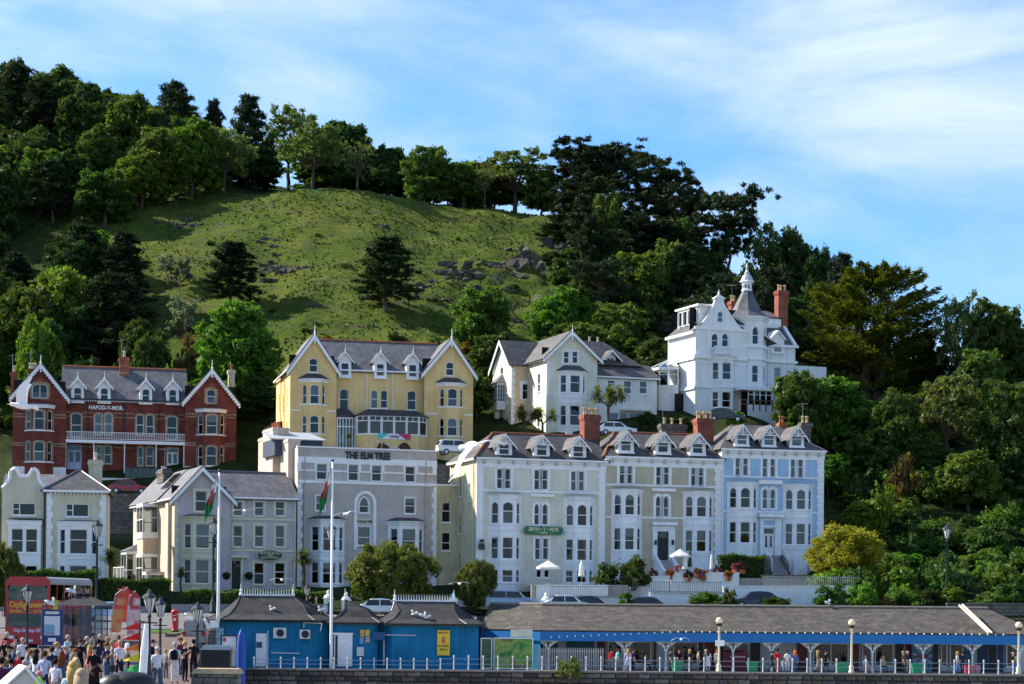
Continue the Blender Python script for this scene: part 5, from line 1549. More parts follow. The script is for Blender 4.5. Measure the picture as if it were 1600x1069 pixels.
# ------------------------------------------------------------------ the pair of cream houses at the far left
def left_pair():
 W = stucco('khaki_cream_render', (.60, .57, .43), .1)
 lo = [None, None]
 h = House('shaped_gable_house', 'cream house with a white-edged curved gable at the left edge', -6, 905, 178, 9, (0, 700, 3.333))
 o = h.root
 x0, x1 = h.x(-20, 500), h.x(238, 500)
 ze = h.z(120, 210); xm = h.x(125, 300)
 za = h.z(125, 145)
 half = min(xm - x0, x1 - xm)
 xl, xr = xm - half, xm + half
 g = [(xl, -4), (xr, -4), (xr, ze), (xm + half * .8, ze + .35), (xm + half * .66, ze + .75), (xm + half * .62, ze + 1.5), (xm + half * .4, ze + 1.75), (xm + half * .15, za - .15), (xm, za), (xm - half * .15, za - .15), (xm - half * .4, ze + 1.75), (xm - half * .62, ze + 1.5), (xm - half * .66, ze + .75), (xm - half * .8, ze + .35), (xl, ze)]
 h.wall(g, [((66, 287, 185, 350), dict(style='picture', cur='none'))], W)
 top = g[2:]
 mb = MB()
 for p, q in zip(top[:-1], top[1:]):
  mb.tube((p[0], -.02, p[1]), (q[0], -.02, q[1]), .16, .16, 6)
 mb.build('gable_coping', WHITE, o)
 h.bay(43, 216, 383, 720, [(420, 545, 0), (612, 680, 0)], WHITE, WHITE, 0, .7, .2, zyroof=366, bottom=-4, square=2, cf=.8, roofm=SLATE_D, cur='none')
 MB().quad((xl, 10, -4), (xl, 0, -4), (xl, 0, ze), (xl, 10, ze)).build('side_wall', W, o)
 h.ridge_roof(xl, xr + 2, .3, 9, ze - .2, h.z(125, 142, 5), SLATE, .1, ridge=None)
 h.downpipe(xr - .15, -2, ze, IRON)
 h2 = House('hipped_house', 'cream house with a hipped slate roof and white bay beside the stone bank', 71.5, 905, 178, 9, (0, 700, 3.333))
 o = h2.root
 a0, a1 = 0.02, h2.x(550, 500)
 z2 = h2.z(400, 222)
 h2.wall(rect(a0, a1, -4, z2), [((344, 291, 462, 358), dict(style='picture', cur='none'))], W)
 h2.quoins(a0, a0 + .55, -3, z2 - .3, h=.5); h2.quoins(a1 - .55, a1, -3, z2 - .3, flip=True, h=.5)
 h2.bay(300, 522, 388, 720, [(423, 553, 0), (612, 690, 0)], WHITE, WHITE, 0, 1.0, .8, zyroof=376, bottom=-4, cf=.74, roofm=LEAD, over=.2, cur='none', bands=(575,))
 br = MB()
 for k in range(14): br.box(a0 + .4 + (a1 - a0 - .8) * k / 13 - .06, a0 + .4 + (a1 - a0 - .8) * k / 13 + .06, -.3, 0, z2 - .35, z2 - .1)
 br.build('eaves_brackets', WHITE, o)
 h2.gutter(a0 - .3, a1 + .35, z2 + .02, -.35, WHITE, .2)
 MB().quad((a1, 0, -4), (a1, 9, -4), (a1, 9, z2), (a1, 0, z2)).build('side_wall', W, o)
 MB().quad((a1, 9, -4), (a0, 9, -4), (a0, 9, z2), (a1, 9, z2)).build('rear_wall', W, o)
 zr = h2.z(370, 128, 4.5)
 h2.ridge_roof(a0, a1, 0, 9, z2, zr, SLATE_D, .45, hipl=(a1 - a0) * .46, hipr=(a1 - a0) * .46, ridge=LEAD)
 h2.chimney((462, 62, 530, 195), 5, stucco('chimney_cream', (.56, .52, .36)), 1.0, 1, POTW)
 return h, h2
LEFT_A, LEFT_B = left_pair()

# ------------------------------------------------------------------ terrain
from mathutils import noise as mnoise
DROW = [171.5, 176, 184, 196, 210, 218, 226, 245, 270, 300, 330, 360, 400, 460]
PYT = {
 -260: [965, 950, 930, 915, 890, 790, 756, 700, 600, 470, 350, 270, 190, 150],
 0:    [965, 950, 930, 915, 890, 790, 756, 700, 590, 460, 348, 275, 205, 180],
 200:  [965, 950, 930, 915, 890, 790, 756, 690, 575, 440, 330, 285, 235, 225],
 400:  [965, 950, 930, 915, 890, 790, 754, 650, 540, 410, 310, 300, 298, 305],
 480:  [963, 950, 930, 915, 890, 745, 716, 620, 520, 400, 306, 302, 305, 315],
 700:  [960, 950, 938, 918, 890, 740, 712, 610, 520, 410, 324, 322, 328, 340],
 860:  [958, 950, 942, 920, 890, 702, 684, 612, 530, 430, 338, 340, 348, 360],
 1000: [958, 950, 942, 920, 890, 692, 668, 612, 545, 470, 410, 404, 408, 420],
 1150: [958, 950, 942, 920, 890, 692, 655, 622, 565, 510, 462, 452, 455, 470],
 1300: [962, 950, 935, 905, 850, 795, 735, 650, 605, 565, 535, 530, 540, 560],
 1450: [962, 945, 915, 875, 815, 775, 730, 655, 612, 600, 604, 612, 630, 650],
 1600: [962, 945, 915, 880, 820, 780, 735, 662, 618, 604, 604, 615, 635, 660],
 1860: [962, 945, 915, 880, 825, 785, 740, 668, 622, 606, 606, 620, 640, 665],
}
PCOL = sorted(PYT)
TAB = np.array([PYT[k] for k in PCOL], float)
def _sm(t): return t * t * (3 - 2 * t)
def ground_py(px, d):
 px = min(max(px, PCOL[0]), PCOL[-1] - 1e-6); d = min(max(d, DROW[0]), DROW[-1] - 1e-6)
 i = max(k for k in range(len(PCOL) - 1) if PCOL[k] <= px); j = max(k for k in range(len(DROW) - 1) if DROW[k] <= d)
 a = _sm((px - PCOL[i]) / (PCOL[i + 1] - PCOL[i])); b = (d - DROW[j]) / (DROW[j + 1] - DROW[j])
 return (TAB[i, j] * (1 - a) + TAB[i + 1, j] * a) * (1 - b) + (TAB[i, j + 1] * (1 - a) + TAB[i + 1, j + 1] * a) * b
def ground(px, d, rough=True):
 """ground height on the hillside under image column px at depth d"""
 z = CZ + (940 - ground_py(px, d)) * d / F
 if rough and d > 232:
  x = (px - 800) * d / F
  k = min(1, (d - 232) / 15)
  z += k * (1.6 * mnoise.fractal(Vector((x * .035, d * .035, 3.1)), 1.0, 2.0, 4) + .35 * mnoise.fractal(Vector((x * .16, d * .16, 1.0)), .9, 2.1, 3))
  # broken rock benches on the right shoulder of the dome
  if 640 < px < 960 and 262 < d < 312:
   q = min(1, (px - 640) / 80) * min(1, (960 - px) / 60) * min(1, (d - 262) / 10) * min(1, (312 - d) / 10)
   z += q * 2.0 * (abs(mnoise.fractal(Vector((x * .12, d * .22, 8.0)), .8, 2.0, 4)) - .2)
 return z
def hill_mesh():
 pxs = np.arange(-470, 2101, 7.0)
 ds = np.concatenate([np.arange(171.5, 232, 3.0), np.arange(232, 345, 1.25), np.arange(345, 461, 5.0)])
 v, f = [], []
 for d in ds:
  for px in pxs: v.append(((px - 800) * d / F, d, ground(px, d)))
 n = len(pxs)
 for j in range(len(ds) - 1):
  for i in range(n - 1):
   a = j * n + i
   f.append((a, a + 1, a + n + 1, a + n))
 me = bpy.data.meshes.new('hill'); me.from_pydata(v, [], f)
 me.polygons.foreach_set('use_smooth', [True] * len(f))
 return me
def hill_material():
 m = bpy.data.materials.new('hill_grass'); m.use_nodes = True
 t = m.node_tree; b = t.nodes['Principled BSDF']
 b.inputs['Roughness'].default_value = .95; b.inputs['Specular IOR Level'].default_value = .05
 tc = t.nodes.new('ShaderNodeTexCoord'); geo = t.nodes.new('ShaderNodeNewGeometry')
 def noise(s, det=6, sc=(1, 1, 1), r=.65):
  mp = t.nodes.new('ShaderNodeMapping'); mp.inputs['Scale'].default_value = sc
  t.links.new(tc.outputs['Object'], mp.inputs['Vector'])
  n = t.nodes.new('ShaderNodeTexNoise'); n.inputs['Scale'].default_value = s; n.inputs['Detail'].default_value = det; n.inputs['Roughness'].default_value = r
  t.links.new(mp.outputs[0], n.inputs['Vector'])
  return n.outputs['Fac']
 def ramp(src, stops):
  r = t.nodes.new('ShaderNodeValToRGB')
  e = r.color_ramp.elements
  while len(e) < len(stops): e.new(.5)
  for k, (p, c) in enumerate(stops): e[k].position = p; e[k].color = (*c, 1)
  t.links.new(src, r.inputs['Fac']); return r.outputs['Color']
 def mixc(fac, a, bb, mode='MIX'):
  x = t.nodes.new('ShaderNodeMix'); x.data_type = 'RGBA'; x.blend_type = mode
  if isinstance(fac, float): x.inputs[0].default_value = fac
  else: t.links.new(fac, x.inputs[0])
  t.links.new(a, x.inputs[6]); t.links.new(bb, x.inputs[7]); return x.outputs[2]
 g = ramp(noise(.11, 7), [(.32, (.040, .080, .011)), (.48, (.070, .108, .016)), (.62, (.115, .138, .024)), (.75, (.095, .092, .035))])
 fine = ramp(noise(.9, 9, (.5, 2.0, 2.6), .78), [(.3, (.42, .46, .38)), (.5, (.95, .97, .9)), (.72, (1.4, 1.35, 1.05))])
 c = mixc(1.0, g, fine, 'MULTIPLY')
 scrub = ramp(noise(.3, 9, (.7, 2.0, 2.2), .74), [(.53, (0, 0, 0)), (.62, (1, 1, 1))])
 br = ramp(noise(1.6, 6), [(.3, (.05, .045, .03)), (.7, (.13, .105, .07))])
 sp = t.nodes.new('ShaderNodeMath'); sp.operation = 'MULTIPLY'; sp.inputs[1].default_value = .8
 t.links.new(scrub, sp.inputs[0])
 c = mixc(sp.outputs[0], c, br)
 # under trees and in the gardens the turf gives way to dark undergrowth
 ps = t.nodes.new('ShaderNodeSeparateXYZ'); t.links.new(tc.outputs['Object'], ps.inputs[0])
 def rng_(sock, a, b_):
  q = t.nodes.new('ShaderNodeMapRange'); q.inputs['From Min'].default_value = a; q.inputs['From Max'].default_value = b_; t.links.new(ps.outputs[sock], q.inputs['Value']); return q.outputs[0]
 def comb(op, p, q):
  x = t.nodes.new('ShaderNodeMath'); x.operation = op; x.use_clamp = True; t.links.new(p, x.inputs[0]); t.links.new(q, x.inputs[1]); return x.outputs[0]
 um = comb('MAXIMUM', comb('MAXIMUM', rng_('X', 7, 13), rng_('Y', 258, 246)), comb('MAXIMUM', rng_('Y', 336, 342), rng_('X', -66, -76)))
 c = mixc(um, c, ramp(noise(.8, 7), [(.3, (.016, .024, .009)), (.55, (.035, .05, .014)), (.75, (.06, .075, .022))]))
 # bare rock where it is steep
 sx = t.nodes.new('ShaderNodeSeparateXYZ'); t.links.new(geo.outputs['Normal'], sx.inputs[0])
 st = t.nodes.new('ShaderNodeMapRange'); st.inputs['From Min'].default_value = .80; st.inputs['From Max'].default_value = .66
 t.links.new(sx.outputs['Z'], st.inputs['Value'])
 rk = ramp(noise(1.1, 10, (1.4, 1.4, .5), .75), [(.3, (.07, .065, .06)), (.55, (.17, .155, .14)), (.75, (.28, .26, .24))])
 c = mixc(st.outputs[0], c, rk)
 t.links.new(c, b.inputs['Base Color'])
 bp = t.nodes.new('ShaderNodeBump'); bp.inputs['Strength'].default_value = 1.0; bp.inputs['Distance'].default_value = .7
 t.links.new(noise(.9, 9, (1, 1.4, 1.4), .75), bp.inputs['Height']); t.links.new(bp.outputs['Normal'], b.inputs['Normal'])
 return m
HILL_M = hill_material()
hm = hill_mesh(); hm.materials.append(HILL_M)
tag(link('hill', hm), kind='structure')

# far ground sheet out to the horizon, below everything
structure('beach', MB().quad((-400, -160, -1.0), (400, -160, -1.0), (400, 158, -.6), (-400, 158, -.6)), mat('bounce_shingle', (.38, .34, .28), .9, .2, var=.25, vscale=.4, bump=.5, bscale=6))  # unseen pale beach added to bounce sunlight onto the house fronts
structure('sea', MB().quad((-3000, -2500, -1.2), (3000, -2500, -1.2), (3000, 5000, -1.2), (-3000, 5000, -1.2)), mat('sea_water', (.02, .045, .06), .12, .5, bump=.6, bscale=.8))

# ------------------------------------------------------------------ plaza, road, verge, promenade
PAVE = courses('brick_paving', (.24, .165, .14), (.20, .14, .125), (.13, .1, .09), .42, .22, .02, .85, .2)
def plaza_z(d):
 if d <= 40: return 4.05
 if d <= 62: return 4.05 - (d - 40) / 22 * .65
 if d <= 110: return 3.4
 if d <= 150: return 3.4 + (d - 110) / 40 * 1.3
 return 4.7 + (d - 150) / 21.5 * 1.1
def sheet(name, m, poly_rows, dz=0.0, zf=plaza_z):
 """poly_rows = [(d, px_left, px_right)]"""
 mb = MB()
 v = []
 for d, a, b in poly_rows:
  v += [((a - 800) * d / F, d, zf(d) + dz), ((b - 800) * d / F, d, zf(d) + dz)]
 mb.add(v, [(2 * k, 2 * k + 1, 2 * k + 3, 2 * k + 2) for k in range(len(poly_rows) - 1)])
 return structure(name, mb, m)
PAVE_G = mat('paving', (.125, .088, .078), .85, .2, var=.22, vscale=.8, bump=.3, bscale=6)
sheet('plaza', PAVE_G, [(12, -900, 250), (40, -300, 290), (62, -300, 295), (110, -260, 302), (143, -260, 306)])
sheet('pavement', mat('verge_paving', (.16, .13, .12), .9, .2, var=.2, vscale=1.0), [(143, -260, 306), (150, -260, 306)])
ASPH = mat('asphalt', (.14, .14, .14), .85, .25, var=.25, vscale=.7, bump=.3, bscale=30)
sheet('road', ASPH, [(150, -260, 306), (158, -260, 308), (166, -260, 316)], .0)
sheet('upper_road', ASPH, [(166, -260, 745), (171.6, -260, 745)])
sheet('grass_verge', mat('verge_grass', (.07, .13, .02), .95, .05, var=.4, vscale=6, bump=.6, bscale=30), [(144.5, 232, 292), (149, 236, 296)], .05)
kb = MB()
for a, b in ((-260, 232), (232, 306)):
 z = plaza_z(150)
 kb.box((a - 800) * 150 / F, (b - 800) * 150 / F - .01, 149.8, 150.1, z - .1, z + .1)
structure('kerb', kb, mat('kerb_stone', (.35, .34, .32), .9, var=.2))
line = MB()
for k in range(9):
 px = -40 + k * 38
 line.box((px - 800) * 158 / F, (px - 800) * 158 / F + 1.1, 157.9, 158.06, plaza_z(158) + .004, plaza_z(158) + .006)
structure('road_markings', line, mat('road_white', (.65, .65, .62), .8))
PZ = 1.55
PROM = mat('promenade_concrete', (.30, .28, .26), .9, .2, var=.2, vscale=1.0)
structure('promenade', MB().quad(((318 - 800) * 158 / F, 158.2, PZ), (44, 158.2, PZ), (46, 171.6, PZ), ((318 - 800) * 171.6 / F, 171.6, PZ)), PROM)
tag(MB().box((745 - 800) * 171 / F, 46, 171.45, 171.75, -1, 5.75).build('retaining_wall', RUBBLE), 'tall stone retaining wall behind the seafront pavilion', 'wall')
tag(MB().box((306 - 800) * 166 / F, (745 - 800) * 166 / F, 166.2, 166.5, -1, 5.4).build('retaining_wall', RUBBLE), 'stone retaining wall behind the three blue kiosks', 'wall')
tag(MB().box((304 - 800) * 150 / F, (318 - 800) * 158 / F + .1, 140, 165.9, -1, 4.6).build('ramp_wall', RUBBLE), 'stone side wall of the plaza beside the left kiosk', 'wall')

# sea wall of separate stones along the foot of the picture
sw = thing('sea_wall', 'dark stone sea wall running along the bottom edge', 'wall', (0, 158, 0))
MB().box((372 - 800) * 158 / F, 44, .12, .9, -1.2, PZ + .02).build('core', mat('wall_mortar', (.05, .048, .045), .95, var=.3), sw)
sr = random.Random(5)
stone_m = [mat('sea_wall_stone_%s' % n, c, .92, .15, var=.45, vscale=2.2, bump=.9, bscale=7) for n, c in (('grey', (.085, .08, .08)), ('brown', (.10, .085, .07)), ('pale', (.14, .13, .12)), ('black', (.05, .05, .05)))]
smesh = []
for k in range(16):
 a, b = sr.uniform(.55, 1.15), .37
 j = lambda: sr.uniform(-.025, .025)
 mb = MB()
 v = []
 for zz, yy in ((0, .1), (b, .1)):
  v += [(j(), .14, zz), (a + j(), .14, zz)]
 q = .05
 fr = [(q + j(), j(), q + j()), (a - q + j(), j(), q + j()), (a - q + j(), j(), b - q + j()), (q + j(), j(), b - q + j()), (a * .5, -.05 + j(), b * .5)]
 bk = [(0, .14, 0), (a, .14, 0), (a, .14, b), (0, .14, b)]
 mb.add(bk + fr, [(0, 1, 5, 4), (1, 2, 6, 5), (2, 3, 7, 6), (3, 0, 4, 7), (4, 5, 8), (5, 6, 8), (6, 7, 8), (7, 4, 8)])
 smesh.append((a, mb.mesh('stone', stone_m[sr.choice([0, 0, 1, 1, 2, 3])])))
for row in range(4):
 x = (374 - 800) * 158 / F + sr.uniform(0, .4)
 z = PZ - .02 - .39 * (row + 1)
 while x < 43:
  a, me = sr.choice(smesh)
  link('stone', me, sw, (x, 0, z))
  x += a + .025
MB().box((372 - 800) * 158 / F, 44, -.06, .95, PZ - .01, PZ + .13).build('coping', mat('coping_stone', (.17, .16, .15), .9, var=.35, vscale=1.5, bump=.5, bscale=9), sw)
# railing on the wall: white posts each its own part, two rails
rl = thing('promenade_railing', 'low railing of white posts along the top of the sea wall', 'railing', (0, 158.4, PZ + .13))
pm = MB().lathe([(.09, 0), (.09, .08), (.065, .12), (.06, .95), (.09, 1.0), (.085, 1.08), (.03, 1.13)], (0, 0, 0), 8, .75, .75).mesh('post', mat('post_paint', (.6, .6, .58), .6, var=.2, vscale=5), True)
xs = []
px = 398
while px < 1600:
 x = (px - 800) * 158.4 / F
 xs.append(x); link('post', pm, rl, (x, 0, 0), sc=(1, 1, .78 if px < 700 else 1))
 px += 20.8 if px < 700 else 23.0
for zz in (.45, .85):
 MB().tube((xs[0], 0, zz * .78), (xs[14], 0, zz * .78), .022, .022, 5).tube((xs[14], 0, zz), (xs[-1], 0, zz), .022, .022, 5).build('rail', mat('rail_grey_blue', (.2, .28, .36), .5, .4), rl)

# ------------------------------------------------------------------ foliage
BARK = mat('bark', (.10, .075, .055), .95, .1, var=.4, vscale=3, bump=.8, bscale=9)
BARK_P = mat('pine_bark', (.11, .085, .07), .95, .1, var=.4, vscale=3, bump=.8, bscale=9)
L_MID = leaf('leaf_mid', (.034, .076, .013), (.09, .155, .028))
L_BRI = leaf('leaf_bright', (.045, .11, .012), (.12, .215, .025))
L_DRK = leaf('leaf_dark', (.022, .05, .011), (.052, .095, .02))
L_PALE = leaf('leaf_pale', (.06, .10, .030), (.14, .19, .055))
L_PINE = leaf('needle_dark', (.013, .026, .011), (.035, .055, .020), .06, .15)
L_CYP = leaf('cypress_leaf', (.035, .062, .010), (.155, .195, .026), .03, .3)
L_HOLM = leaf('holm_leaf', (.05, .068, .014), (.135, .145, .03), .03, .3)
L_GOLD = leaf('golden_leaf', (.14, .15, .012), (.30, .28, .025), .03, .3)
L_RUST = leaf('rusty_leaf', (.07, .055, .018), (.15, .10, .03), .05)
L_GREY = leaf('silver_leaf', (.10, .13, .09), (.22, .25, .18), .04)
L_HEDGE = leaf('hedge_leaf', (.025, .06, .010), (.07, .125, .018), .04)
PALM_L = leaf('palm_blade', (.04, .07, .015), (.13, .15, .04), .05, .25)

def quads(P_, T, B, m):
 """P_ centres (n,3), T and B half-axes (n,3) -> one mesh of leaf quads"""
 n = len(P_)
 V = np.empty((n, 4, 3), np.float32)
 V[:, 0] = P_ - T; V[:, 1] = P_ + B * .8 ; V[:, 2] = P_ + T; V[:, 3] = P_ - B * .8
 return V.reshape(-1, 3)
def quad_mesh(name, V, m):
 n = len(V) // 4
 me = bpy.data.meshes.new(name)
 me.vertices.add(n * 4); me.vertices.foreach_set('co', V.astype(np.float32).ravel())
 me.loops.add(n * 4); me.loops.foreach_set('vertex_index', np.arange(n * 4, dtype=np.int32))
 me.polygons.add(n)
 me.polygons.foreach_set('loop_start', np.arange(0, n * 4, 4, dtype=np.int32))
 me.polygons.foreach_set('loop_total', np.full(n, 4, dtype=np.int32))
 me.materials.append(m)
 me.update(calc_edges=True); me.validate()
 return me
def unit(a): return a / np.maximum(np.linalg.norm(a, axis=-1, keepdims=True), 1e-6)
def clumps(cent, rad, per, size, g, aspect=1.0, up=.25, out=.6, shell=.5, squash=.75, slim=.62):
 """leaf quads spread through clumps; cent (n,3), rad (n,)"""
 n = len(cent)
 C_ = np.repeat(cent, per, 0); Rr = np.repeat(rad, per)[:, None]
 d = unit(g.normal(size=(n * per, 3)))
 r = (shell + (1 - shell) * g.random((n * per, 1))) * g.random((n * per, 1)) ** .25
 off = d * r * Rr * np.array([1, 1, squash])
 Pt = C_ + off
 nr = unit(d * out + g.normal(size=d.shape) * .55 + np.array([0, 0, up]))
 T = unit(np.cross(nr, g.normal(size=d.shape)))
 B = np.cross(nr, T)
 s = size * np.clip(np.exp(g.normal(-.08, .34, (n * per, 1))), .4, 1.9)
 return quads(Pt, T * s * aspect, B * s * slim, None)

def limb(mb, p0, p1, r0, r1, g, bend=.15, n=4, k=6):
 p0, p1 = np.array(p0, float), np.array(p1, float)
 L = np.linalg.norm(p1 - p0)
 pts = [p0]
 for i in range(1, n):
  t = i / n
  pts.append(p0 + (p1 - p0) * t + g.normal(size=3) * L * bend * .35 * math.sin(math.pi * t))
 pts.append(p1)
 rr = [r0 + (r1 - r0) * i / n for i in range(n + 1)]
 mb.path([tuple(p) for p in pts], rr, k)
 return pts

def make_broad(seed, m, H=10.0, Wd=8.0, lobes=14, per=72, csize=.27, base=.06, open_=False, bark=BARK, cl=18):
 g = np.random.default_rng(seed)
 tr = MB()
 cz0 = H * base
 hub = np.array([g.normal() * .2, g.normal() * .2, H * (.38 if not open_ else .3)])
 limb(tr, (0, 0, -1.0), hub, H * .028, H * .02, g, .08, 4, 7)
 cs, rs = [], []
 for i in range(lobes):
  a = 2 * math.pi * (i * .382 + g.random() * .1)
  t = (i + .5) / lobes
  zc = cz0 + (H - cz0) * (.16 + .72 * t) + g.normal() * .3
  env = math.sin(math.pi * min(1, (.24 + .68 * t))) ** .6
  rad = Wd / 2 * env * g.uniform(.45, .72)
  c = np.array([rad * math.cos(a), rad * math.sin(a), zc])
  lr = Wd * g.uniform(.19, .27) * (.8 if open_ else 1)
  pts = limb(tr, hub + np.array([0, 0, (zc - hub[2]) * .25 * g.random()]), c, H * .014, H * .004, g, .2, 4, 5)
  nn = cl
  d = unit(g.normal(size=(nn, 3)) + np.array([0, 0, .25]))
  cc = c + d * lr * g.uniform(.55, 1.05, (nn, 1)) * np.array([1, 1, .85])
  for q in cc[:5]: limb(tr, c, q, H * .004, H * .0015, g, .2, 2, 4)
  cs.append(cc); rs.append(lr * g.uniform(.4, .62, nn))
 cs, rs = np.concatenate(cs), np.concatenate(rs)
 V = clumps(cs, rs, per, csize, g, 1.0, .3, .5, .35)
 return tr.mesh('trunk', bark), quad_mesh('crown', V, m), H, Wd

def make_pine(seed, H=11.0, Wd=7.0, tiers=11, m=L_PINE, top=.9, flat=False, base=.18, per=75):
 """dark pine: whorled branches carrying flattened needle pads"""
 g = np.random.default_rng(seed)
 tr = MB()
 lean = g.normal(size=2) * .25
 trunk = limb(tr, (0, 0, -1.0), (lean[0], lean[1], H * .97), H * .024, H * .004, g, .03, 7, 7)
 cs, rs = [], []
 for i in range(tiers):
  t = (i + .3) / tiers
  z = H * (base + (1 - base) * t)
  if flat: env = (.35 + .65 * t) if t < .8 else .95 - (t - .8) * 1.2
  else: env = (1 - t) ** .75 * .95 + .10 if t > .12 else .85
  nb = 6 if t < .85 else 4
  for k in range(nb):
   a = 2 * math.pi * (k / nb + i * .31) + g.normal() * .25
   L = Wd / 2 * env * g.uniform(.6, 1.12)
   p0 = np.array([lean[0] * t, lean[1] * t, z])
   p1 = p0 + np.array([L * math.cos(a), L * math.sin(a), L * g.uniform(.0, .3) * (1 if not flat else .6)])
   limb(tr, p0, p1, H * .006, H * .0018, g, .12, 3, 4)
   for s in np.linspace(.42, 1, 3):
    q = p0 + (p1 - p0) * s + g.normal(size=3) * .18
    cs.append(q); rs.append(Wd * .115 * g.uniform(.7, 1.35))
 cs, rs = np.array(cs), np.array(rs)
 V = clumps(cs, rs, 48, .28, g, 1.25, .6, .5, .3, .42, .3)
 return tr.mesh('trunk', BARK_P), quad_mesh('crown', V, m), H, Wd

def make_umbrella(seed, H=14.0, Wd=10.0):
 """old flat-topped pine: bare stem, layered dense plates high up"""
 g = np.random.default_rng(seed)
 tr = MB()
 top = np.array([g.normal() * .5, g.normal() * .5, H * .9])
 limb(tr, (0, 0, -1.2), top, H * .024, H * .008, g, .05, 7, 7)
 cs, rs = [], []
 for i in range(34):
  t = g.random() ** .6
  z = H * (.42 + .54 * t)
  a = 2 * math.pi * (i * .382) + g.normal() * .3
  L = Wd / 2 * g.uniform(.25, 1.0) * (1 if t > .4 else .8)
  p0 = top * (z / (H * .9)) * .85; p0[2] = z - L * .35
  c = np.array([p0[0] + L * math.cos(a), p0[1] + L * math.sin(a), z])
  limb(tr, p0, c, H * .009, H * .003, g, .15, 4, 5)
  pr = Wd * g.uniform(.12, .2)
  for q in range(10):
   d = g.normal(size=3) * pr * np.array([.8, .8, .13])
   cs.append(c + d); rs.append(pr * g.uniform(.38, .66))
 V = clumps(np.array(cs), np.array(rs), 60, .25, g, 1.25, .6, .4, .3, .36, .34)
 return tr.mesh('trunk', BARK_P), quad_mesh('crown', V, L_PINE), H, Wd

def make_cypress(seed=3, H=13.0, Wd=17.0):
 """spreading old cypress: fans of foliage in ragged horizontal layers"""
 g = np.random.default_rng(seed)
 tr = MB()
 for k in range(5):
  a = 2 * math.pi * k / 5
  limb(tr, (.4 * math.cos(a), .4 * math.sin(a), -1), (2.6 * math.cos(a), 2.6 * math.sin(a), H * .75), .5, .12, g, .1, 5, 7)
 Pt, T, B = [], [], []
 for i in range(190):
  t = g.random()
  z = H * (.06 + .90 * t)
  env = math.sqrt(max(.02, 1 - ((t - .38) / .68) ** 2))
  a = g.random() * 2 * math.pi
  L = Wd / 2 * env * g.uniform(.55, 1.05)
  dirv = np.array([math.cos(a), math.sin(a), .10 + .22 * t])
  p0 = np.array([0, 0, z - .1 * L])
  tip = p0 + dirv * L
  if i % 2 == 0: limb(tr, p0 + dirv * L * .25, tip, .09, .02, g, .08, 3, 4)
  n = 300
  s = g.random(n) ** .55
  side = np.array([-math.sin(a), math.cos(a), 0])
  wdt = L * .25 * (1.15 - s)
  pos = p0 + dirv * (L * (.3 + .7 * s))[:, None] + side * (g.normal(size=n) * wdt)[:, None] + np.array([0, 0, 1]) * (g.normal(size=n) * .16 + .18 * s ** 3 * 2)[:, None]
  nr = unit(np.array([0, 0, 1.0]) + g.normal(size=(n, 3)) * .5)
  tt = unit(dirv + g.normal(size=(n, 3)) * .35)
  bb = np.cross(nr, tt)
  sz = .24 * g.uniform(.6, 1.3, (n, 1))
  Pt.append(pos); T.append(tt * sz * 1.3); B.append(bb * sz * .45)
 V = quads(np.concatenate(Pt), np.concatenate(T), np.concatenate(B), None)
 return tr.mesh('trunk', BARK_P), quad_mesh('crown', V, L_CYP), H, Wd

def make_shrub(seed, m, H=3.0, Wd=4.0, n=34, per=80, size=.17):
 g = np.random.default_rng(seed)
 st = MB()
 cs, rs = [], []
 for i in range(n):
  d = unit(g.normal(size=3)); d[2] = abs(d[2])
  c = d * np.array([Wd * .36, Wd * .36, H * .74]) * g.uniform(.5, 1.05) + np.array([0, 0, H * .12])
  if i < 10: limb(st, (g.normal() * .1, g.normal() * .1, -.4), c, .06, .015, g, .2, 3, 4)
  cs.append(c); rs.append(Wd * g.uniform(.10, .19))
 V = clumps(np.array(cs), np.array(rs), per, size, g, 1.0, .35, .5, .35, .85)
 return st.mesh('stem', BARK), quad_mesh('foliage', V, m), H, Wd

def make_holm(seed, H=6.5, Wd=9.0):
 """dense clipped evergreen: closed surface of small leaves"""
 g = np.random.default_rng(seed)
 tr = MB()
 limb(tr, (0, 0, -.6), (0, 0, H * .45), .28, .18, g, .05, 3, 8)
 cs, rs = [], []
 for i in range(300):
  d = unit(g.normal(size=3)); d[2] = d[2] * .8
  c = d * np.array([Wd * .43, Wd * .43, H * .46]) * g.uniform(.6, 1.0) + np.array([0, 0, H * .5])
  c = c * (1 + .05 * math.sin(3 * c[0] + 1.3 * seed))
  if i < 26: limb(tr, (0, 0, H * .3), c, .08, .02, g, .15, 3, 4)
  cs.append(c); rs.append(g.uniform(.45, .85))
 V = clumps(np.array(cs), np.array(rs), 130, .15, g, 1.2, .3, .7, .5, .85)
 return tr.mesh('trunk', BARK), quad_mesh('crown', V, L_HOLM), H, Wd

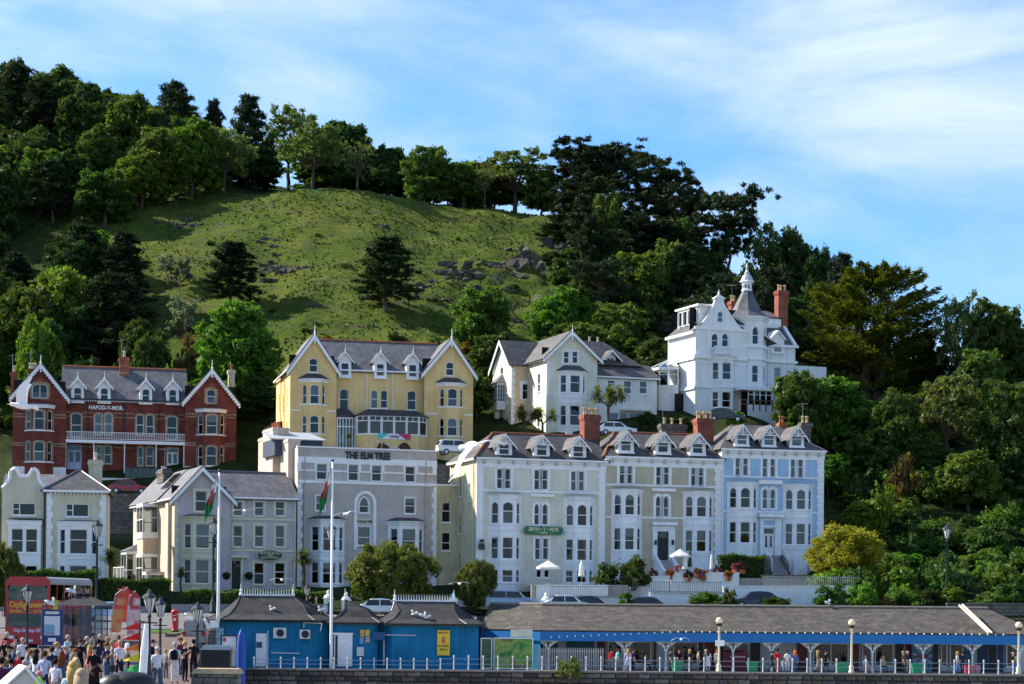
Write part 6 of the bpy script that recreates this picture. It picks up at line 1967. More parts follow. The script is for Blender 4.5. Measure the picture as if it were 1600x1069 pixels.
def make_palm(seed, H=5.0, heads=1, Wd=2.6, dead=True):
 """cabbage palm: stem, ball of sword leaves with old ones hanging"""
 g = np.random.default_rng(seed)
 tr = MB()
 tops = []
 if heads == 1:
  limb(tr, (0, 0, -.5), (.05, 0, H - Wd * .42), .16, .11, g, .03, 4, 8); tops = [np.array([.05, 0, H - Wd * .42])]
 else:
  fork = np.array([0, 0, H * .38])
  limb(tr, (0, 0, -.5), fork, .17, .13, g, .03, 3, 8)
  for k in range(heads):
   a = 2 * math.pi * k / heads + g.normal() * .3
   q = np.array([math.cos(a) * H * .22, math.sin(a) * H * .22, H * g.uniform(.62, .86)])
   limb(tr, fork, q, .1, .07, g, .12, 4, 6); tops.append(q)
 Pt, T, B = [], [], []
 for c in tops:
  n = 190 if heads == 1 else 150
  wd = Wd if heads == 1 else Wd * .72
  for i in range(n):
   el = g.uniform(-1.1, 1.45); a = g.random() * 2 * math.pi
   d = np.array([math.cos(a) * math.cos(el), math.sin(a) * math.cos(el), math.sin(el)])
   L = wd * .5 * g.uniform(.8, 1.1)
   side = unit(np.cross(d, np.array([0, 0, 1.0])) + 1e-3)
   p = c.copy(); sg = 3
   for s in range(sg):
    dd = unit(d + np.array([0, 0, -.32 * s]))
    Pt.append(p + dd * L / sg / 2); T.append(dd * L / sg / 2 * 1.15); B.append(side * (.11, .09, .06)[s])
    p = p + dd * L / sg
 V = quads(np.array(Pt), np.array(T), np.array(B), None)
 return tr.mesh('trunk', BARK), quad_mesh('crown', V, PALM_L), H, Wd

TREE = {
 'mid': [make_broad(1, L_MID), make_broad(2, L_MID, lobes=15), make_broad(3, L_MID, Wd=7, lobes=12)],
 'bright': [make_broad(4, L_BRI, lobes=15), make_broad(5, L_BRI, Wd=9, lobes=14), make_broad(6, L_BRI, Wd=7, lobes=13)],
 'dark': [make_broad(7, L_DRK, lobes=15), make_broad(8, L_DRK, Wd=9, lobes=14)],
 'airy': [make_broad(9, L_PALE, lobes=12, per=34, csize=.22, open_=True, base=.3, cl=12), make_broad(10, L_PALE, Wd=9, lobes=13, per=40, csize=.22, open_=True, base=.3, cl=12)],
 'bare': [make_broad(12, L_PALE, lobes=11, per=9, csize=.2, open_=True, base=.3, cl=9)],
 'pine': [make_pine(21), make_pine(22, Wd=8, tiers=12), make_pine(23, Wd=6, tiers=12)],
 'umbrella': [make_umbrella(31), make_umbrella(32, Wd=11), make_umbrella(33, H=13, Wd=9)],
 'cypress': [make_cypress()],
 'golden': [make_broad(41, L_GOLD, H=5, Wd=8, lobes=12, csize=.15, per=110, base=.1)],
}
SHRUB = {
 'mid': [make_shrub(51, L_MID), make_shrub(52, L_MID, Wd=5)],
 'bright': [make_shrub(53, L_BRI), make_shrub(54, L_BRI, Wd=4.6)],
 'dark': [make_shrub(55, L_DRK), make_shrub(56, L_DRK, Wd=5)],
 'rust': [make_shrub(57, L_RUST, n=24, per=60)],
 'silver': [make_shrub(58, L_GREY, n=20, per=45, H=4)],
 'pale': [make_shrub(59, L_PALE, n=26, per=55)],
}
pr = random.Random(77)
def put(meshes, name, label, cat, x, y, z, sxy, sz, group=None, parts=('trunk', 'crown'), rz=None):
 t = thing(name, label, cat, (x, y, z), pr.uniform(0, 6.28) if rz is None else rz, group)
 t.scale = (sxy, sxy, sz)
 link(parts[0], meshes[0], t); link(parts[1], meshes[1], t)
 return t
def tree(kind, px, top, d, wpx, label, name=None, group=None, var=None, zbase=None, rz=None):
 """top = picture row of the tip, wpx = width in px; the foot stands on the hill"""
 L = TREE[kind]; t = L[pr.randrange(len(L)) if var is None else var]
 p = P(px, top, d)
 zb = ground(px, d) if zbase is None else zbase
 h = max(1.5, p.z - zb)
 return put(t, name or {'pine': 'pine_tree', 'umbrella': 'umbrella_pine', 'cypress': 'cypress_tree', 'bare': 'bare_tree'}.get(kind, 'broadleaf_tree'), label, 'tree', p.x, d, zb,
               wpx * d / F / t[3] * (1.3 if kind == 'pine' else 1.05), h / t[2], group, rz=rz)
def shrub(kind, px, top, d, wpx, label, group=None, zbase=None, name='shrub', hmin=.8):
 L = SHRUB[kind]; t = L[pr.randrange(len(L))]
 p = P(px, top, d)
 zb = ground(px, d) if zbase is None else zbase
 return put(t, name, label, 'shrub', p.x, d, zb, wpx * d / F / t[3] * 1.15, max(hmin, p.z - zb) / t[2], group, ('stem', 'foliage'))

# --- trees that can be told apart on the skyline and the slope
for a in (
 ('pine', 22, 102, 372, 95, 'tallest dark pine at the top left corner of the wood'),
 ('pine', 70, 128, 366, 85, 'dark pine just right of the corner pine on the left skyline'),
 ('dark', 125, 152, 362, 80, 'dark rounded tree on the left skyline below the white cumulus'),
 ('mid', 203, 145, 360, 80, 'fresh green domed tree on the left skyline beside the cumulus'),
 ('pine', 275, 128, 362, 72, 'dark pine standing tallest above the bright green hilltop trees'),
 ('pine', 335, 157, 362, 42, 'slim dark pine between two larger skyline pines'),
 ('pine', 386, 148, 358, 62, 'dark pine rising over the left shoulder of the grassy dome'),
 ('airy', 452, 166, 362, 100, 'pale feathery tree on the skyline left of the dome crest'),
 ('bright', 300, 190, 338, 95, 'bright green sycamore in front of the dark skyline pines', 'broadleaf_tree', None, None, None),
 ('mid', 250, 202, 337, 88, 'mid green tree left of the bright sycamore at the grass edge'),
 ('bright', 222, 238, 333, 85, 'low bright green tree with pale trunk at the left grass edge'),
 ('airy', 352, 202, 341, 95, 'leafy green tree at the grass edge right of the bright sycamore'),
 ('airy', 488, 192, 336, 105, 'airy many-stemmed tree on the crest of the grassy dome'),
 ('dark', 540, 190, 352, 88, 'dark rounded tree just behind the dome crest'),
 ('bare', 560, 215, 334, 70, 'thinly leaved tree with forked grey trunk on the dome crest'),
 ('dark', 606, 228, 350, 62, 'dark green tree right of the thinly leaved crest tree'),
 ('mid', 666, 233, 338, 72, 'green tree with a clear trunk on the right of the crest'),
 ('mid', 722, 252, 340, 75, 'rounded mid green tree left of the pale bare tree'),
 ('bare', 757, 248, 336, 42, 'pale nearly bare slender tree on the right crest'),
 ('airy', 808, 232, 342, 118, 'wide light green tree left of the tall umbrella pines'),
 ('mid', 848, 268, 340, 60, 'small green tree under the left edge of the umbrella pines'),
 ('umbrella', 908, 224, 330, 95, 'left umbrella pine of the tall dark skyline clump'),
 ('umbrella', 965, 221, 328, 118, 'widest and highest umbrella pine of the skyline clump'),
 ('umbrella', 1030, 256, 322, 95, 'right umbrella pine of the tall dark skyline clump'),
 ('umbrella', 1066, 288, 316, 70, 'lower umbrella pine at the right end of the clump'),
 ('pine', 890, 318, 318, 90, 'dark pine under the left umbrella pine'),
 ('pine', 985, 330, 312, 110, 'broad dark pine in the middle below the umbrella pines'),
 ('umbrella', 1142, 290, 312, 88, 'lone spreading pine against the sky right of the clump'),
 ('airy', 1196, 348, 312, 66, 'light leafy tree against the sky between pine and dark wood'),
 ('dark', 1237, 366, 308, 88, 'dark leafy tree on the skyline above the brick chimney'),
 ('dark', 1275, 392, 304, 62, 'dark tree stepping down the skyline left of the spiky conifer'),
 ('pine', 1318, 396, 296, 64, 'spiky dark conifer on the skyline beside the great cypress'),
 ('cypress', 1366, 424, 262, 232, 'huge spreading yellow-green cypress right of the turreted villa', 'cypress_tree', None, 0),
 ('airy', 1502, 466, 256, 84, 'open branching tree with sky showing through right of the cypress'),
 ('mid', 1562, 478, 258, 105, 'full green tree near the right edge on the skyline'),
 ('dark', 1606, 520, 256, 80, 'dark tree cut by the right edge'),
 ('pine', 132, 352, 290, 105, 'bushy dark pine alone on the left grass slope'),
 ('pine', 192, 362, 286, 80, 'dark pine touching the right side of the bushy pine'),
 ('pine', 172, 428, 264, 135, 'large dusky pine in front of the pair on the left slope'),
 ('bright', 98, 420, 268, 100, 'bright green tree left of the large dusky pine'),
 ('mid', 40, 452, 262, 110, 'mid green tree at the left edge below the slope'),
 ('bright', 62, 502, 252, 70, 'yellow-green tree at the lower left above the brick hotel'),
 ('pine', 360, 378, 284, 82, 'solitary pine in the grass above the gap between hotels'),
 ('pine', 601, 370, 277, 92, 'solitary layered pine on the grass above the yellow hotel'),
 ('bright', 375, 472, 247, 118, 'big bright green tree between the brick and yellow hotels'),
 ('mid', 757, 450, 262, 86, 'tall green tree against the rocks right of the yellow hotel'),
 ('bright', 880, 453, 263, 100, 'rounded bright green tree above the cream villa'),
 ('mid', 962, 476, 260, 95, 'green tree right of the bright one above the cream villa'),
 ('dark', 775, 520, 247, 75, 'dark tree in the gap left of the cream villa'),
 ('mid', 745, 585, 236, 55, 'slender green tree beside the right gable of the yellow hotel'),
 ('bright', 1298, 590, 230, 125, 'large deep green tree behind the pale blue house'),
 ('mid', 1250, 582, 226, 85, 'leafy tree hiding the foot of the turreted villa'),
 ('airy', 1482, 584, 226, 115, 'pale open tree with bent trunk on the right slope'),
 ('mid', 1400, 612, 224, 80, 'green tree left of the pale open tree on the right slope'),
 ('mid', 1575, 600, 224, 95, 'green tree at the right edge above the bank'),
 ('golden', 1321, 832, 184.5, 118, 'golden yellow spreading tree beside the pale blue house', 'golden_tree', None, None, P(1321, 902, 184.5).z),
 ('dark', 1455, 535, 264, 70, 'dark tree filling the gap right of the great cypress'), ('mid', 1530, 548, 250, 75, 'mid green tree below the open branching tree'),
): tree(*a)
# --- the rest of the woods: too alike to tell apart
ADJ = {'mid': 'mid green', 'dark': 'deep green', 'bright': 'fresh green', 'pine': 'needle-leaved', 'umbrella': 'flat-topped', 'rust': 'rusty', 'pale': 'pale green', 'silver': 'silvery'}
def which(kind, label, px, d, a, b):
 return '%s %s, %s %s' % (ADJ[kind], label, 'lower' if d < (b[0] + b[1]) / 2 else 'upper', ('left', 'middle', 'right')[min(2, int(3 * (px - a[0]) / (a[1] - a[0])))])
def fill(n, kinds, pxr, dr, hr, label, group, wr=(55, 95), cond=None, name='broadleaf_tree'):
 k = 0; tries = 0
 while k < n and tries < n * 30:
  tries += 1
  px, d = pr.uniform(*pxr), pr.uniform(*dr)
  if cond and not cond(px, d): continue
  kind = pr.choice(kinds)
  zb = ground(px, d); h = pr.uniform(*hr)
  L = TREE[kind]; t = L[pr.randrange(len(L))]
  put(t, 'pine_tree' if kind in ('pine', 'umbrella') else name, which(kind, label, px, d, pxr, dr), 'tree', (px - 800) * d / F, d, zb, pr.uniform(*wr) * d / F / t[3], h / t[2], group)
  k += 1
fill(34, ['dark', 'mid', 'pine', 'dark'], (-60, 300), (352, 430), (9, 13), 'tree among the crowded dark wood on the left hilltop', 'trees of the left hilltop wood')
fill(22, ['dark', 'mid', 'pine'], (-60, 170), (300, 350), (8, 12), 'tree below the left hilltop wood', 'shaded trees at the upper left')
fill(16, ['dark', 'mid'], (300, 640), (346, 372), (6.5, 10), 'tree in the dark row behind the dome crest', 'trees behind the dome crest')
fill(8, ['dark', 'mid', 'mid'], (640, 870), (345, 362), (6, 8.5), 'tree in the low row behind the right crest', 'trees behind the right crest')
fill(24, ['dark', 'mid', 'dark', 'pine', 'bright'], (-50, 235), (246, 300), (7, 11), 'tree in the shaded wood on the lower left slope', 'trees of the lower left slope', cond=lambda px, d: px < 240 - (d - 246) * 1.6)
fill(10, ['dark', 'mid'], (200, 420), (240, 252), (4, 6.5), 'low tree behind the brick hotel roof', 'low trees behind the brick hotel')
fill(30, ['pine', 'dark', 'pine', 'mid', 'umbrella'], (890, 1290), (258, 312), (8, 12), 'tree in the wood behind the turreted villa', 'trees behind the turreted villa', cond=lambda px, d: px > 890 + (d - 258) * .6)
fill(6, ['pine', 'umbrella', 'pine'], (885, 1115), (300, 318), (8, 12), 'pine in the thick of the skyline pine clump', 'pines of the skyline clump')
fill(10, ['dark', 'mid'], (820, 1060), (244, 258), (4.5, 7), 'tree at the wood foot behind the cream villa', 'trees behind the cream villa')
fill(14, ['dark', 'mid', 'dark'], (1200, 1640), (268, 290), (6, 10), 'tree under and behind the great cypress', 'trees behind the great cypress', cond=lambda px, d: px < 1400 or px > 1560)
fill(16, ['mid', 'dark', 'bright'], (1290, 1740), (205, 240), (4, 6.5), 'small tree among the scrub of the right bank', 'small trees on the right bank')
def fill_shrubs(n, kinds, pxr, dr, hr, wr, label, group, cond=None):
 k = 0; tries = 0
 while k < n and tries < n * 30:
  tries += 1
  px, d = pr.uniform(*pxr), pr.uniform(*dr)
  if cond and not cond(px, d): continue
  kind = pr.choice(kinds); L = SHRUB[kind]; t = L[pr.randrange(len(L))]
  put(t, 'shrub', which(kind, label, px, d, pxr, dr), 'shrub', (px - 800) * d / F, d, ground(px, d) - .1, pr.uniform(*wr) / t[3], pr.uniform(*hr) / t[2], group, ('stem', 'foliage'))
  k += 1
fill_shrubs(132, ['mid', 'bright', 'mid', 'bright', 'pale', 'dark'], (1292, 1740), (179, 250), (1.8, 4.0), (3.4, 6.6), 'bush in the thicket covering the right bank', 'bushes of the right bank')
fill_shrubs(44, ['mid', 'dark', 'dark', 'rust', 'mid'], (210, 790), (240, 262), (1.2, 3.0), (2.5, 5), 'bush in the scrub band above the hotel roofs', 'bushes above the hotels')
fill_shrubs(36, ['dark', 'mid', 'dark', 'bright'], (90, 800), (209, 219), (1.2, 2.6), (2.2, 4.2), 'bush on the bank between the two rows of houses', 'bushes of the bank between the rows')
fill_shrubs(30, ['dark', 'mid', 'bright', 'dark'], (-60, 240), (240, 310), (1.5, 3.5), (3, 6), 'bush under the trees of the lower left slope', 'bushes of the lower left slope', cond=lambda px, d: px < 250 - (d - 240) * 1.5)
fill_shrubs(25, ['dark', 'mid', 'dark'], (860, 1290), (240, 310), (1.5, 3.2), (3, 5.5), 'bush under the pines behind the villas', 'bushes behind the villas')
fill_shrubs(20, ['mid', 'dark', 'pale'], (300, 880), (262, 322), (.5, 1.1), (1.2, 2.6), 'low gorse bush dotted over the grassy dome', 'gorse bushes on the dome')
for px, top, d, wp, kd, lb in ((272, 378, 296, 70, 'silver', 'silvery whitebeam bush in the grass left of the solitary pine'), (285, 440, 278, 58, 'silver', 'silvery bush lower down left of the solitary pine'),
                               (262, 556, 240, 36, 'bright', 'small bright green bush behind the brick hotel chimney'), (300, 512, 254, 60, 'rust', 'rusty brown bush behind the brick hotel'),
                               (1410, 700, 215, 62, 'rust', 'rusty yellow bush in the middle of the right bank'), (1380, 745, 206, 70, 'bright', 'yellow-green rounded bush on the right bank')):
 shrub(kd, px, top, d, wp, lb)

# ------------------------------------------------------------------ rocks and tufts on the hill
ROCK = mat('limestone', (.095, .084, .068), .95, .1, var=.5, vscale=.8, bump=1.0, bscale=3)
def make_rock(seed):
 g = np.random.default_rng(seed)
 bm = bmesh.new()
 for k in range(7):
  n = 9
  pts = unit(g.normal(size=(n, 3))) * np.array([.55, .35, .5]) * g.uniform(.6, 1.3) + np.array([g.uniform(-1.1, 1.1), g.uniform(-.3, .3), g.uniform(-.1, .35)])
  vs = [bm.verts.new(p) for p in pts]
  bmesh.ops.convex_hull(bm, input=vs)
 me = bpy.data.meshes.new('rock_outcrop'); bm.to_mesh(me); bm.free(); me.materials.append(ROCK)
 return me
ROCKS = [make_rock(k) for k in range(5)]
rk = random.Random(9)
def outcrop(cx, cy, w, h, n, s, dd, label):
 """rocks round picture spot (cx,cy): depth found where the hill meets that row"""
 t = thing('rock_outcrop', label, 'rocks')
 for k in range(n):
  px, py = cx + rk.gauss(0, w * .6), cy + rk.gauss(0, h * .6)
  d = min(np.arange(246, 330, 1.0), key=lambda q: abs(ground_py(px, q) - py))
  q = s * rk.uniform(.6, 1.5)
  o = link('rock', rk.choice(ROCKS), t, ((px - 800) * d / F, d, ground(px, d) - .3 * q), rk.uniform(-.5, .5), (q * 1.25, q, q * rk.uniform(.6, 1.2)))
for a in ((290, 350, 32, 8, 13, .8, 0, 'grey rock outcrop high on the left of the dome'), (418, 378, 22, 16, 8, .7, 0, 'broken rocks near the middle left of the dome'), (440, 412, 40, 14, 16, .9, 0, 'rock band across the middle of the dome'),
          (590, 355, 12, 6, 3, .6, 0, 'small rocks near the top of the dome'), (715, 430, 40, 22, 21, 1.0, 0, 'pale rocks above the tree right of the yellow hotel'), (800, 425, 45, 28, 29, 1.4, 0, 'steep rock face right of the dome'),
          (870, 400, 30, 30, 18, 1.4, 0, 'dark crag below the umbrella pines'), (660, 470, 60, 16, 13, .8, 0, 'rocks low on the dome behind the yellow hotel'), (1035, 505, 28, 12, 12, 1.1, 0, 'grey rocks behind the cream villa')): outcrop(*a)
g = np.random.default_rng(4)
n = 24000
px = g.uniform(40, 900, n); d = g.uniform(246, 338, n)
Pt = np.array([((a - 800) * b / F, b, ground(a, b)) for a, b in zip(px, d)])
keep = np.array([mnoise.fractal(Vector((p[0] * .09, p[1] * .14, 0)), .9, 2.0, 4) for p in Pt]) + g.normal(size=n) * .3 > -.05
Pt = Pt[keep]; n = len(Pt)
up = np.array([0, 0, 1.0])
sz = g.uniform(.09, .24, (n, 1))
T = unit(up + g.normal(size=(n, 3)) * .45) * sz
B = unit(np.cross(T, g.normal(size=(n, 3)))) * sz * 1.1
me = quad_mesh('rough_grass', quads(Pt + up * sz * .5, T, B, None), leaf('tuft', (.032, .055, .009), (.07, .085, .016), 0, .05))
tag(link('rough_grass', me), 'rough grass tufts covering the open hillside', 'grass', kind='stuff')

# stone bank between the lower and the upper row
bw = MB()
for a, b, ta, tb in ((120, 300, 772, 770), (300, 480, 770, 742), (480, 760, 735, 722)):
 p, q = P(a, ta, 214), P(b, tb, 214)
 bw.add([(p.x, 214, 5), (q.x, 214, 5), (q.x, 214, q.z), (p.x, 214, p.z), (p.x, 219, p.z), (q.x, 219, q.z)], [(0, 1, 2, 3), (3, 2, 5, 4)])
tag(bw.build('bank_wall', RUBBLE), 'dark rubble retaining wall between the lower houses and the brick hotel', 'wall')

# ------------------------------------------------------------------ kiosks
KB = stucco('kiosk_blue', (.013, .20, .40), .16)
FB = mat('fascia_blue', (.010, .17, .46), .5, .35, var=.08)
FELT = mat('roof_felt', (.042, .042, .045), .85, .2, var=.5, vscale=1.2, bump=.3, bscale=8)
def boards(mb, p, q, z0, z1, w=.16, th=.025):
 M = face(*p, *q); L = math.hypot(q[0] - p[0], q[1] - p[1])
 mb.M = M; mb.quad((0, 0, z0), (L, 0, z0), (L, 0, z1), (0, 0, z1))
 n = max(1, int(L / w)); s = L / n
 for k in range(n): mb.box(k * s + .012, (k + 1) * s - .012, -th, .0, z0, z1)
 mb.M = None
def kiosk(x0, x1, xr0, xr1, pe, pr_, label, d=161.0, dep=4.6, ch=1.3, crest=True):
 X = lambda p: (p - 800) * d / F
 ze, zr = P((x0 + x1) / 2, pe, d).z - PZ, P((x0 + x1) / 2, pr_, d + dep / 2).z - PZ
 cx = X((x0 + x1) / 2)
 t = thing('kiosk', label, 'kiosk', (cx, d, PZ))
 e = .55
 a, b = X(x0) - cx, X(x1) - cx
 def ringp(i, c):
  l, r, f, k = a + i, b - i, -e + i, dep + e - i
  return [(l + c, f), (r - c, f), (r, f + c), (r, k - c), (r - c, k), (l + c, k), (l, k - c), (l, f + c)]
 pl = ringp(e, ch)
 wl = MB()
 for k in range(8): boards(wl, pl[k], pl[(k + 1) % 8], 0, ze)
 wl.build('boarding', KB, t)
 h = zr - ze
 r0, r1 = X(xr0) - cx, X(xr1) - cx
 if r1 - r0 < .1: r1 = r0 + .1
 m = dep / 2
 rings = [(ringp(-.02, ch * 1.1), ze - .02), (ringp(.9, ch * .85), ze + h * .2), (ringp(1.7, ch * .55), ze + h * .55)]
 top = [(r0 + .01, m - .06), (r1 - .01, m - .06), (r1, m - .04), (r1, m + .04), (r1 - .01, m + .06), (r0 + .01, m + .06), (r0, m + .04), (r0, m - .04)]
 if b - a < 5: rings = [(ringp(-.02, ch), ze - .02), (ringp((b - a) * .16, ch * .7), ze + h * .22), (ringp((b - a) * .30, ch * .4), ze + h * .58)]
 rings.append((top, ze + h))
 v = [(x, y, z) for R_, z in rings for x, y in R_]
 f = [(j * 8 + k, j * 8 + (k + 1) % 8, (j + 1) * 8 + (k + 1) % 8, (j + 1) * 8 + k) for j in range(3) for k in range(8)] + [tuple(range(24, 32)), tuple(range(7, -1, -1))]
 rf = MB().add(v, f).build('roof', FELT, t)
 hips = MB()
 for k in range(8):
  for j in range(3): hips.tube(v[j * 8 + k], v[(j + 1) * 8 + k], .05, .05, 5)
 hips.build('hip_rolls', BLACK, rf)
 MB().add([(x, y, z) for R_, zz in ((ringp(.02, ch), ze - .2), (ringp(-.04, ch * 1.1), ze - .03)) for (x, y), z in zip(R_, [zz] * 8)], [(k, (k + 1) % 8, (k + 1) % 8 + 8, k + 8) for k in range(8)]).build('eaves_board', BLACK, t)
 fin = MB().lathe([(.12, 0), (.14, .15), (.07, .25), (.1, .4), (.03, .55), (.02, .95)], (0, 0, 0), 8).mesh('finial', WHITE)
 if crest:
  cr = MB().box(r0, r1, m - .05, m + .05, ze + h, ze + h + .1)
  cr.build('crest_base', WHITE, t)
  bar = MB().prism([(-.05, .1), (.05, .1), (.02, .5), (0, .58), (-.02, .5)], -.02, .02).mesh('crest_spike', WHITE)
  k = int((r1 - r0) / .2)
  for i in range(k): link('crest_spike', bar, t, (r0 + (r1 - r0) * (i + .5) / k, m, ze + h))
  link('finial', fin, t, (r0, m, ze + h)); link('finial', fin, t, (r1, m, ze + h))
 else: link('finial', fin, t, (r0, m, ze + h))
 return t, X, cx, ze
def on(t, X, cx, name, m, a, y0=-.2, y1=-.05):
 """flat thing fixed to the kiosk front, from picture rect"""
 p, q = P(a[0], a[3], 161), P(a[2], a[1], 161)
 return MB().box(p.x - cx, q.x - cx, y0, y1, p.z - PZ, q.z - PZ).build(name, m, t)
WD = mat('door_white', (.75, .76, .78), .5, .3, var=.08)
GR = mat('unit_grey', (.6, .6, .58), .5, .4, var=.1)
t, X, cx, ze = kiosk(318, 521, 370, 453, 968, 931, 'blue boarded kiosk with two air units and a white crested roof ridge')
on(t, X, cx, 'door', WD, (400, 990, 417, 1041))
on(t, X, cx, 'door_panel', mat('panel_teal', (.02, .09, .14), .5), (401, 1003, 410, 1012), -.24, -.21)
for a in ((428, 981, 448, 997), (469, 984, 485, 998)):
 u = on(t, X, cx, 'air_unit', GR, a, -.5, -.08)
 p = P((a[0] + a[2]) / 2 + 1, (a[1] + a[3]) / 2, 161)
 MB().tube((p.x - cx, -.53, p.z - PZ), (p.x - cx, -.5, p.z - PZ), .3, .3, 14).build('fan', BLACK, u)
on(t, X, cx, 'poster', mat('poster_pale', (.35, .55, .6), .6, var=.6, vscale=4), (329, 982, 350, 1010), -.12, -.06)
on(t, X, cx, 'light_box', WHITE, (329, 970, 343, 981), -.4, -.06)
pp = MB()
for a, b in (((475, 981), (475, 973)), ((475, 973), (503, 974)), ((503, 974), (501, 986)), ((419, 985), (418, 1040)), ((424, 1020), (468, 1021))):
 p, q = P(*a, 161), P(*b, 161); pp.tube((p.x - cx, -.12, p.z - PZ), (q.x - cx, -.12, q.z - PZ), .035, .035, 6)
pp.build('pipework', WHITE, t)
t, X, cx, ze = kiosk(510, 600, 536, 536, 972, 938, 'small blue pyramid-roofed kiosk with a white door', crest=False, dep=4.0, ch=.3)
dr = on(t, X, cx, 'door', WD, (522, 991, 551, 1041)); on(t, X, cx, 'doorway', BLACK, (524, 993, 528, 1040), -.24, -.21)
on(t, X, cx, 'door_lintel', WHITE, (519, 989, 552, 991), -.26, -.05)
for a, c in (((563, 984, 570, 995), (.6, .35, .1)), ((571, 984, 578, 994), (.6, .5, .1)), ((562, 996, 569, 1006), (.15, .35, .6)), ((571, 995, 578, 1004), (.6, .35, .4))):
 on(t, X, cx, 'poster', mat('poster_%d' % a[0] + str(a[1]), c, .6, var=.5, vscale=9), a)
on(t, X, cx, 'meter_box', GR, (558, 1011, 569, 1025), -.35, -.06)
t, X, cx, ze = kiosk(576, 758, 614, 708, 974, 940, 'blue boarded kiosk with a yellow beach sign')
sg = thing('yellow_sign', 'tall yellow sign on the right blue kiosk', 'sign', (cx, 160.7, PZ))
p, q = P(683, 1024, 160.7), P(703, 985, 160.7)
MB().box(p.x - cx, q.x - cx, 0, .1, p.z - PZ, q.z - PZ).build('board', mat('sign_yellow', (.75, .5, .03), .5), sg)
xm, zm_, wd, hg = (p.x + q.x) / 2 - cx, (p.z + q.z) / 2 - PZ, q.x - p.x, q.z - p.z
DK = mat('sign_ink', (.06, .05, .03), .6)
for s, k, wf in (('BEACH HUT', .40, .8), ('ALL THINGS', -.13, .84), ('BEACH', -.27, .55)): lettering(s, .2, DK, sg, (xm, -.015, zm_ + hg * k), .006, .006, width=wd * wf)
MB().lathe([(.05, 0), (.13, .05), (.13, .3), (.08, .38), (.09, .5), (.02, .55)], (xm, -.02, zm_ - hg * .02), 8, 1, .15).build('emblem', mat('emblem_red', (.45, .12, .08), .6), sg)
bx = on(t, X, cx, 'service_box', mat('service_blue', (.01, .07, .2), .5), (583, 988, 602, 1000), -.5, -.05)
pp = MB()
for a, b in (((600, 992), (650, 993)), ((600, 1000), (600, 1040))):
 p, q = P(*a, 161), P(*b, 161); pp.tube((p.x - cx, -.12, p.z - PZ), (q.x - cx, -.12, q.z - PZ), .04, .04, 6)
pp.build('pipework', GR, t)

# ------------------------------------------------------------------ the long pavilion
SLATE_S = courses('weathered_slate', (.075, .066, .06), (.125, .11, .098), (.022, .02, .02), .5, .1, .016, .8, .8, moss=(.17, .15, .12), axis='roof')
pav = thing('pavilion', 'long seafront pavilion with weathered slate roof, deep blue fascia and shopfronts', 'pavilion', (0, 164, PZ))
XD = lambda px, d=164.0: (px - 800) * d / F
ze, zr = P(1200, 987.5, 163.6).z - PZ, P(1200, 948.5, 170).z - PZ
xL, xR = XD(845), 44.0
xl = XD(752, 168)
MB().slab([(xL, -.5, ze), (xR - 1.5, -.5, ze), (xR - 4.5, 6, zr), (xL + .3, 6, zr)], .12).slab([(xR - 4.5, 6, zr), (xR - 1.5, -.5, ze), (xR - 1.5, 7.4, ze + .6)], .12).build('roof', SLATE_S, pav)
MB().slab([(xl, 3.2, ze), (xL - .01, -.5, ze), (xL + .29, 6, zr), (xl + .6, 9.6, zr)], .12).build('roof_wing', SLATE_S, pav)
MB().tube((xL + .3, 6, zr + .05), (xR - 4.5, 6, zr + .05), .14, .14, 6).tube((xl + .6, 9.6, zr + .05), (xL + .3, 6, zr + .05), .14, .14, 6).build('ridge_tiles', mat('ridge_stone', (.20, .18, .15), .9, var=.3), pav)
zf = P(1200, 1004.5, 163.6).z - PZ
fb = MB(); boards(fb, (xL, -.4), (xR - 1.6, -.4), zf, ze - .06, .17, .03); fb.build('fascia', FB, pav)
fb = MB(); boards(fb, (xl, 3.3), (xL, -.4), zf, ze - .06, .17, .03); fb.build('fascia', FB, pav)
bulb = MB().lathe([(.02, -.08), (.06, -.03), (.06, .03), (.02, .07)], (0, 0, 0), 6).mesh('light_bulb', WHITE)
for k in range(58):
 px = 862 + k * 12.4
 sag = (10 - 10 * ((px - 862) / 200)) if px < 1062 else 0
 link('light_bulb', bulb, pav, (XD(px, 163.4), -.52, ze - .05 - max(0, sag) * .051))
wl = MB().box(xL + .3, xR, 4.6, 4.75, 0, zf + .4).build('back_wall', mat('shop_white', (.55, .57, .62), .7, var=.1), pav)
MB().box(xL, xR - 1.6, -.3, 7, zf + .3, zf + .4).build('soffit', WHITE, pav)
MB().quad((xl, 3.4, 0), (xL, -.3, 0), (xL, -.3, zf), (xl, 3.4, zf)).build('end_wall', KB, pav)
col = MB().lathe([(.13, 0), (.13, .3), (.08, .4), (.065, 1.2), (.065, zf - .6)], (0, 0, 0), 8)
for s in (-1, 1):
 for i in range(6):
  a, b = R(90 * i / 6), R(90 * (i + 1) / 6)
  col.tube((s * (.75 - .68 * math.cos(a)) , 0, zf - .72 + .68 * math.sin(a)), (s * (.75 - .68 * math.cos(b)), 0, zf - .72 + .68 * math.sin(b)), .05, .05, 5)
 for rr, cx_, cz_ in ((.16, .3, -.2), (.09, .52, -.12), (.08, .16, -.38)):
  for i in range(8):
   a, b = R(45 * i), R(45 * (i + 1))
   col.tube((s * (cx_ + rr * math.cos(a)), 0, zf + cz_ + rr * math.sin(a)), (s * (cx_ + rr * math.cos(b)), 0, zf + cz_ + rr * math.sin(b)), .03, .03, 4)
col.box(-.8, .8, -.06, .06, zf - .06, zf)
cm = col.mesh('column', WHITE)
for px in (857, 976, 1041, 1146, 1206, 1267, 1364, 1443, 1520, 1594): link('column', cm, pav, (XD(px), 0, 0))
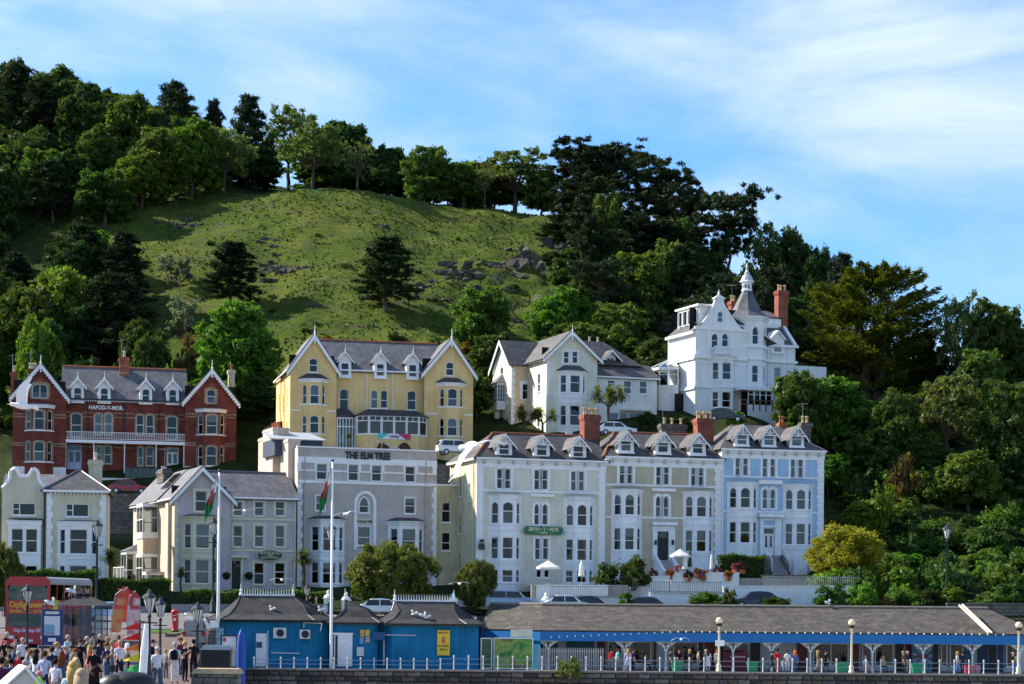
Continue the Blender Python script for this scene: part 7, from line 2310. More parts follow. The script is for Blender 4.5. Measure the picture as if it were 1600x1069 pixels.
SH = {'g': None, 'w': mat('shop_white', (.55, .57, .62), .7), 'r': mat('oxblood', (.16, .03, .035), .5), 't': mat('shop_teal', (.02, .12, .16), .5), 'b': mat('shop_navy', (.02, .05, .12), .5), 'd': BLACK}
SHIN = mat('shop_interior', (.035, .04, .045), .9, var=.6, vscale=2)
for a, b, k in ((860, 872, 'd'), (886, 929, 't'), (934, 940, 'd'), (940, 946, 'r'), (950, 972, 'g'), (984, 1018, 'g'), (1022, 1026, 'r'), (1052, 1091, 'g'), (1093, 1099, 'd'), (1102, 1117, 'r'), (1120, 1170, 'g'), (1174, 1188, 'd'), (1246, 1262, 'r'), (1271, 1326, 'g'), (1332, 1342, 'r'), (1347, 1362, 'g'), (1367, 1396, 'g'), (1400, 1412, 'd'), (1416, 1424, 'r'), (1458, 1466, 'd'), (1470, 1480, 'g'), (1484, 1505, 'g'), (1505, 1519, 't'), (1528, 1544, 'b'), (1546, 1557, 'd'), (1560, 1568, 'b'), (1572, 1592, 'g')):
 x0, x1 = XD(a, 168.6), XD(b, 168.6)
 if k == 'g':
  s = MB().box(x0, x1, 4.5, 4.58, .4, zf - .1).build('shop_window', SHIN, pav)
  fr = MB().ring(rect(x0, x1, .35, zf - .05), rect(x0 + .08, x1 - .08, .5, zf - .15), 4.36, 4.46)
  for j in range(1, max(1, int((x1 - x0) / 1.1))): xx = x0 + (x1 - x0) * j / max(1, int((x1 - x0) / 1.1)); fr.box(xx - .04, xx + .04, 4.37, 4.45, .5, zf - .15)
  fr.build('frame', WHITE, s)
  MB().quad((x0, 4.4, .4), (x1, 4.4, .4), (x1, 4.4, zf - .1), (x0, 4.4, zf - .1)).build('pane', GLASS, s)
 else: MB().box(x0, x1, 4.42, 4.6, .02, zf - .1).build('shop_panel', SH[k], pav)
def spotty(name, cols, scale):
 m = bpy.data.materials.new(name); m.use_nodes = True; t = m.node_tree
 n = t.nodes.new('ShaderNodeTexNoise'); n.inputs['Scale'].default_value = scale; n.inputs['Detail'].default_value = 4
 n.inputs['Distortion'].default_value = 1.2
 tc = t.nodes.new('ShaderNodeTexCoord'); t.links.new(tc.outputs['Object'], n.inputs['Vector'])
 r = t.nodes.new('ShaderNodeValToRGB'); e = r.color_ramp.elements
 while len(e) < len(cols): e.new(.5)
 for k, c in enumerate(cols): e[k].position = .28 + .44 * k / (len(cols) - 1); e[k].color = (*c, 1)
 t.links.new(n.outputs['Fac'], r.inputs['Fac']); t.links.new(r.outputs[0], t.nodes['Principled BSDF'].inputs['Base Color'])
 return m
def panel(name, a, d, m, label, cat, th=.08, fr=None):
 p, q = P(a[0], a[3], d), P(a[2], a[1], d)
 t = thing(name, label, cat, (p.x, d, p.z))
 w, h = q.x - p.x, q.z - p.z
 MB().box(0, w, 0, th, 0, h).build('board', m, t)
 if fr: MB().ring(rect(-.06, w + .06, -.06, h + .06), rect(.02, w - .02, .02, h - .02), -.04, th).build('frame', fr, t)
 return t, w, h
panel('mural_board', (772, 998, 832, 1044), 163.0, spotty('mural_paint', [(.02, .12, .03), (.09, .3, .05), (.3, .38, .06), (.16, .09, .04), (.05, .2, .08)], 1.1), 'green painted mural board between kiosk and pavilion', 'mural', fr=WHITE)
panel('mural_board', (752, 998, 768, 1044), 162.6, spotty('mural_dark', [(.02, .05, .03), (.06, .12, .05), (.02, .03, .03)], 1.5), 'narrow dark green mural board touching the right kiosk', 'mural', fr=WHITE)
panel('notice_board', (798, 984, 832, 996), 163.3, spotty('notice_paint', [(.3, .5, .6), (.65, .6, .4), (.6, .62, .6)], 1.0), 'pale painted notice on the blue pavilion fascia', 'sign')
t, w_, h_ = panel('starburst_board', (1426, 1006, 1457, 1046), 167.5, mat('burst_blue', (.12, .24, .38), .6), 'blue starburst painted panel in the pavilion shopfront', 'mural')
for k in range(18):
 a = R(20 * k + 5); c, s = math.cos(a), math.sin(a)
 ext = min(w_ / 2 / max(abs(c), 1e-3), h_ / 2 / max(abs(s), 1e-3)) * .97
 v = [(w_ / 2 + c * .25 - s * .02, -.006, h_ / 2 + s * .25 + c * .02), (w_ / 2 + c * .25 + s * .02, -.006, h_ / 2 + s * .25 - c * .02), (w_ / 2 + c * ext + s * .05, -.006, h_ / 2 + s * ext - c * .05), (w_ / 2 + c * ext - s * .05, -.006, h_ / 2 + s * ext + c * .05)]
 MB().add(v, [(0, 1, 2, 3)]).build('ray', SH['b'] if k % 2 else mat('ray_white', (.5, .55, .6), .6), t)
MB().box(w_ * .22, w_ * .78, -.03, 0, h_ * .45, h_ * .56).build('red_strip', mat('strip_red', (.4, .05, .05), .6), t)
t, w_, h_ = panel('market_stall', (1129, 1021, 1169, 1046), 166.0, mat('stall_crimson', (.2, .015, .04), .5), 'crimson stall counter under the pavilion roof', 'stall', 1.2)
MB().box(-.1, w_ + .1, -.2, 1.2, h_, h_ + .1).build('counter_top', mat('counter_red', (.25, .03, .05), .4), t)
MB().box(w_ * .3, w_ * .9, -.02, 0, h_ * .72, h_ * .84).build('pale_strip', mat('strip_pale', (.55, .45, .5), .6), t)
fc = thing('palisade_fence', 'grey palisade fence closing the left bay of the pavilion', 'fence', (0, 162.6, PZ))
pal = MB().prism([(-.045, 0), (.045, 0), (.045, 1.75), (0, 1.85), (-.045, 1.75)], 0, .03).mesh('pale', mat('fence_grey', (.36, .35, .33), .7, var=.2))
k = 0; px = 842
while px < 944: link('pale', pal, fc, (XD(px, 162.6), 0, 0)); px += 3.6
for z in (.4, 1.5): MB().box(XD(842, 162.6), XD(944, 162.6), .03, .08, z, z + .07).build('rail', mat('fence_grey', (.36, .35, .33), .7), fc)
tag(MB().tube(P(1499, 946, 168), P(1545, 989, 162.6), .09, .09, 6).build('roof_pole', CREAMP), 'left of two pale poles lying up the slate roof', 'pole')
tag(MB().tube(P(1504, 945, 168), P(1550, 989, 162.6), .09, .09, 6).build('roof_pole', CREAMP), 'right of two pale poles lying up the slate roof', 'pole')
gb = mat('crate_green', (.01, .22, .1), .5)
for px, lb in ((1058, 'left of the globe lamp nearest the fence'), (1176, 'right of the crimson stall'), (1315, 'beside the second globe lamp'), (1433, 'below the starburst panel')):
 p = P(px, 1045, 160.5)
 b = MB().frustum((-.35, .35, -.25, .25), 0, (-.42, .42, -.3, .3), .62).box(-.46, .46, -.34, .34, .62, .7)
 tag(b.build('green_bin', gb, loc=(p.x, 160.6, PZ + .14)), 'green plastic bin ' + lb, 'bin')
for k, (px, c) in enumerate(((1512, (.4, .03, .08)), (1520, (.35, .1, .14)), (1528, (.3, .15, .2)))):
 tag(MB().box(-.18, .18, -.2, .2, 0, .55).box(-.2, .2, -.22, .22, .55, .62).build('storage_box', mat('box_red_%d' % k, c, .5), loc=(XD(px, 160.6), 160.6, PZ + .14)), ('left dark red', 'middle dull red', 'right greyish red')[k] + ' storage box on the promenade', 'box')

# ------------------------------------------------------------------ lamps and poles
def globe_lamp(px, top, label):
 p = P(px, top, 159.2); h = p.z - PZ - .13
 t = thing('globe_lamp', label, 'street lamp', (p.x, 159.2, PZ + .13))
 MB().lathe([(.22, 0), (.24, .12), (.16, .2), (.2, .5), (.11, .6), (.085, 1.0), (.075, h - .75), (.12, h - .7)], (0, 0, 0), 10).build('post', CREAMP, t, True)
 MB().lathe([(.1, h - .7), (.2, h - .62), (.24, h - .5), (.24, h - .45)], (0, 0, 0), 12).build('lamp_holder', BLACK, t, True)
 MB().lathe([(.05, h - .48)] + [(.27 * math.sin(R(a)), h - .25 - .27 * math.cos(R(a))) for a in range(30, 180, 15)] + [(.02, h)], (0, 0, 0), 14).build('globe', mat('lamp_globe', (.75, .68, .42), .35, .5), t, True)
 return t
globe_lamp(1124, 965, 'globe lamp on the promenade with a small white sign').name = 'globe_lamp'
globe_lamp(1331, 968, 'globe lamp near the middle of the right promenade')
globe_lamp(1592, 972, 'globe lamp at the right edge of the promenade')
tag(MB().box(-.35, .35, -.04, .04, -.22, .22).build('lamp_sign', WHITE, loc=P(1125, 1005, 159.05)), 'small white sign strapped to the first globe lamp', 'sign')
def lantern(px, top, d, zb, label, s=1.0):
 p = P(px, top, d); h = p.z - zb
 t = thing('street_lamp', label, 'street lamp', (p.x, d, zb))
 MB().lathe([(.2 * s, 0), (.22 * s, .1), (.14 * s, .25), (.16 * s, .9), (.09 * s, 1.05), (.07 * s, 1.6), (.06 * s, h - 1.25 * s), (.1 * s, h - 1.2 * s), (.05 * s, h - 1.05 * s)], (0, 0, 0), 9).build('post', IRON, t, True)
 MB().tube((-.35 * s, 0, h - 1.45 * s), (.35 * s, 0, h - 1.45 * s), .03 * s, .03 * s, 6).build('ladder_bar', IRON, t)
 c = MB().lathe([(.14 * s, h - 1.02 * s), (.3 * s, h - .38 * s), (.27 * s, h - .36 * s)], (0, 0, 0), 6)
 MB().lathe([(.12 * s, h - 1.0 * s), (.27 * s, h - .4 * s)], (0, 0, 0), 6).build('lantern_glass', mat('lantern_glass', (.5, .52, .5), .15, .6), t)
 cg = MB()
 for k in range(6):
  a = R(60 * k); cg.tube((.13 * s * math.cos(a), .13 * s * math.sin(a), h - 1.02 * s), (.29 * s * math.cos(a), .29 * s * math.sin(a), h - .38 * s), .02 * s, .02 * s, 4)
 cg.build('lantern_frame', IRON, t)
 MB().lathe([(.33 * s, h - .4 * s), (.3 * s, h - .32 * s), (.12 * s, h - .18 * s), (.1 * s, h - .1 * s), (.05 * s, h - .06 * s), (.02 * s, h)], (0, 0, 0), 8).build('lantern_cap', IRON, t)
lantern(43, 912, 108, 3.35, 'iron lantern post in front of the red bus')
lantern(152, 811, 171, 5.8, 'tall iron lantern post in front of the hipped cream house', 1.5)
lantern(334, 807, 171, 5.8, 'tall iron lantern post in front of the grey guest house', 1.5)
lantern(517.5, 816, 171.4, 5.8, 'tall iron lantern post behind the right flagpole', 1.5)
lantern(234, 920, 74, 3.35, 'large near iron lantern post behind the sail flags', .85)
lantern(251, 933, 84, 3.35, 'slim iron lantern post right of the large near one', .8)
lantern(309, 940, 100, 3.35, 'iron lantern post left of the first blue kiosk')
lantern(1480, 818, 178, ground(1480, 178), 'iron lantern post on the right bank path', 1.3)
lantern(480, 912, 172, 5.9, 'short lantern behind the white pillar near the palm')
FLW, FLG, FLR = mat('flag_white', (.75, .75, .74), .8), mat('flag_green', (.02, .2, .06), .8), mat('flag_red', (.5, .03, .04), .8)
def flagpole(px0, py0, px1, py1, d, zb, label):
 a, b = P(px0, py0, d), P(px1, py1, d)
 t = thing('flagpole', label, 'flagpole', (b.x, d, zb))
 MB().lathe([(.16, 0), (.13, .6), (.12, 2), (.075, a.z - zb)], (0, 0, 0), 10).build('pole', WHITE, t, True)
 MB().lathe([(.05, 0), (.12, .1), (.08, .22), (.01, .25)], (0, 0, a.z - zb), 8).build('truck', BLACK, t, True)
 return t, a.z
def limp_flag(px, py0, px1, py1, d, label):
 """flag hanging slack from its pole, folds falling to the lower left"""
 a, b = P(px, py0, d), P(px1, py1, d)
 L = b.z - a.z; sx = b.x - a.x
 t = thing('flag', label, 'flag', (a.x - .1, d, a.z))
 nc, nr_ = 8, 18
 for nm, m, r0, r1, c0, c1 in (('white_cloth', FLW, 0, 9, 0, 8), ('green_cloth', FLG, 9, 18, 0, 8)):
  mb = MB(); v = []
  for r in range(r0, r1 + 1):
   q = r / nr_
   for c in range(c0, c1 + 1):
    s = c / nc
    x = sx * q * (.35 + .65 * s) - s * .28 * math.sin(math.pi * min(1, q * 1.15)) ** .7
    v.append((x, .16 * math.sin(c * 1.9 + q * 3) - .1 * s, L * (q * (.72 + .28 * s) + .05 * s)))
  w = c1 - c0 + 1
  mb.add(v, [(r * w + c, r * w + c + 1, (r + 1) * w + c + 1, (r + 1) * w + c) for r in range(r1 - r0) for c in range(w - 1)])
  mb.build(nm, m, t, True)
 mb = MB(); v = []
 for r in range(6, 14):
  q = r / nr_; k = .5 - .5 * math.cos((r - 6) / 7 * 2 * math.pi)
  for c in (2.5 - 1.2 * k, 4.5, 5 + 2 * k):
   s = c / nc; x = sx * q * (.35 + .65 * s) - s * .28 * math.sin(math.pi * min(1, q * 1.15)) ** .7
   v.append((x, .16 * math.sin(c * 1.9 + q * 3) - .1 * s - .05, L * (q * (.72 + .28 * s) + .05 * s)))
 mb.add(v, [(r * 3 + c, r * 3 + c + 1, (r + 1) * 3 + c + 1, (r + 1) * 3 + c) for r in range(7) for c in (0, 1)]).build('red_emblem', FLR, t, True)
flagpole(344.5, 738, 341, 945, 160, plaza_z(160), 'white flagpole in front of the grey guest house')
flagpole(521, 722, 517, 1043, 159.6, PZ, 'tall white flagpole between the first two kiosks')
limp_flag(343, 742, 320, 815, 160, 'limp green, white and red flag on the left flagpole')
limp_flag(520, 730, 499, 806, 159.6, 'limp green, white and red flag on the right flagpole')

# ------------------------------------------------------------------ gardens, hedges, terraces
def hedge(px0, px1, top, d, zb, dep, label, bot=None, m=L_HEDGE, n=None):
 a, b = P(px0, top, d), P(px1, top, d)
 L, h = b.x - a.x, a.z - zb
 t = thing('hedge', label, 'hedge', (a.x, d, zb))
 g = np.random.default_rng(int(px0) + 3)
 n = n or int(900 * L * (h + dep) / 4)
 s = g.random((n, 3)); f = g.integers(0, 3, n)
 s[f == 0, 1] = g.random((f == 0).sum()) * .12; s[f == 1, 2] = 1 - g.random((f == 1).sum()) * .12
 pt = s * np.array([L, dep, h]) + g.normal(size=(n, 3)) * .06
 pt[:, 2] += .12 * np.sin(pt[:, 0] * 1.7 + px0)
 nr = unit(g.normal(size=(n, 3)) + np.array([0, -.6, .6]))
 T = unit(np.cross(nr, g.normal(size=(n, 3)))); B = np.cross(nr, T)
 q = .11 * g.uniform(.6, 1.3, (n, 1))
 link('foliage', quad_mesh('foliage', quads(pt, T * q, B * q * .8, None), m), t)
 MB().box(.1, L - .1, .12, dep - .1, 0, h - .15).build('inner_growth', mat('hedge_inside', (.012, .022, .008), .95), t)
 return t
GW = mat('garden_wall_grey', (.30, .30, .31), .85, .2, var=.2, vscale=1)
def low_wall(px0, px1, top, d, zb, label, m=WHITE, th=.35, px_top1=None, name='garden_wall'):
 a, b = P(px0, top, d), P(px1, px_top1 or top, d)
 mb = MB().prism([(a.x, zb), (b.x, zb), (b.x, b.z), (a.x, a.z)], d, d + th)
 mb.prism([(a.x - .05, a.z), (b.x + .05, b.z), (b.x + .05, b.z + .1), (a.x - .05, a.z + .1)], d - .06, d + th + .06)
 return tag(mb.build(name, m), label, 'wall')
low_wall(-60, 235, 950, 171.7, 5, 'grey garden wall behind the parked pale car', GW)
low_wall(268, 512, 946, 171.7, 5, 'grey garden wall below the clipped hedge', GW)
hedge(288, 510, 923, 172.4, P(400, 950, 172).z, 1.2, 'clipped dark hedge in front of the grey guest house')
hedge(36, 150, 892, 172.4, P(90, 955, 172).z, 1.6, 'leafy hedge behind the bus roof')
hedge(150, 262, 905, 172.6, P(200, 955, 172).z, 1.6, 'loose hedge right of the bus and left of the palm', m=L_MID)
def holm(px, top, d, wpx, zb, lb, var=0):
 me = make_holm(60 + var); p = P(px, top, d)
 put(me, 'evergreen_tree', lb, 'tree', p.x, d, zb, wpx * d / F / me[3] * 1.06, (p.z - zb) / me[2], rz=var)
holm(612, 834, 175, 152, 5.9, 'large clipped round evergreen in front of the beige hotel', 0)
holm(744, 866, 174, 70, 5.9, 'small clipped round evergreen left of the cream hotel', 1)
holm(8, 842, 164, 62, 5.5, 'round evergreen cut by the left edge beside the bus', 2)
def palm(px, top, bot, d, heads, wpx, lb, sd, zb=None):
 p = P(px, top, d); zb = P(px, bot, d).z if zb is None else zb
 me = make_palm(sd, 5.0, heads, 2.6 if heads == 1 else 3.2)
 put(me, 'cabbage_palm', lb, 'palm', p.x, d, zb, wpx * d / F / me[3] * 1.1, (p.z - zb) / 5.0)
palm(475, 858, 918, 176, 1, 52, 'cabbage palm in front of the beige hotel left bay', 1)
palm(283, 886, 925, 176, 1, 28, 'small palm by the grey guest house left bay', 2)
palm(172, 858, 915, 175, 1, 42, 'yellowing palm left of the grey guest house', 3)
palm(951, 592, 665, 225, 4, 50, 'branching cabbage palm by the cream villa right wing', 4)
palm(822, 630, 682, 224, 3, 40, 'left dark cabbage palm before the cream villa', 5)
palm(848, 632, 682, 224, 3, 40, 'right dark cabbage palm before the cream villa', 6)
palm(545, 675, 698, 217, 1, 16, 'little palm beside the yellow hotel steps', 7)
# white terraces of the right-hand row
bz = lambda y, d=184: P(1000, y, d).z
low_wall(690, 850, 940, 177, 5.5, 'low white wall left of the cream hotel gate')
low_wall(850, 1015, 933, 178, 5.5, 'lower white terrace wall below the cream hotel')
low_wall(1015, 1130, 927, 178.2, 5.5, 'middle step of the lower white terrace wall')
low_wall(1130, 1345, 917, 178.4, 5.5, 'highest step of the lower white terrace wall')
low_wall(838, 950, 916, 181, 5.5, 'white terrace wall in front of the cream hotel tables')
low_wall(1048, 1155, 896, 186, 6, 'white flower terrace wall below the buff guest house')
low_wall(985, 1046, 902, 185, 6, 'white terrace wall left of the garden steps')
low_wall(1190, 1345, 900, 187, 6, 'grey stone terrace wall before the pale blue house', RUBBLE)
TP = mat('terrace_paving', (.32, .3, .27), .9, var=.2)
structure('terrace', MB().box(P(985, 0, 186).x, P(1345, 0, 186).x, 186.4, 200, 5, P(1000, 902, 187).z), TP)
structure('hotel_terrace', MB().box(P(838, 0, 184).x, P(985, 0, 186).x - .01, 181.4, 196, 5, P(900, 914, 184).z), TP)
def railing(px0, px1, d, z0, h, label, m=IRON, gap=.16, zf=None):
 t = thing('iron_railing', label, 'railing', (0, d, 0))
 x0, x1 = XD(px0, d), XD(px1, d)
 bar = MB().box(-.015, .015, -.015, .015, 0, h).mesh('bar', m)
 n = int((x1 - x0) / gap)
 for k in range(n + 1): link('bar', bar, t, (x0 + (x1 - x0) * k / n, 0, z0))
 for z in (.12, h - .06): MB().box(x0, x1, -.02, .02, z0 + z, z0 + z + .04).build('rail', m, t)
DG = mat('railing_grey', (.12, .13, .15), .5)
railing(860, 1000, 177.6, P(930, 934, 177.6).z, 1.0, 'iron railing on the lower terrace wall below the cream hotel', DG)
railing(1018, 1128, 177.9, P(1070, 927, 178).z, 1.0, 'iron railing on the middle step of the terrace wall', DG)
railing(1193, 1342, 178.2, P(1270, 917, 178).z, .9, 'pale topped railing on the highest terrace step', mat('railing_pale', (.5, .5, .5), .5))
gt = MB().box(-.35, .35, -.35, .35, 0, 1.7).box(-.42, .42, -.42, .42, 1.7, 1.82).lathe([(.4, 1.82), (.3, 2.0), (.12, 2.1), (.16, 2.25), (.1, 2.4), (.02, 2.45)], (0, 0, 0), 10).mesh('gate_pillar', WHITE)
for px, py, d, lb in ((813, 926, 175, 'white gate pillar with knob left of the cream hotel gate'), (853, 926, 175.5, 'white gate pillar with knob right of the cream hotel gate'), (513, 922, 172, 'white gate pillar at the right end of the clipped hedge'), (541, 925, 172, 'white gate pillar left of the large round evergreen'), (708, 926, 172, 'white gate pillar right of the large round evergreen')):
 tag(link('gate_pillar', gt, None, (XD(px, d), d, P(px, py, d).z - 2.45)), lb, 'pillar')
def parasol(px, top, d, zb, wpx, label, m=WHITE, closed=False):
 p = P(px, top, d); h = p.z - zb; w = wpx * d / F / 2
 t = thing('parasol', label, 'parasol', (p.x, d, zb))
 MB().tube((0, 0, 0), (0, 0, h), .03, .03, 6).build('pole', GREYM, t)
 MB().lathe([(.25, 0), (.25, .06), (.05, .12)], (0, 0, 0), 10).build('base', GREYM, t)
 if closed: MB().lathe([(w, h * .38), (w * .9, h * .5), (w * .7, h * .8), (.05, h)], (0, 0, 0), 8).build('canopy', m, t)
 else: MB().lathe([(w, h - .75), (w, h - .6), (w * .5, h - .3), (.03, h)], (0, 0, 0), 8).build('canopy', m, t)
CAN = mat('canvas', (.74, .72, .66), .8, var=.08)
tz = P(1000, 902, 187).z
parasol(1063, 858, 187.5, tz, 33, 'open white parasol on the flower terrace', CAN)
parasol(1070, 867, 187, tz, 8, 'closed white parasol under the open one', CAN, True)
parasol(1112, 866, 187.2, tz, 6, 'closed white parasol right of the flower terrace', CAN, True)
parasol(1078, 858, 188.5, tz, 7, 'closed dark green parasol by the buff house steps', mat('canvas_green', (.01, .05, .03), .8), True)
parasol(857, 876, 184, P(857, 914, 184).z, 38, 'open cream parasol before the cream hotel', CAN)
parasol(909, 876, 182, P(909, 914, 182).z, 10, 'closed cream parasol before the cream hotel', CAN, True)
FLC = [leaf('flower_%s' % n, a, b, .05) for n, a, b in (('plum', (.03, .03, .02), (.12, .03, .06)), ('orange', (.06, .06, .01), (.4, .16, .03)), ('pink', (.05, .06, .02), (.4, .08, .16)))]
FP = [make_shrub(90 + k, FLC[k], H=.9, Wd=1.2, n=16, per=40, size=.07) for k in range(3)]
for k, (px, py, lb) in enumerate(((1021, 900, 'first'), (1046, 899, 'second'), (1058, 893, 'third'), (1076, 902, 'fourth'), (1090, 897, 'fifth'), (1099, 901, 'sixth'), (1121, 895, 'seventh'), (1138, 901, 'eighth'), (1148, 890, 'ninth'), (1160, 890, 'tenth'))):
 t = thing('flower_pot', lb + ' flower pot from the left along the white flower terrace', 'flower pot', P(px, py + 7, 185.7 if py > 895 else 186.6))
 MB().lathe([(.2, 0), (.3, .35), (.33, .4)], (0, 0, 0), 9).build('pot', TERRA, t)
 link('flowers', FP[k % 3][1], t, (0, 0, .35))
hedge(1124, 1196, 868, 188, tz, 2.2, 'thick green hedge between the buff and the pale blue house')
def planting(items):
 for kind, px, top, d, wpx, bot, lb in items: shrub(kind, px, top, d, wpx, lb, zbase=P(px, bot, d).z)
low_wall(1480, 1640, 944, 173, 5, 'low rubble wall behind the right end of the pavilion', RUBBLE)
planting((('dark', 990, 864, 184, 62, 916, 'tall dark bush below the buff guest house'), ('dark', 950, 876, 184.5, 50, 916, 'lower dark bush left of the tall one below the buff house'), ('mid', 1110, 920, 173.5, 75, 950, 'leafy shrub behind the pavilion ridge below the flower terrace'), ('mid', 1140, 916, 173, 30, 950, 'upright shrub at the right end of the leafy ones behind the ridge'), ('bright', 978, 922, 173, 28, 948, 'small pointed shrub behind the pavilion ridge'),
          ('dark', 1215, 930, 173.5, 50, 950, 'low ivy shrub right of the dark car'), ('mid', 1300, 908, 174, 66, 950, 'bushy shrub behind the ridge right of the white gull'), ('bright', 1345, 905, 175, 60, 950, 'bright green shrub at the end of the white terrace wall'),
          ('mid', 1412, 912, 175, 70, 950, 'grey-green shrub above the pavilion roof'), ('dark', 1455, 915, 175, 55, 950, 'dark shrub below the lantern post'), ('bright', 1490, 914, 176, 48, 942, 'yellow-green shrub under the lantern post'), ('mid', 1545, 918, 176, 60, 948, 'green shrub left of the right edge above the pavilion'), ('dark', 1585, 900, 176, 60, 948, 'tall dark shrub at the right edge above the pavilion'),
          ('rust', 1385, 930, 174, 30, 950, 'pinkish flowering shrub above the pavilion roof'), ('dark', 1010, 640, 226, 36, 668, 'round dark bush before the turreted villa conservatory'), ('mid', 1060, 648, 225, 60, 672, 'low bush before the turreted villa'), ('bright', 1150, 640, 222, 36, 665, 'green bush by the villa deck'),
          ('mid', 232, 915, 174, 30, 945, 'garden bush left of the grey guest house'), ('dark', 210, 912, 174, 34, 948, 'dark garden bush by the side porch'), ('pale', 890, 1018, 157, 46, 1062, 'straggly plant growing on the sea wall')))
# ------------------------------------------------------------------ vehicles
TYRE = mat('tyre', (.015, .015, .015), .8); RIM = mat('wheel_rim', (.45, .46, .47), .35, .5, .7)
HL = mat('headlamp', (.7, .72, .75), .1, .6); TL = mat('tail_lamp', (.4, .02, .02), .2, .5)
CGL = mat('car_glass', (.02, .025, .03), .06, .6)
def car(px, py, d, zb, rz, paint, label, L=4.2, W=1.78, H=1.5, suv=False, van=False, tilt=0):
 """length runs along local x, front at +x"""
 t = thing('parked_car' if not van else 'parked_van', label, 'car' if not van else 'van', (XD(px, d), d, zb), rz)
 if tilt: t.rotation_euler = (0, tilt, rz)
 b = L / 2; bh = H * (.58 if not suv else .6)
 if van: prof = [(-b, .35), (-b, H * .92), (-b + .15, H), (b * .42, H), (b * .68, H * .62), (b * .97, H * .52), (b, H * .4), (b, .3)]
 elif suv: prof = [(-b, .4), (-b, bh), (-b + .25, H * .94), (-b + .6, H), (b * .15, H * .99), (b * .46, bh + .06), (b * .93, bh - .1), (b, bh * .75), (b, .35)]
 else: prof = [(-b, .4), (-b, bh - .02), (-b * .86, bh + .1), (-b * .5, H * .97), (-b * .1, H), (b * .2, H * .95), (b * .5, bh + .04), (b * .92, bh - .12), (b, bh * .72), (b, .35)]
 # loft the side profile across the width with tumblehome
 v, f = [], []
 def inset(z): return 0 if z < bh else (z - bh) / (H - bh) * .22
 k = len(prof)
 for s in (-1, 1):
  for x, z in prof: v.append((x, s * (W / 2 - inset(z)), z))
 f = [tuple(range(k)), tuple(range(2 * k - 1, k - 1, -1))] + [((i + 1) % k, i, i + k, (i + 1) % k + k) for i in range(k)]
 bm = bmesh.new(); vv = [bm.verts.new(p) for p in v]
 for q in f: bm.faces.new([vv[i] for i in q])
 bmesh.ops.recalc_face_normals(bm, faces=bm.faces); bmesh.ops.bevel(bm, geom=list(bm.edges), offset=.05, segments=2, affect='EDGES', clamp_overlap=True)
 me = bpy.data.meshes.new('body'); bm.to_mesh(me); bm.free(); me.materials.append(paint); link('body', me, t)
 tops = [p for p in prof if p[1] > bh - .02]
 xa, xb = min(p[0] for p in tops) + .3, (b * .36 if not van else b * .5)
 for s in (-1, 1):
  g0 = bh + .04; g1 = H - .13
  for u0, u1 in ((xa, (xa + xb) / 2 - .04), ((xa + xb) / 2 + .04, xb)):
   s0 = .22 if u0 == xa and not van else 0; s1 = .38 if u1 == xb else 0
   y0, y1 = s * (W / 2 - inset(g0) + .012), s * (W / 2 - inset(g1) + .012)
   q = [(u0, y0, g0), (u1, y0, g0), (u1 - s1, y1, g1), (u0 + s0, y1, g1)]
   MB().add(q, [(0, 1, 2, 3) if s < 0 else (3, 2, 1, 0)]).build('side_window', CGL, t)
  for wx in (-b * .62, b * .62):
   w = MB(Matrix.Translation((wx, s * (W / 2 - .1), .32)) @ Matrix.Rotation(R(90), 4, 'X')).lathe([(.2, -.11), (.32, -.1), (.32, .1), (.2, .11)], (0, 0, 0), 16).build('wheel', TYRE, t)
   MB(Matrix.Translation((wx, s * (W / 2 - .1), .32)) @ Matrix.Rotation(R(90), 4, 'X')).lathe([(.05, -.115), (.19, -.12), (.19, .12), (.05, .115)], (0, 0, 0), 10).build('rim', RIM, w)
  MB().box(b - .12, b + .01, s * W * .36 - .18, s * W * .36 + .18, bh * .72, bh * .88).build('headlight', HL, t)
  MB().box(-b - .01, -b + .1, s * W * .4 - .12, s * W * .4 + .12, bh * .75, bh * 1.0).build('tail_light', TL, t)
 fr = [(p, q) for p, q in zip(prof[:-1], prof[1:]) if abs(q[1] - p[1]) > .25 and min(p[1], q[1]) >= bh - .05 and max(p[1], q[1]) > bh + .2]
 for p, q in fr:
  n_ = Vector((q[1] - p[1], 0, -(q[0] - p[0]))).normalized() * (-1 if p[0] < 0 and not (p[0] > 0) else 1)
  o = .015 if p[0] > 0 else -.015
  e = lambda r, k_: (p[0] + (q[0] - p[0]) * k_ + o, 0, p[1] + (q[1] - p[1]) * k_ + .01)
  a, c = e(p, .1), e(q, .9)
  MB().add([(a[0], -W / 2 + .18 + inset(a[2]), a[2]), (a[0], W / 2 - .18 - inset(a[2]), a[2]), (c[0], W / 2 - .16 - inset(c[2]), c[2]), (c[0], -W / 2 + .16 + inset(c[2]), c[2])], [(0, 1, 2, 3)]).build('windscreen' if p[0] > 0 else 'rear_window', CGL, t)
 return t
def paint(n, c): return mat('car_' + n, c, .25, .6)
car(165, 0, 160, plaza_z(160), R(175), paint('ice_blue', (.5, .6, .72)), 'pale blue hatchback parked behind the bus shelter', 4.3)
car(600, 0, 169, plaza_z(169), R(8), paint('white', (.75, .75, .75)), 'white hatchback parked behind the small kiosk roof', 4.4)
car(304, 0, 143, 3.8, R(98), paint('silver', (.28, .28, .28)), 'grey off-roader parked on the slope left of the kiosk', 4.2, 1.6, 1.95, van=True, tilt=R(-5))
car(800, 0, 174.5, P(800, 953, 174.5).z, R(6), paint('steel_blue', (.32, .42, .52)), 'blue estate car parked behind the pavilion ridge', 4.7, suv=True, H=1.7)
car(888, 0, 174, P(888, 957, 174).z, R(4), paint('white', (.75, .75, .75)), 'white car roof showing over the pavilion ridge', 4.2)
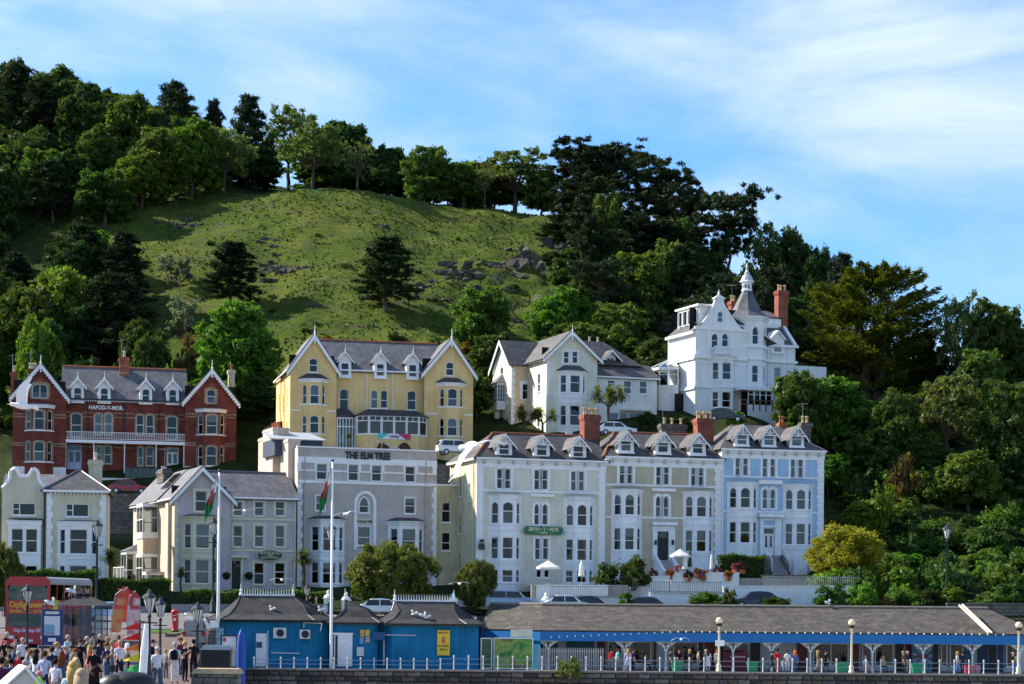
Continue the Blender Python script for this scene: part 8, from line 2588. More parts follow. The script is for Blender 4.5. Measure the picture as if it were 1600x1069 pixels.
car(924, 0, 174.5, P(924, 959, 174.5).z, R(4), paint('black', (.015, .015, .018), ), 'black car roof right of the white one over the ridge', 4.3)
car(1015, 0, 174, P(1015, 960, 174).z, R(4), paint('charcoal', (.05, .05, .055)), 'charcoal car roof lowest over the pavilion ridge', 4.4)
car(1180, 0, 175, P(1180, 951, 175).z, R(184), paint('navy', (.012, .02, .06)), 'dark blue car below the white terrace wall', 4.3)
car(201, 0, 215.5, P(201, 772, 215.5).z, R(4), paint('red', (.32, .01, .03)), 'red car parked below the brick hotel terrace', 4.2)
car(712, 0, 215, P(712, 712, 215).z, R(15), paint('white', (.75, .75, .75)), 'white car parked right of the yellow hotel', 4.3, suv=True, H=1.65)
car(960, 0, 222, P(960, 681, 222).z, R(10), paint('pearl', (.7, .72, .74)), 'white car parked in front of the cream villa wing', 4.3)
car(1128, 0, 222, P(1128, 660, 222).z, R(10), paint('black', (.015, .015, .018)), 'black car parked in front of the turreted villa', 4.3)
# ------------------------------------------------------------------ open bus
RED = mat('bus_red', (.36, .012, .02), .3, .5, var=.08); YEL = mat('bus_yellow', (.75, .5, .05), .5); LIL = mat('bus_lilac', (.6, .5, .7), .5)
bp = P(8, 1010, 126)
bus = thing('sightseeing_bus', 'red double-decker sightseeing bus with yellow lettering on its front', 'bus', (bp.x, 126, plaza_z(126) - .1), R(-3.5))
W, H, LB = 2.72, 4.45, 10.0
def shell(z0, z1, nm, m, y0=0, y1=LB, c=.2, tp=True):
 pr_ = [(0, z0), (W, z0), (W, z1 - c), (W - c * .3, z1 - c * .3), (W - c, z1), (c, z1), (c * .3, z1 - c * .3), (0, z1 - c)]
 return MB().prism(pr_, y0, y1).build(nm, m, bus)
shell(.3, 1.35, 'lower_body', RED, c=.02); shell(2.15, 3.0, 'waist_panel', RED, c=.02)
shell(3.98, H, 'roof', mat('bus_roof', (.30, .30, .29), .6, var=.15), .25, c=.3)
MB().prism([(0, 3.9), (W, 3.9), (W, H - .25), (W - .3, H), (.3, H), (0, H - .25)], -.02, .3).build('front_brow', RED, bus)
for x0_, x1_ in ((0, .13), (W - .13, W)):
 MB().box(x0_, x1_, 0, .25, 1.3, 2.2).build('corner_pillar', RED, bus); MB().box(x0_, x1_, 0, .3, 2.95, 3.95).build('corner_pillar', RED, bus)
for k in range(7):
 y = .3 + k * (LB - .6) / 6
 MB().box(W - .1, W - .02, y - .07, y + .07, 1.3, 2.2).box(W - .1, W - .02, y - .05, y + .05, 2.95, 4.0).build('side_pillar', RED, bus)
MB().box(W - .07, W - .05, .25, LB, 1.3, 2.2).build('side_window', GLASS, bus); MB().box(W - .07, W - .05, .3, LB, 3.0, 4.0).build('side_window', GLASS, bus)
MB().box(.02, .06, .2, LB, 1.3, 4.0).build('side_panel', RED, bus); MB().box(.1, W - .1, LB - .1, LB, .4, 4.0).build('rear_panel', RED, bus)
MB().box(.1, W - .1, 4.0, 4.05, 1.3, 2.2).box(.1, W - .1, .2, LB, 2.1, 2.2).build('floor_and_shade_sheet', DARKIN, bus)  # upper floor, plus an upright dark sheet standing for lower-deck shade
MB().box(.13, W - .13, .02, .05, 1.32, 2.2).build('lower_windscreen', glass('bus_glass', (.6, .65, .68), .06), bus)
MB().prism([(.13, 2.98), (W - .13, 2.98), (W - .13, 3.7), (W - .35, 3.93), (.35, 3.93), (.13, 3.7)], .02, .05).build('upper_windscreen', glass('bus_glass'), bus)
seat = MB().box(0, .42, 0, .12, 2.2, 3.28).box(.0, .42, -.4, 0, 2.55, 2.65).mesh('seat', mat('seat_red', (.42, .08, .09), .8))
hd = MB().box(.05, .37, -.03, .15, 3.2, 3.38).mesh('headrest', WHITE)
for r in range(5):
 for c_ in range(4):
  s = link('seat', seat, bus, (.3 + c_ * .55 + (.2 if c_ > 1 else 0), 1.2 + r * 1.6, 0)); link('headrest', hd, s)
yp = MB()
for k in range(6): yp.tube((W / 2 - .4 + (k % 2) * .8, .9 + k * 1.3, 2.2), (W / 2 - .4 + (k % 2) * .8, .9 + k * 1.3, 4.0), .03, .03, 6)
yp.build('grab_poles', mat('pole_yellow', (.6, .55, .15), .4), bus)
lettering('CitySightseeing', .5, YEL, bus, (W / 2, -.01, 2.72), .01, .006, width=W * .8)
lettering('Llandudno & Conwy Tour', .3, YEL, bus, (W / 2, -.01, 2.34), .01, .002, width=W * .8)
lettering('Hop On Hop Off', .3, LIL, bus, (W / 2, -.01, 1.14), .01, .012, width=W * .62)
for s in (.32, W - .32): MB().box(s - .2, s + .2, -.03, .05, .62, .82).build('headlight', HL, bus)
MB().box(W * .36, W * .64, -.02, 0, .45, .58).build('number_plate', mat('plate', (.7, .7, .65), .5), bus)
MB(Matrix.Translation((W, 0, 0)) @ Matrix.Rotation(R(90), 4, 'Z')).prism([(.5, 2.2), (1.6, 2.2), (2.2, 3.0), (1.2, 3.0)], -.01, 0).build('yellow_flash', mat('flash_lime', (.5, .5, .04), .5), bus)
for y in (2.0, 7.6):
 for x in (.15, W - .15):
  w_ = MB(Matrix.Translation((x, y, .48)) @ Matrix.Rotation(R(90), 4, 'Y')).lathe([(.3, -.14), (.48, -.12), (.48, .12), (.3, .14)], (0, 0, 0), 16).build('wheel', TYRE, bus)
for s, x in ((-1, 0), (1, W)): MB().box(x + s * .05 - .1, x + s * .25 + .1, -.25, -.1, 2.0, 2.45).build('mirror', BLACK, bus)
# ------------------------------------------------------------------ shelter, boards, letter box and plaza clutter
NAVY = mat('navy_paint', (.015, .04, .14), .45, .4)
sp = P(88, 946, 112); zs = plaza_z(112)
sh = thing('bus_shelter', 'bus shelter with dark hipped roof and blue posts', 'shelter', (sp.x, 112, zs))
ws = 77 * 112 / F; hs = sp.z - zs
MB().frustum((-.1, ws + .1, -.2, 1.9), hs, (ws * .35, ws * .65, .8, .9), hs + .5).build('roof', FELT, sh)
for fx, y in ((.48, .1), (.66, .1), (.78, .1), (.92, .1), (.08, 1.6), (.5, 1.6), (.92, 1.6)): MB().tube((ws * fx, y, 0), (ws * fx, y, hs), .045, .045, 6).build('post', NAVY, sh)
for a, b, y in ((.5, .64, .1), (.68, .76, .1), (.8, .9, .1), (.1, .9, 1.6)): MB().quad((ws * a, y, .3), (ws * b, y, .3), (ws * b, y, hs - .1), (ws * a, y, hs - .1)).build('pane', GLASS, sh)
t, w_, h_ = panel('information_board', (66, 953, 97, 1008), 104, NAVY, 'navy information board with a map in front of the bus', 'sign')
MB().box(w_ * .1, w_ * .9, -.03, 0, h_ * .28, h_ * .82).build('map_sheet', mat('map_paper', (.6, .65, .68), .6), t)
MB().box(w_ * .12, w_ * .62, -.05, -.03, h_ * .3, h_ * .58).build('map_picture', spotty('map_print', [(.1, .2, .32), (.2, .38, .5), (.08, .15, .2)], 2), t)
MB().box(w_ * .3, w_ * .7, -.03, 0, h_ * .1, h_ * .2).build('notice', WHITE, t)
for z in (.88, .92): MB().box(w_ * .15, w_ * .85, -.02, 0, h_ * z, h_ * z + .05).build('title_line', WHITE, t)
for x in (0, w_): MB().tube((x, .05, -1.3), (x, .05, h_ + .25), .06, .06, 8).build('post', NAVY, t)
rr_ = thing('guard_rail', 'grey tubular guard rail by the bus stop', 'railing', (0, 106, plaza_z(106)))
GX = lambda p: (p - 800) * 106 / F
for px in (60, 86, 116, 131, 158, 172): MB().tube((GX(px), 0, 0), (GX(px), 0, 1.1), .035, .035, 6).build('post', GREYM, rr_)
for z in (.55, 1.1): MB().tube((GX(60), 0, z), (GX(172), 0, z), .03, .03, 6).build('rail', GREYM, rr_)
pb = thing('pillar_box', 'red pillar box on the grass verge', 'post box', (XD(274, 146), 146, plaza_z(146)))
PR_ = mat('post_red', (.42, .012, .02), .35, .5)
MB().lathe([(.27, 0), (.27, .15), (.24, .18), (.24, 1.35), (.3, 1.4), (.3, 1.48)], (0, 0, 0), 14).build('body', PR_, pb, True); MB().lathe([(.31, 1.46), (.28, 1.56), (.12, 1.66), (.02, 1.68)], (0, 0, 0), 14).build('cap', PR_, pb, True)
MB().box(-.12, .12, -.26, -.2, 1.18, 1.24).build('slot', BLACK, pb); MB().box(-.08, .08, -.255, -.2, .85, 1.05).build('notice', WHITE, pb); MB().lathe([(.28, 0), (.28, .14)], (0, 0, .001), 14).build('plinth', BLACK, pb)
def feather(px, top, bot, d, wpx, c, c2, lb, lean=.0):
 a, b = P(px, top, d), P(px, bot, d); h = a.z - plaza_z(d); w = wpx * d / F
 t = thing('feather_flag', lb, 'flag', (a.x, d, plaza_z(d)))
 MB().path([(0, 0, 0), (lean * .3, 0, h * .7), (lean * .6 + w * .15, 0, h * .93), (lean + w * .6, 0, h)], [.03, .025, .02, .012], 6).build('pole', GREYM, t)
 z0 = b.z - plaza_z(d); n = 12; v = []
 for k in range(n + 1):
  q = k / n; z = z0 + (h - z0) * q; e = lean * q
  wd = w * (1 - .08 * q) if q < .8 else w * math.sqrt(max(0, 1 - ((q - .8) / .2) ** 2)) * .93
  v += [(e + (w * .5 * max(0, q - .8) / .2), .02 * math.sin(q * 9), z), (e + wd * .5, .06 * math.sin(q * 7 + 1), z), (e + max(wd, w * .5 * max(0, q - .8) / .2), .08 * math.sin(q * 8), z)]
 MB().add(v, [(3 * k + j, 3 * k + j + 1, 3 * k + j + 4, 3 * k + j + 3) for k in range(n) for j in (0, 1)]).build('cloth', spotty('feather_%d' % px, [c, c, c2, c], 1.4), t, True)
feather(172, 920, 988, 98, 17, (.5, .05, .02), (.55, .3, .1), 'orange-red feather flag leaning left by the pale car', .3)
feather(183, 917, 972, 99, 17, (.55, .04, .015), (.6, .12, .05), 'bright red feather flag in the middle of three', .2)
feather(199, 923, 992, 97, 22, (.42, .03, .04), (.6, .5, .5), 'dark red feather flag with white edge, right of three')
sf = thing('sail_flags', 'pole carrying five stacked triangular flags from red to green', 'flag', (XD(219, 70), 70, plaza_z(70)))
MB().tube((0, 0, 0), (0, 0, P(219, 968, 70).z - plaza_z(70)), .035, .03, 8).build('pole', IRON, sf)
for k, c in enumerate(((.6, .03, .02), (.6, .02, .02), (.65, .18, .04), (.6, .55, .02), (.03, .4, .08))):
 z1, z0 = P(219, 971 + k * 16.5, 70).z - plaza_z(70), P(219, 984 + k * 16.5, 70).z - plaza_z(70); w_ = 27 * 70 / F
 v = []
 for j in range(7):
  q = j / 6; v += [(-w_ * q, .08 * math.sin(q * 4 + k), z0 + (z1 - z0) * .05 * q), (-w_ * q, .08 * math.sin(q * 4 + k + .4), z1 - (z1 - z0) * q * .93)]
 MB().add(v, [(2 * j, 2 * j + 1, 2 * j + 3, 2 * j + 2) for j in range(6)]).build('pennant', mat('pennant_%d' % k, c, .8), sf, True)
a, b = P(229, 975, 68), P(223, 1054, 68)
tag(MB().path([tuple(a), tuple((a + b) / 2), tuple(b)], [.07, .13, .13], 8).build('furled_banner', WHITE), 'white furled banner leaning beside the sail flags', 'banner')
# near right pier, bin hood, advert, folded blue parasol
pier = thing('stone_pier', 'stone gate pier with buff cap at the bottom left of the kiosks', 'pier', P(338, 1080, 92))
MB().box(-1.0, .95, 0, 1.2, -1, .78).build('blocks', courses('pier_stone', (.16, .15, .145), (.2, .185, .17), (.07, .07, .07), .6, .3, .03, .9, .6), pier)
MB().frustum((-1.12, 1.08, -.12, 1.3), .78, (-1.0, .95, 0, 1.2), 1.0).build('cap', mat('cap_stone', (.40, .31, .18), .9, var=.25), pier)
hd_ = thing('litter_shelter', 'black litter cabinet with grey hood before the first kiosk', 'bin', P(314, 1044, 112))
MB().box(0, 1.55, 0, .8, 0, 1.0).build('cabinet', BLACK, hd_); MB().frustum((-.05, 1.6, -.05, .85), 1.0, (.1, 1.45, .1, .7), 1.25).build('hood', mat('hood_grey', (.2, .24, .27), .5), hd_)
t, w_, h_ = panel('advert_stand', (346, 994, 370, 1042), 113, mat('advert_white', (.6, .6, .6), .5), 'white advert stand in a dark frame on the kiosk corner', 'sign', fr=IRON)
MB().box(w_ * .2, w_ * .8, -.03, 0, h_ * .45, h_ * .62).build('picture', spotty('advert_print', [(.5, .1, .05), (.55, .3, .1), (.6, .6, .6)], 3), t); MB().box(w_ * .1, w_ * .28, -.03, 0, h_ * .82, h_ * .94).build('red_tag', PR_, t)
p = P(377, 983, 96); t = thing('folded_parasol', 'tall folded bright blue parasol beside the stone pier', 'parasol', (p.x, 96, 3.3))
MB().lathe([(.2, -1), (.2, .2), (.22, p.z - 4.2), (.16, p.z - 3.6), (.03, p.z - 3.3)], (0, 0, 0), 9, 1, .8).build('canopy', mat('parasol_blue', (.02, .07, .36), .6, var=.15), t, True)
cone = thing('ice_cream_model', 'giant model ice cream by the left corner of the kiosk', 'model', P(320, 1008, 150)); MB().lathe([(.1, 0), (.32, 1.1), (.36, 1.2)], (0, 0, 0), 10).build('cone', mat('wafer', (.5, .3, .2), .8), cone); MB().lathe([(.38, 1.15), (.42, 1.3), (.28, 1.6), (.2, 1.7), (.02, 2.0)], (0, 0, 0), 10).build('ice', mat('ice_cream', (.7, .62, .58), .6), cone, True)
# stall roof and push-chair hoods nearest the camera
st = thing('stall_roof', 'white gabled stall top at the bottom left corner', 'stall', P(40, 1078, 44)); CV = mat('stall_canvas', (.62, .62, .52), .7)
MB().slab([(-.42, -.5, 0), (.12, -.5, .5), (-.35, .9, .5), (-.9, .9, 0)][::-1], .03).slab([(.12, -.5, .5), (.5, -.5, .05), (.05, .9, .05), (-.35, .9, .5)][::-1], .03).prism([(-.42, -.02), (.5, -.02), (.12, .48)], -.47, -.45).build('canvas', CV, st)
for s in ((-.42, 0, .12, .5), (.5, .05, .12, .5)): MB().tube((s[0], -.52, s[1]), (s[2], -.52, s[3]), .035, .035, 6).build('edge', WHITE, st)
for x, z in ((-.42, .2), (.38, .2)): MB().lathe([(.02, -.1), (.09, -.05), (.1, .0), (.07, .07), (.01, .1)], (x, .3 if x < 0 else -.45, z), 10).build('float', mat('lime_float', (.45, .75, .05), .5), st, True)
for px, py, s, lb in ((196, 1052, .5, 'right of two black pushchair hoods at the bottom edge'), (176, 1056, .36, 'left of two black pushchair hoods at the bottom edge')):
 p = P(px, py + 40, 42); t = thing('pushchair', lb, 'pushchair', (p.x, 42 + s, p.z))
 MB().lathe([(s * 1.15, -.3), (s * 1.15, .25), (s * 1.0, .42), (s * .6, .52), (.02, .55)], (0, 0, 0), 16, 1, .7).build('hood', BLACK, t, True)
 for x in (-s, s): MB().tube((x, 0, -.2), (x * .8, .2, -1.0), .025, .025, 6).build('leg', GREYM, t)

# ------------------------------------------------------------------ people
def body(pose):
 """one continuous skinned figure, facing -y, 1.72 m tall; material slots skin, top, trousers, shoes"""
 V, E, Rr, tg = [], [], [], []
 def v(p, r): V.append(Vector(p)); Rr.append(r if isinstance(r, tuple) else (r, r)); return len(V) - 1
 def e(a, b, t): E.append((a, b)); tg.append(t); return b
 sit = pose == 'sit'
 pz = .52 if sit else .93
 pel = v((0, 0, pz), (.15, .11)); wa = e(pel, v((0, .01, pz + .2), (.135, .1)), 1); ch = e(wa, v((0, .0, pz + .4), (.17, .11)), 1)
 nb = e(ch, v((0, .01, pz + .53), .065), 1); nk = e(nb, v((0, 0, pz + .6), .052), 0); h1 = e(nk, v((0, -.015, pz + .67), (.075, .085)), 0); h2 = e(h1, v((0, -.01, pz + .75), (.078, .09)), 0); e(h2, v((0, 0, pz + .81), .05), 0)
 e(h1, v((0, -.115, pz + .69), .016), 0)
 for s in (-1, 1):
  e(h2, v((s * .092, .005, pz + .715), .016), 0)
  sh = e(ch, v((s * .18, .01, pz + .47), .062), 1)
  if pose == 'phone' or (pose == 'behind' and s > 2): el, wr, hd = (s * .24, .02, pz + .22), (s * .1, -.2, pz + .36), (s * .06, -.25, pz + .42)
  elif pose == 'behind': el, wr, hd = (s * .27, .08, pz + .2), (s * .07, .17, pz + .05), (s * .01, .18, pz + .0)
  elif pose == 'walk': el, wr, hd = (s * .23, s * .1, pz + .2), (s * .23, s * .14 - .1, pz - .02), (s * .22, s * .16 - .13, pz - .1)
  elif sit: el, wr, hd = (s * .24, -.02, pz + .2), (s * .16, -.24, pz + .16), (s * .12, -.32, pz + .16)
  else: el, wr, hd = (s * .235, .03, pz + .2), (s * .235, -.03, pz - .03), (s * .225, -.05, pz - .11)
  a = e(sh, v(el, .046), 1); w = e(a, v(wr, .033), 0); hh = e(w, v(hd, (.034, .02)), 0)
  H0, D = Vector(hd), (Vector(hd) - Vector(wr)).normalized()
  side = D.cross(Vector((s, .2, .1))).normalized()
  for k, L in enumerate((.062, .074, .07, .054)):
   b0 = H0 + D * .03 + side * (.018 * (k - 1.5))
   f1 = e(hh, v(b0, .0095), 0); f2 = e(f1, v(b0 + D * L * .6, .0085), 0); e(f2, v(b0 + D * L - Vector((s * .02, .015, 0)), .007), 0)
  th = e(hh, v(H0 + side * -.045, .011), 0); e(th, v(H0 + side * -.06 + D * .035, .009), 0)
  hp = e(pel, v((s * .09, 0, pz - .05), .095), 2)
  if sit: kn, an, to = (s * .11, -.42, pz + .0), (s * .11, -.4, .1), (s * .11, -.55, .045)
  elif pose == 'walk': kn, an, to = (s * .1, -.12 * s - .05, .5), (s * .1, -.24 * s + (.12 if s < 0 else 0) , .1 + (.06 if s < 0 else 0)), (s * .1, -.24 * s - .14, .045)
  else: kn, an, to = (s * .1, -.015, .5), (s * .105, .02, .1), (s * .12, -.13, .042)
  k = e(hp, v(kn, .064), 2); n_ = e(k, v(an, .043), 2); e(n_, v(to, (.04, .03)), 3)
 me = bpy.data.meshes.new('tmp'); me.from_pydata([tuple(p) for p in V], E, [])
 o = bpy.data.objects.new('tmp', me); C.objects.link(o)
 o.modifiers.new('s', 'SKIN'); ss = o.modifiers.new('d', 'SUBSURF'); ss.levels = 1; ss.render_levels = 1
 for i, d_ in enumerate(me.skin_vertices[0].data): d_.radius = Rr[i]; d_.use_root = i == 0
 bpy.context.view_layer.update()
 r = bpy.data.meshes.new_from_object(o.evaluated_get(bpy.context.evaluated_depsgraph_get()))
 bpy.data.objects.remove(o); bpy.data.meshes.remove(me)
 A = np.array([V[a] for a, b in E]); B = np.array([V[b] for a, b in E]); T_ = np.array(tg)
 D = B - A; L2 = (D * D).sum(1)
 mi = []
 for p in r.polygons:
  c = np.array(p.center); t = np.clip(((c - A) * D).sum(1) / L2, 0, 1); q = np.linalg.norm(A + D * t[:, None] - c, axis=1)
  mi.append(int(T_[q.argmin()]))
 r.materials.clear()
 for k in range(4): r.materials.append(BLACK)
 r.polygons.foreach_set('material_index', mi); r.polygons.foreach_set('use_smooth', [True] * len(mi))
 r.name = 'person'
 return r
POSE = {k: body(k) for k in ('stand', 'walk', 'phone', 'behind', 'sit')}
HZ = {k: (.52 if k == 'sit' else .93) for k in POSE}
def cap(r0, z0, c=(0, .012, 0)): return [(r0 * math.cos(R(a)) + .002, z0 + r0 * 1.05 * math.sin(R(a))) for a in (-8, 10, 30, 50, 70, 88)]
HAIR = {'short': MB().lathe(cap(.105, .755), (0, .012, 0), 12, .95, 1.08).box(-.085, .085, .03, .105, .665, .76).mesh('hair', BLACK, True),
  'long': MB().lathe(cap(.11, .75), (0, .012, 0), 12, .98, 1.1).lathe([(.05, .3), (.12, .36), (.135, .55), (.115, .76)], (0, .07, 0), 10, .95, .5).mesh('hair', BLACK, True),
  'bun': MB().lathe(cap(.107, .75), (0, .012, 0), 12, .97, 1.08).lathe([(.02, .7), (.06, .73), (.06, .79), (.02, .82)], (0, .12, 0), 8).mesh('hair', BLACK, True)}
SK = [mat('skin_%d' % k, c, .6, .3) for k, c in enumerate(((.52, .30, .21), (.42, .23, .15), (.16, .08, .05)))]
PAL = {'white': (.68, .68, .7), 'black': (.012, .012, .014), 'navy': (.02, .03, .07), 'red': (.5, .02, .04), 'sky': (.35, .55, .65), 'grey': (.2, .2, .2), 'denim': (.06, .1, .18), 'olive': (.14, .15, .1), 'plum': (.1, .02, .06), 'lilac': (.5, .5, .66), 'blue': (.05, .15, .5), 'tan': (.4, .3, .2), 'teal': (.15, .45, .5), 'brown': (.06, .03, .015), 'blond': (.45, .3, .11), 'dark': (.015, .01, .008), 'silver': (.4, .39, .37), 'auburn': (.16, .05, .015), 'cream': (.6, .55, .42), 'orange': (.6, .16, .02), 'pink': (.6, .25, .28)}
def cloth(c): return mat('cloth_' + c, PAL[c], .85, .1, var=.35, vscale=14)
def person(px, d, zb, pose, top, legs, hair, hk, rz, label, skin=0, sc=1.0, group=None, extra=None):
 t = thing('person', label, 'person', (XD(px, d), d, zb), R(rz), group); t.scale = (sc, sc, sc)
 b = link('body', POSE[pose], t)
 for k, m in enumerate((SK[skin], cloth(top), cloth(legs), BLACK)):
  b.material_slots[k].link = 'OBJECT'; b.material_slots[k].material = m
 h = link('hair', HAIR[hk], t, (0, 0, HZ[pose]))
 h.material_slots[0].link = 'OBJECT'; h.material_slots[0].material = cloth(hair)
 pz = HZ[pose]
 if extra == 'backpack': MB().box(-.14, .14, .1, .26, pz + .1, pz + .48).lathe([(.1, 0), (.05, .06)], (0, .18, pz + .48), 8).build('backpack', cloth('black' if top == 'white' else 'red'), t)
 if extra == 'bag': MB().box(.2, .42, -.08, .06, pz - .5, pz - .2).build('bag', BLACK, t)
 if extra == 'skirt': MB().lathe([(.26, pz - .5), (.2, pz - .15), (.145, pz + .12)], (0, 0, 0), 10).build('skirt', cloth(top), t)
 return t
Z = lambda d: plaza_z(d)
for a in (  # people on the plaza, left: px, depth, facing
 (9, 92, 'stand', 'black', 'black', 'dark', 'short', 20, 'person in black at the left edge below the bus'), (25, 96, 'phone', 'grey', 'denim', 'brown', 'long', 10, 'long-haired person in grey before the bus front'),
 (36, 92, 'stand', 'white', 'black', 'silver', 'short', 15, 'bald person in white shirt and black waistcoat before the bus'), (71, 70, 'phone', 'lilac', 'navy', 'brown', 'short', 170, 'person in a lilac shirt in the middle of the seated group'),
 (58, 72, 'stand', 'white', 'navy', 'dark', 'long', 160, 'dark-haired person in white left of the lilac shirt'), (82, 76, 'stand', 'navy', 'black', 'brown', 'short', 190, 'person in navy right of the lilac shirt'), (97, 70, 'stand', 'denim', 'denim', 'auburn', 'long', 200, 'auburn long-haired person in denim jacket'),
 (107, 100, 'stand', 'sky', 'denim', 'silver', 'short', 60, 'person in a sky blue shirt looking right'), (126, 90, 'stand', 'black', 'black', 'brown', 'bun', 185, 'person in an off-shoulder black top seen from behind'), (137, 97, 'stand', 'olive', 'olive', 'silver', 'short', 70, 'person in an olive shirt beside the black top'),
 (157, 103, 'stand', 'black', 'black', 'silver', 'short', 40, 'white-haired person in black by the shelter'), (155, 90, 'behind', 'navy', 'denim', 'dark', 'short', 190, 'person in navy with hands clasped behind the back'), (188, 88, 'walk', 'white', 'navy', 'blond', 'short', 200, 'person in a white top walking with a black bag', 0, 1.0, None, 'bag'),
 (186, 100, 'stand', 'red', 'black', 'brown', 'short', 150, 'person in a red shirt behind the sail flags'), (200, 98, 'stand', 'white', 'black', 'silver', 'short', 120, 'person in white behind the red pennants'), (274, 86, 'stand', 'white', 'white', 'silver', 'short', 180, 'person all in white with a black backpack', 0, 1.0, None, 'backpack'),
 (260, 92, 'stand', 'tan', 'denim', 'blond', 'short', 150, 'child in tan left of the backpack wearer', 0, .75), (290, 88, 'phone', 'black', 'black', 'blond', 'short', 60, 'blond person in black right of the backpack wearer'), (247, 78, 'stand', 'white', 'denim', 'silver', 'bun', 190, 'white-haired person by the slim lantern post'), (303, 92, 'stand', 'black', 'black', 'dark', 'short', 200, 'person in black at the lantern near the kiosk'),
 (4, 60, 'stand', 'plum', 'black', 'dark', 'short', 170, 'person in plum cut by the left edge'), (62, 62, 'sit', 'sky', 'denim', 'pink', 'short', 0, 'seated person with bare arms behind the stall top', 0),
): person(a[0], a[1], Z(a[1]), *a[2:])
for px, d, z, top, hair, lb in ((116, 40, 1.30, 'sky', 'blond', 'blond wavy-haired person in pale blue at the bottom edge'), (129, 33, .98, 'pink', 'tan', 'long straight-haired person nearest the camera at the bottom edge'), (151, 40, 1.38, 'teal', 'dark', 'dark-haired person in turquoise at the bottom edge')):
 zt = {116: 1034, 129: 1046, 151: 1042}[px]
 person(px, d, P(px, zt, d).z - 1.77, 'stand', top, 'denim', hair, 'long', 180 if px < 150 else 160, lb)
cr = random.Random(3)
TOPS, HAIRS = ['black', 'navy', 'grey', 'denim', 'sky', 'white', 'plum', 'olive', 'tan', 'red'], ['dark', 'brown', 'blond', 'silver', 'auburn']
for k, (px, d) in enumerate(((14, 78), (30, 74), (44, 82), (50, 76), (90, 84), (88, 66), (104, 78), (113, 82), (119, 74), (142, 84), (148, 76), (168, 82), (176, 92), (18, 66), (40, 64), (240, 95), (283, 96), (168, 98), (145, 108), (12, 104))):
 a, b = TOPS[k % 10], HAIRS[(k * 3 + k // 10) % 5]
 person(px, d, Z(d), cr.choice(['stand', 'phone', 'walk', 'stand', 'behind']), a, cr.choice(['denim', 'black', 'navy', 'tan']), b, cr.choice(['short', 'long', 'bun', 'short']), cr.choice([20, 160, 190, 70, -60, 110]), '%s-haired person in %s in the plaza crowd, %s' % (b, a, ('nearer row', 'farther row')[d > 80]), cr.choice([0, 0, 1]), cr.uniform(.9, 1.04), 'people in the plaza crowd', cr.choice([None, None, 'bag', 'backpack']))
PF = PZ + .02
for a in (  # promenade, right
 (956, 'stand', 'red', 'grey', 'dark', 'short', 150, 'person with a red backpack by the palisade fence', 0, 1, None, 'backpack'), (966, 'stand', 'teal', 'grey', 'brown', 'short', 120, 'person in teal right of the red backpack'), (982, 'stand', 'lilac', 'white', 'blond', 'long', 170, 'blond person in a pale dress at the railing', 0, 1, None, 'skirt'),
 (990, 'stand', 'plum', 'black', 'brown', 'short', 120, 'person in plum right of the pale dress'), (1009, 'sit', 'plum', 'black', 'brown', 'short', 60, 'seated person in dark plum left of the navy pillars'), (1048, 'stand', 'black', 'black', 'dark', 'short', 90, 'person in black before the dark shop window'), (1062, 'stand', 'black', 'grey', 'brown', 'short', 20, 'person in black and grey near the first green bin'),
 (1079, 'stand', 'navy', 'navy', 'blond', 'long', 60, 'fair person in navy left of the globe lamp'), (1092, 'stand', 'tan', 'grey', 'dark', 'bun', 100, 'person in tan left of the white dress'), (1107, 'stand', 'white', 'white', 'brown', 'long', 180, 'person in a long white dress near the first globe lamp', 0, 1, None, 'skirt'), (1104, 'stand', 'grey', 'grey', 'silver', 'short', 30, 'grey-haired person behind the white dress'), (1121, 'stand', 'cream', 'tan', 'auburn', 'long', 20, 'auburn-haired person in cream at the first globe lamp'),
 (1207, 'walk', 'black', 'black', 'dark', 'bun', 90, 'dark-haired person in black left of the red shirt', 1, .95), (1216, 'stand', 'red', 'red', 'dark', 'short', 160, 'tall person in a red shirt', 2, 1.06), (1224, 'stand', 'sky', 'sky', 'brown', 'short', 120, 'small child in pale blue by the red shirt', 0, .62), (1231, 'stand', 'white', 'white', 'dark', 'short', 170, 'curly-haired person in white right of the red shirt', 1), (1243, 'stand', 'blue', 'denim', 'orange', 'long', 180, 'orange-haired person in blue'),
 (1279, 'walk', 'olive', 'tan', 'blond', 'long', 80, 'fair person in olive walking right'), (1291, 'walk', 'black', 'black', 'brown', 'short', 80, 'person in black walking right'), (1353, 'sit', 'white', 'pink', 'silver', 'short', 40, 'seated person with a white hat shape right of the second lamp'), (1381, 'sit', 'tan', 'navy', 'blond', 'long', 20, 'seated blond person under the pavilion'),
 (1412, 'stand', 'brown', 'black', 'blond', 'short', 90, 'person in brown left of the starburst'), (1419, 'stand', 'navy', 'grey', 'silver', 'short', 60, 'person in a white cap left of the starburst'), (1497, 'stand', 'white', 'blue', 'blond', 'long', 60, 'fair person in white and blue near the red boxes'), (1505, 'stand', 'navy', 'navy', 'dark', 'short', 180, 'person in dark navy near the red boxes'), (1584, 'stand', 'black', 'blue', 'silver', 'short', 60, 'person in black near the right edge'), (1590, 'stand', 'cream', 'blue', 'silver', 'short', 170, 'person in cream near the right edge'),
): person(a[0], 162.2 if 'sit' not in a[1] else 163, PF, *a[1:])
for px, top, lb in ((484, 'black', 'person in black walking behind the first kiosk roof'), (494, 'tan', 'person in tan walking behind the first kiosk roof')): person(px, 168.5, plaza_z(168.5), 'walk', top, 'olive', 'dark', 'short', 80, lb)
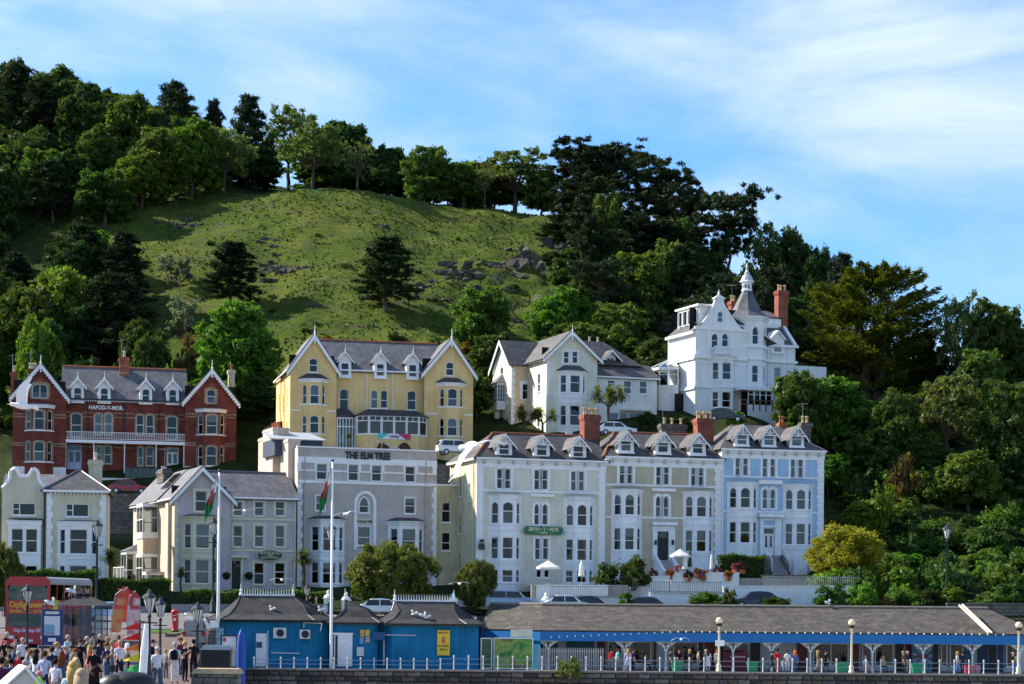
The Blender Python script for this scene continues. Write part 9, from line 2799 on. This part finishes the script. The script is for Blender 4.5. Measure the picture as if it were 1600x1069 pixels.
# ------------------------------------------------------------------ gulls
GW_, GG, GB = mat('gull_white', (.8, .8, .8), .7), mat('gull_grey', (.36, .37, .4), .7), mat('gull_bill', (.65, .45, .06), .5)
gull_b = MB().lathe([(.004, -.28), (.05, -.24), (.045, -.17), (.075, -.08), (.085, .05), (.06, .18), (.03, .27), (.05, .36), (.045, .42)], (0, 0, 0), 10).mesh('body', GW_, True)
gull_b.transform(Matrix.Rotation(R(-90), 4, 'Y'))
gull_k = MB().tube((.27, 0, -.005), (.35, 0, -.02), .016, .004, 6).mesh('bill', GB)
def wing(lift, bend):
 v = []
 for k, (s, c, w) in enumerate(((0, .02, .17), (.25, .07, .17), (.45, .04, .13), (.6, -.05, .09), (.72, -.16, .02))):
  z = math.sin(lift) * min(s, .3) + math.sin(lift - bend) * max(0, s - .3); y = math.cos(lift) * min(s, .3) + math.cos(lift - bend) * max(0, s - .3)
  v += [(c + w * .5, y, z + .012), (c - w, y, z), (c + w * .5, y, z - .006)]
 f = []
 for k in range(4): f += [(3 * k, 3 * k + 1, 3 * k + 4, 3 * k + 3), (3 * k + 1, 3 * k + 2, 3 * k + 5, 3 * k + 4), (3 * k + 2, 3 * k, 3 * k + 3, 3 * k + 5)]
 return v, f
def flying(px, py, d, yaw, roll, pitch, l1, l2, bend, s, label):
 t = thing('flying_gull', label, 'gull', P(px, py, d)); t.rotation_euler = (R(roll), R(pitch), R(yaw)); t.scale = (s, s, s)
 link('body', gull_b, t); link('bill', gull_k, t)
 for sg, l in ((1, l1), (-1, l2)):
  v, f = wing(R(l), R(bend)); v = [(x, y * sg, z) for x, y, z in v]
  MB().add(v, f).build('wing', [GW_], t)
  MB().add([(v[9][0], v[9][1], v[9][2] + .008), (v[10][0], v[10][1], v[10][2] + .008), v[13], v[12]], [(0, 1, 2, 3)]).build('wing_tip', BLACK, t)
flying(738, 697, 34, -62, 0, 0, 22, -42, 30, 1.0, 'big white gull gliding in front of the cream hotel roof')
flying(33, 634, 42, 185, 0, -8, 78, 66, -8, .85, 'big white gull upright in front of the brick hotel left gable')
flying(541, 803, 105, -70, 0, 0, 35, 15, 45, 1.0, 'white gull flying in front of the beige hotel arch')
flying(382, 798, 120, -75, 0, 0, 20, 10, 20, 1.0, 'white gull flying before the grey guest house windows')
flying(440, 906, 110, -85, 0, 0, 25, 25, 45, .9, 'white gull flying over the first kiosk crest')
flying(718, 912, 130, -80, 0, 0, 25, 20, 40, 1.0, 'white gull crossing the small round evergreen')
flying(1064, 999, 130, -90, 0, 0, 30, 30, 65, 1.0, 'white gull gliding below the pavilion fascia')
flying(290, 960, 105, -75, 0, 0, 30, 10, 30, .9, 'white gull passing the pillar box')
def standing(px, py, d, yaw, label):
 t = thing('standing_gull', label, 'gull', P(px, py, d), R(yaw)); t.scale = (1.25,) * 3
 me = MB().lathe([(.01, -.26), (.05, -.2), (.085, -.05), (.09, .08), (.05, .2), (.01, .24)], (0, 0, 0), 9); me.M = None
 m = me.mesh('body', GW_, True); m.transform(Matrix.Translation((0, 0, .22)) @ Matrix.Rotation(R(-70), 4, 'Y')); link('body', m, t)
 MB().lathe([(.04, .24), (.045, .32), (.06, .38), (.05, .43), (.01, .46)], (.17, 0, 0), 8).build('head', GW_, t, True); MB().tube((.22, 0, .39), (.31, 0, .37), .015, .004, 5).build('bill', GB, t)
 for s in (-1, 1):
  MB().add([(.12, s * .085, .3), (.0, s * .1, .2), (-.3, s * .03, .14), (-.05, s * .07, .34)], [(0, 1, 2, 3)]).build('wing', GG, t); MB().tube((.02, s * .03, 0), (.0, s * .03, .16), .008, .008, 5).build('leg', GB, t)
standing(111, 931, 112.9, 20, 'gull standing on the bus shelter roof'); standing(426, 957, 161.8, 160, 'gull standing on the front of the first kiosk roof'); standing(502, 958, 162, 200, 'gull on the right slope of the first kiosk roof'); standing(648, 964, 161.6, 160, 'left gull of three on the right kiosk roof'); standing(660, 967, 161.3, 10, 'middle gull of three on the right kiosk roof'); standing(668, 969, 161.2, 190, 'right gull of three on the right kiosk roof'); standing(1293, 947, 169.9, 30, 'gull standing on the pavilion ridge'); standing(77, 950, 108, 10, 'gull perched near the information board')
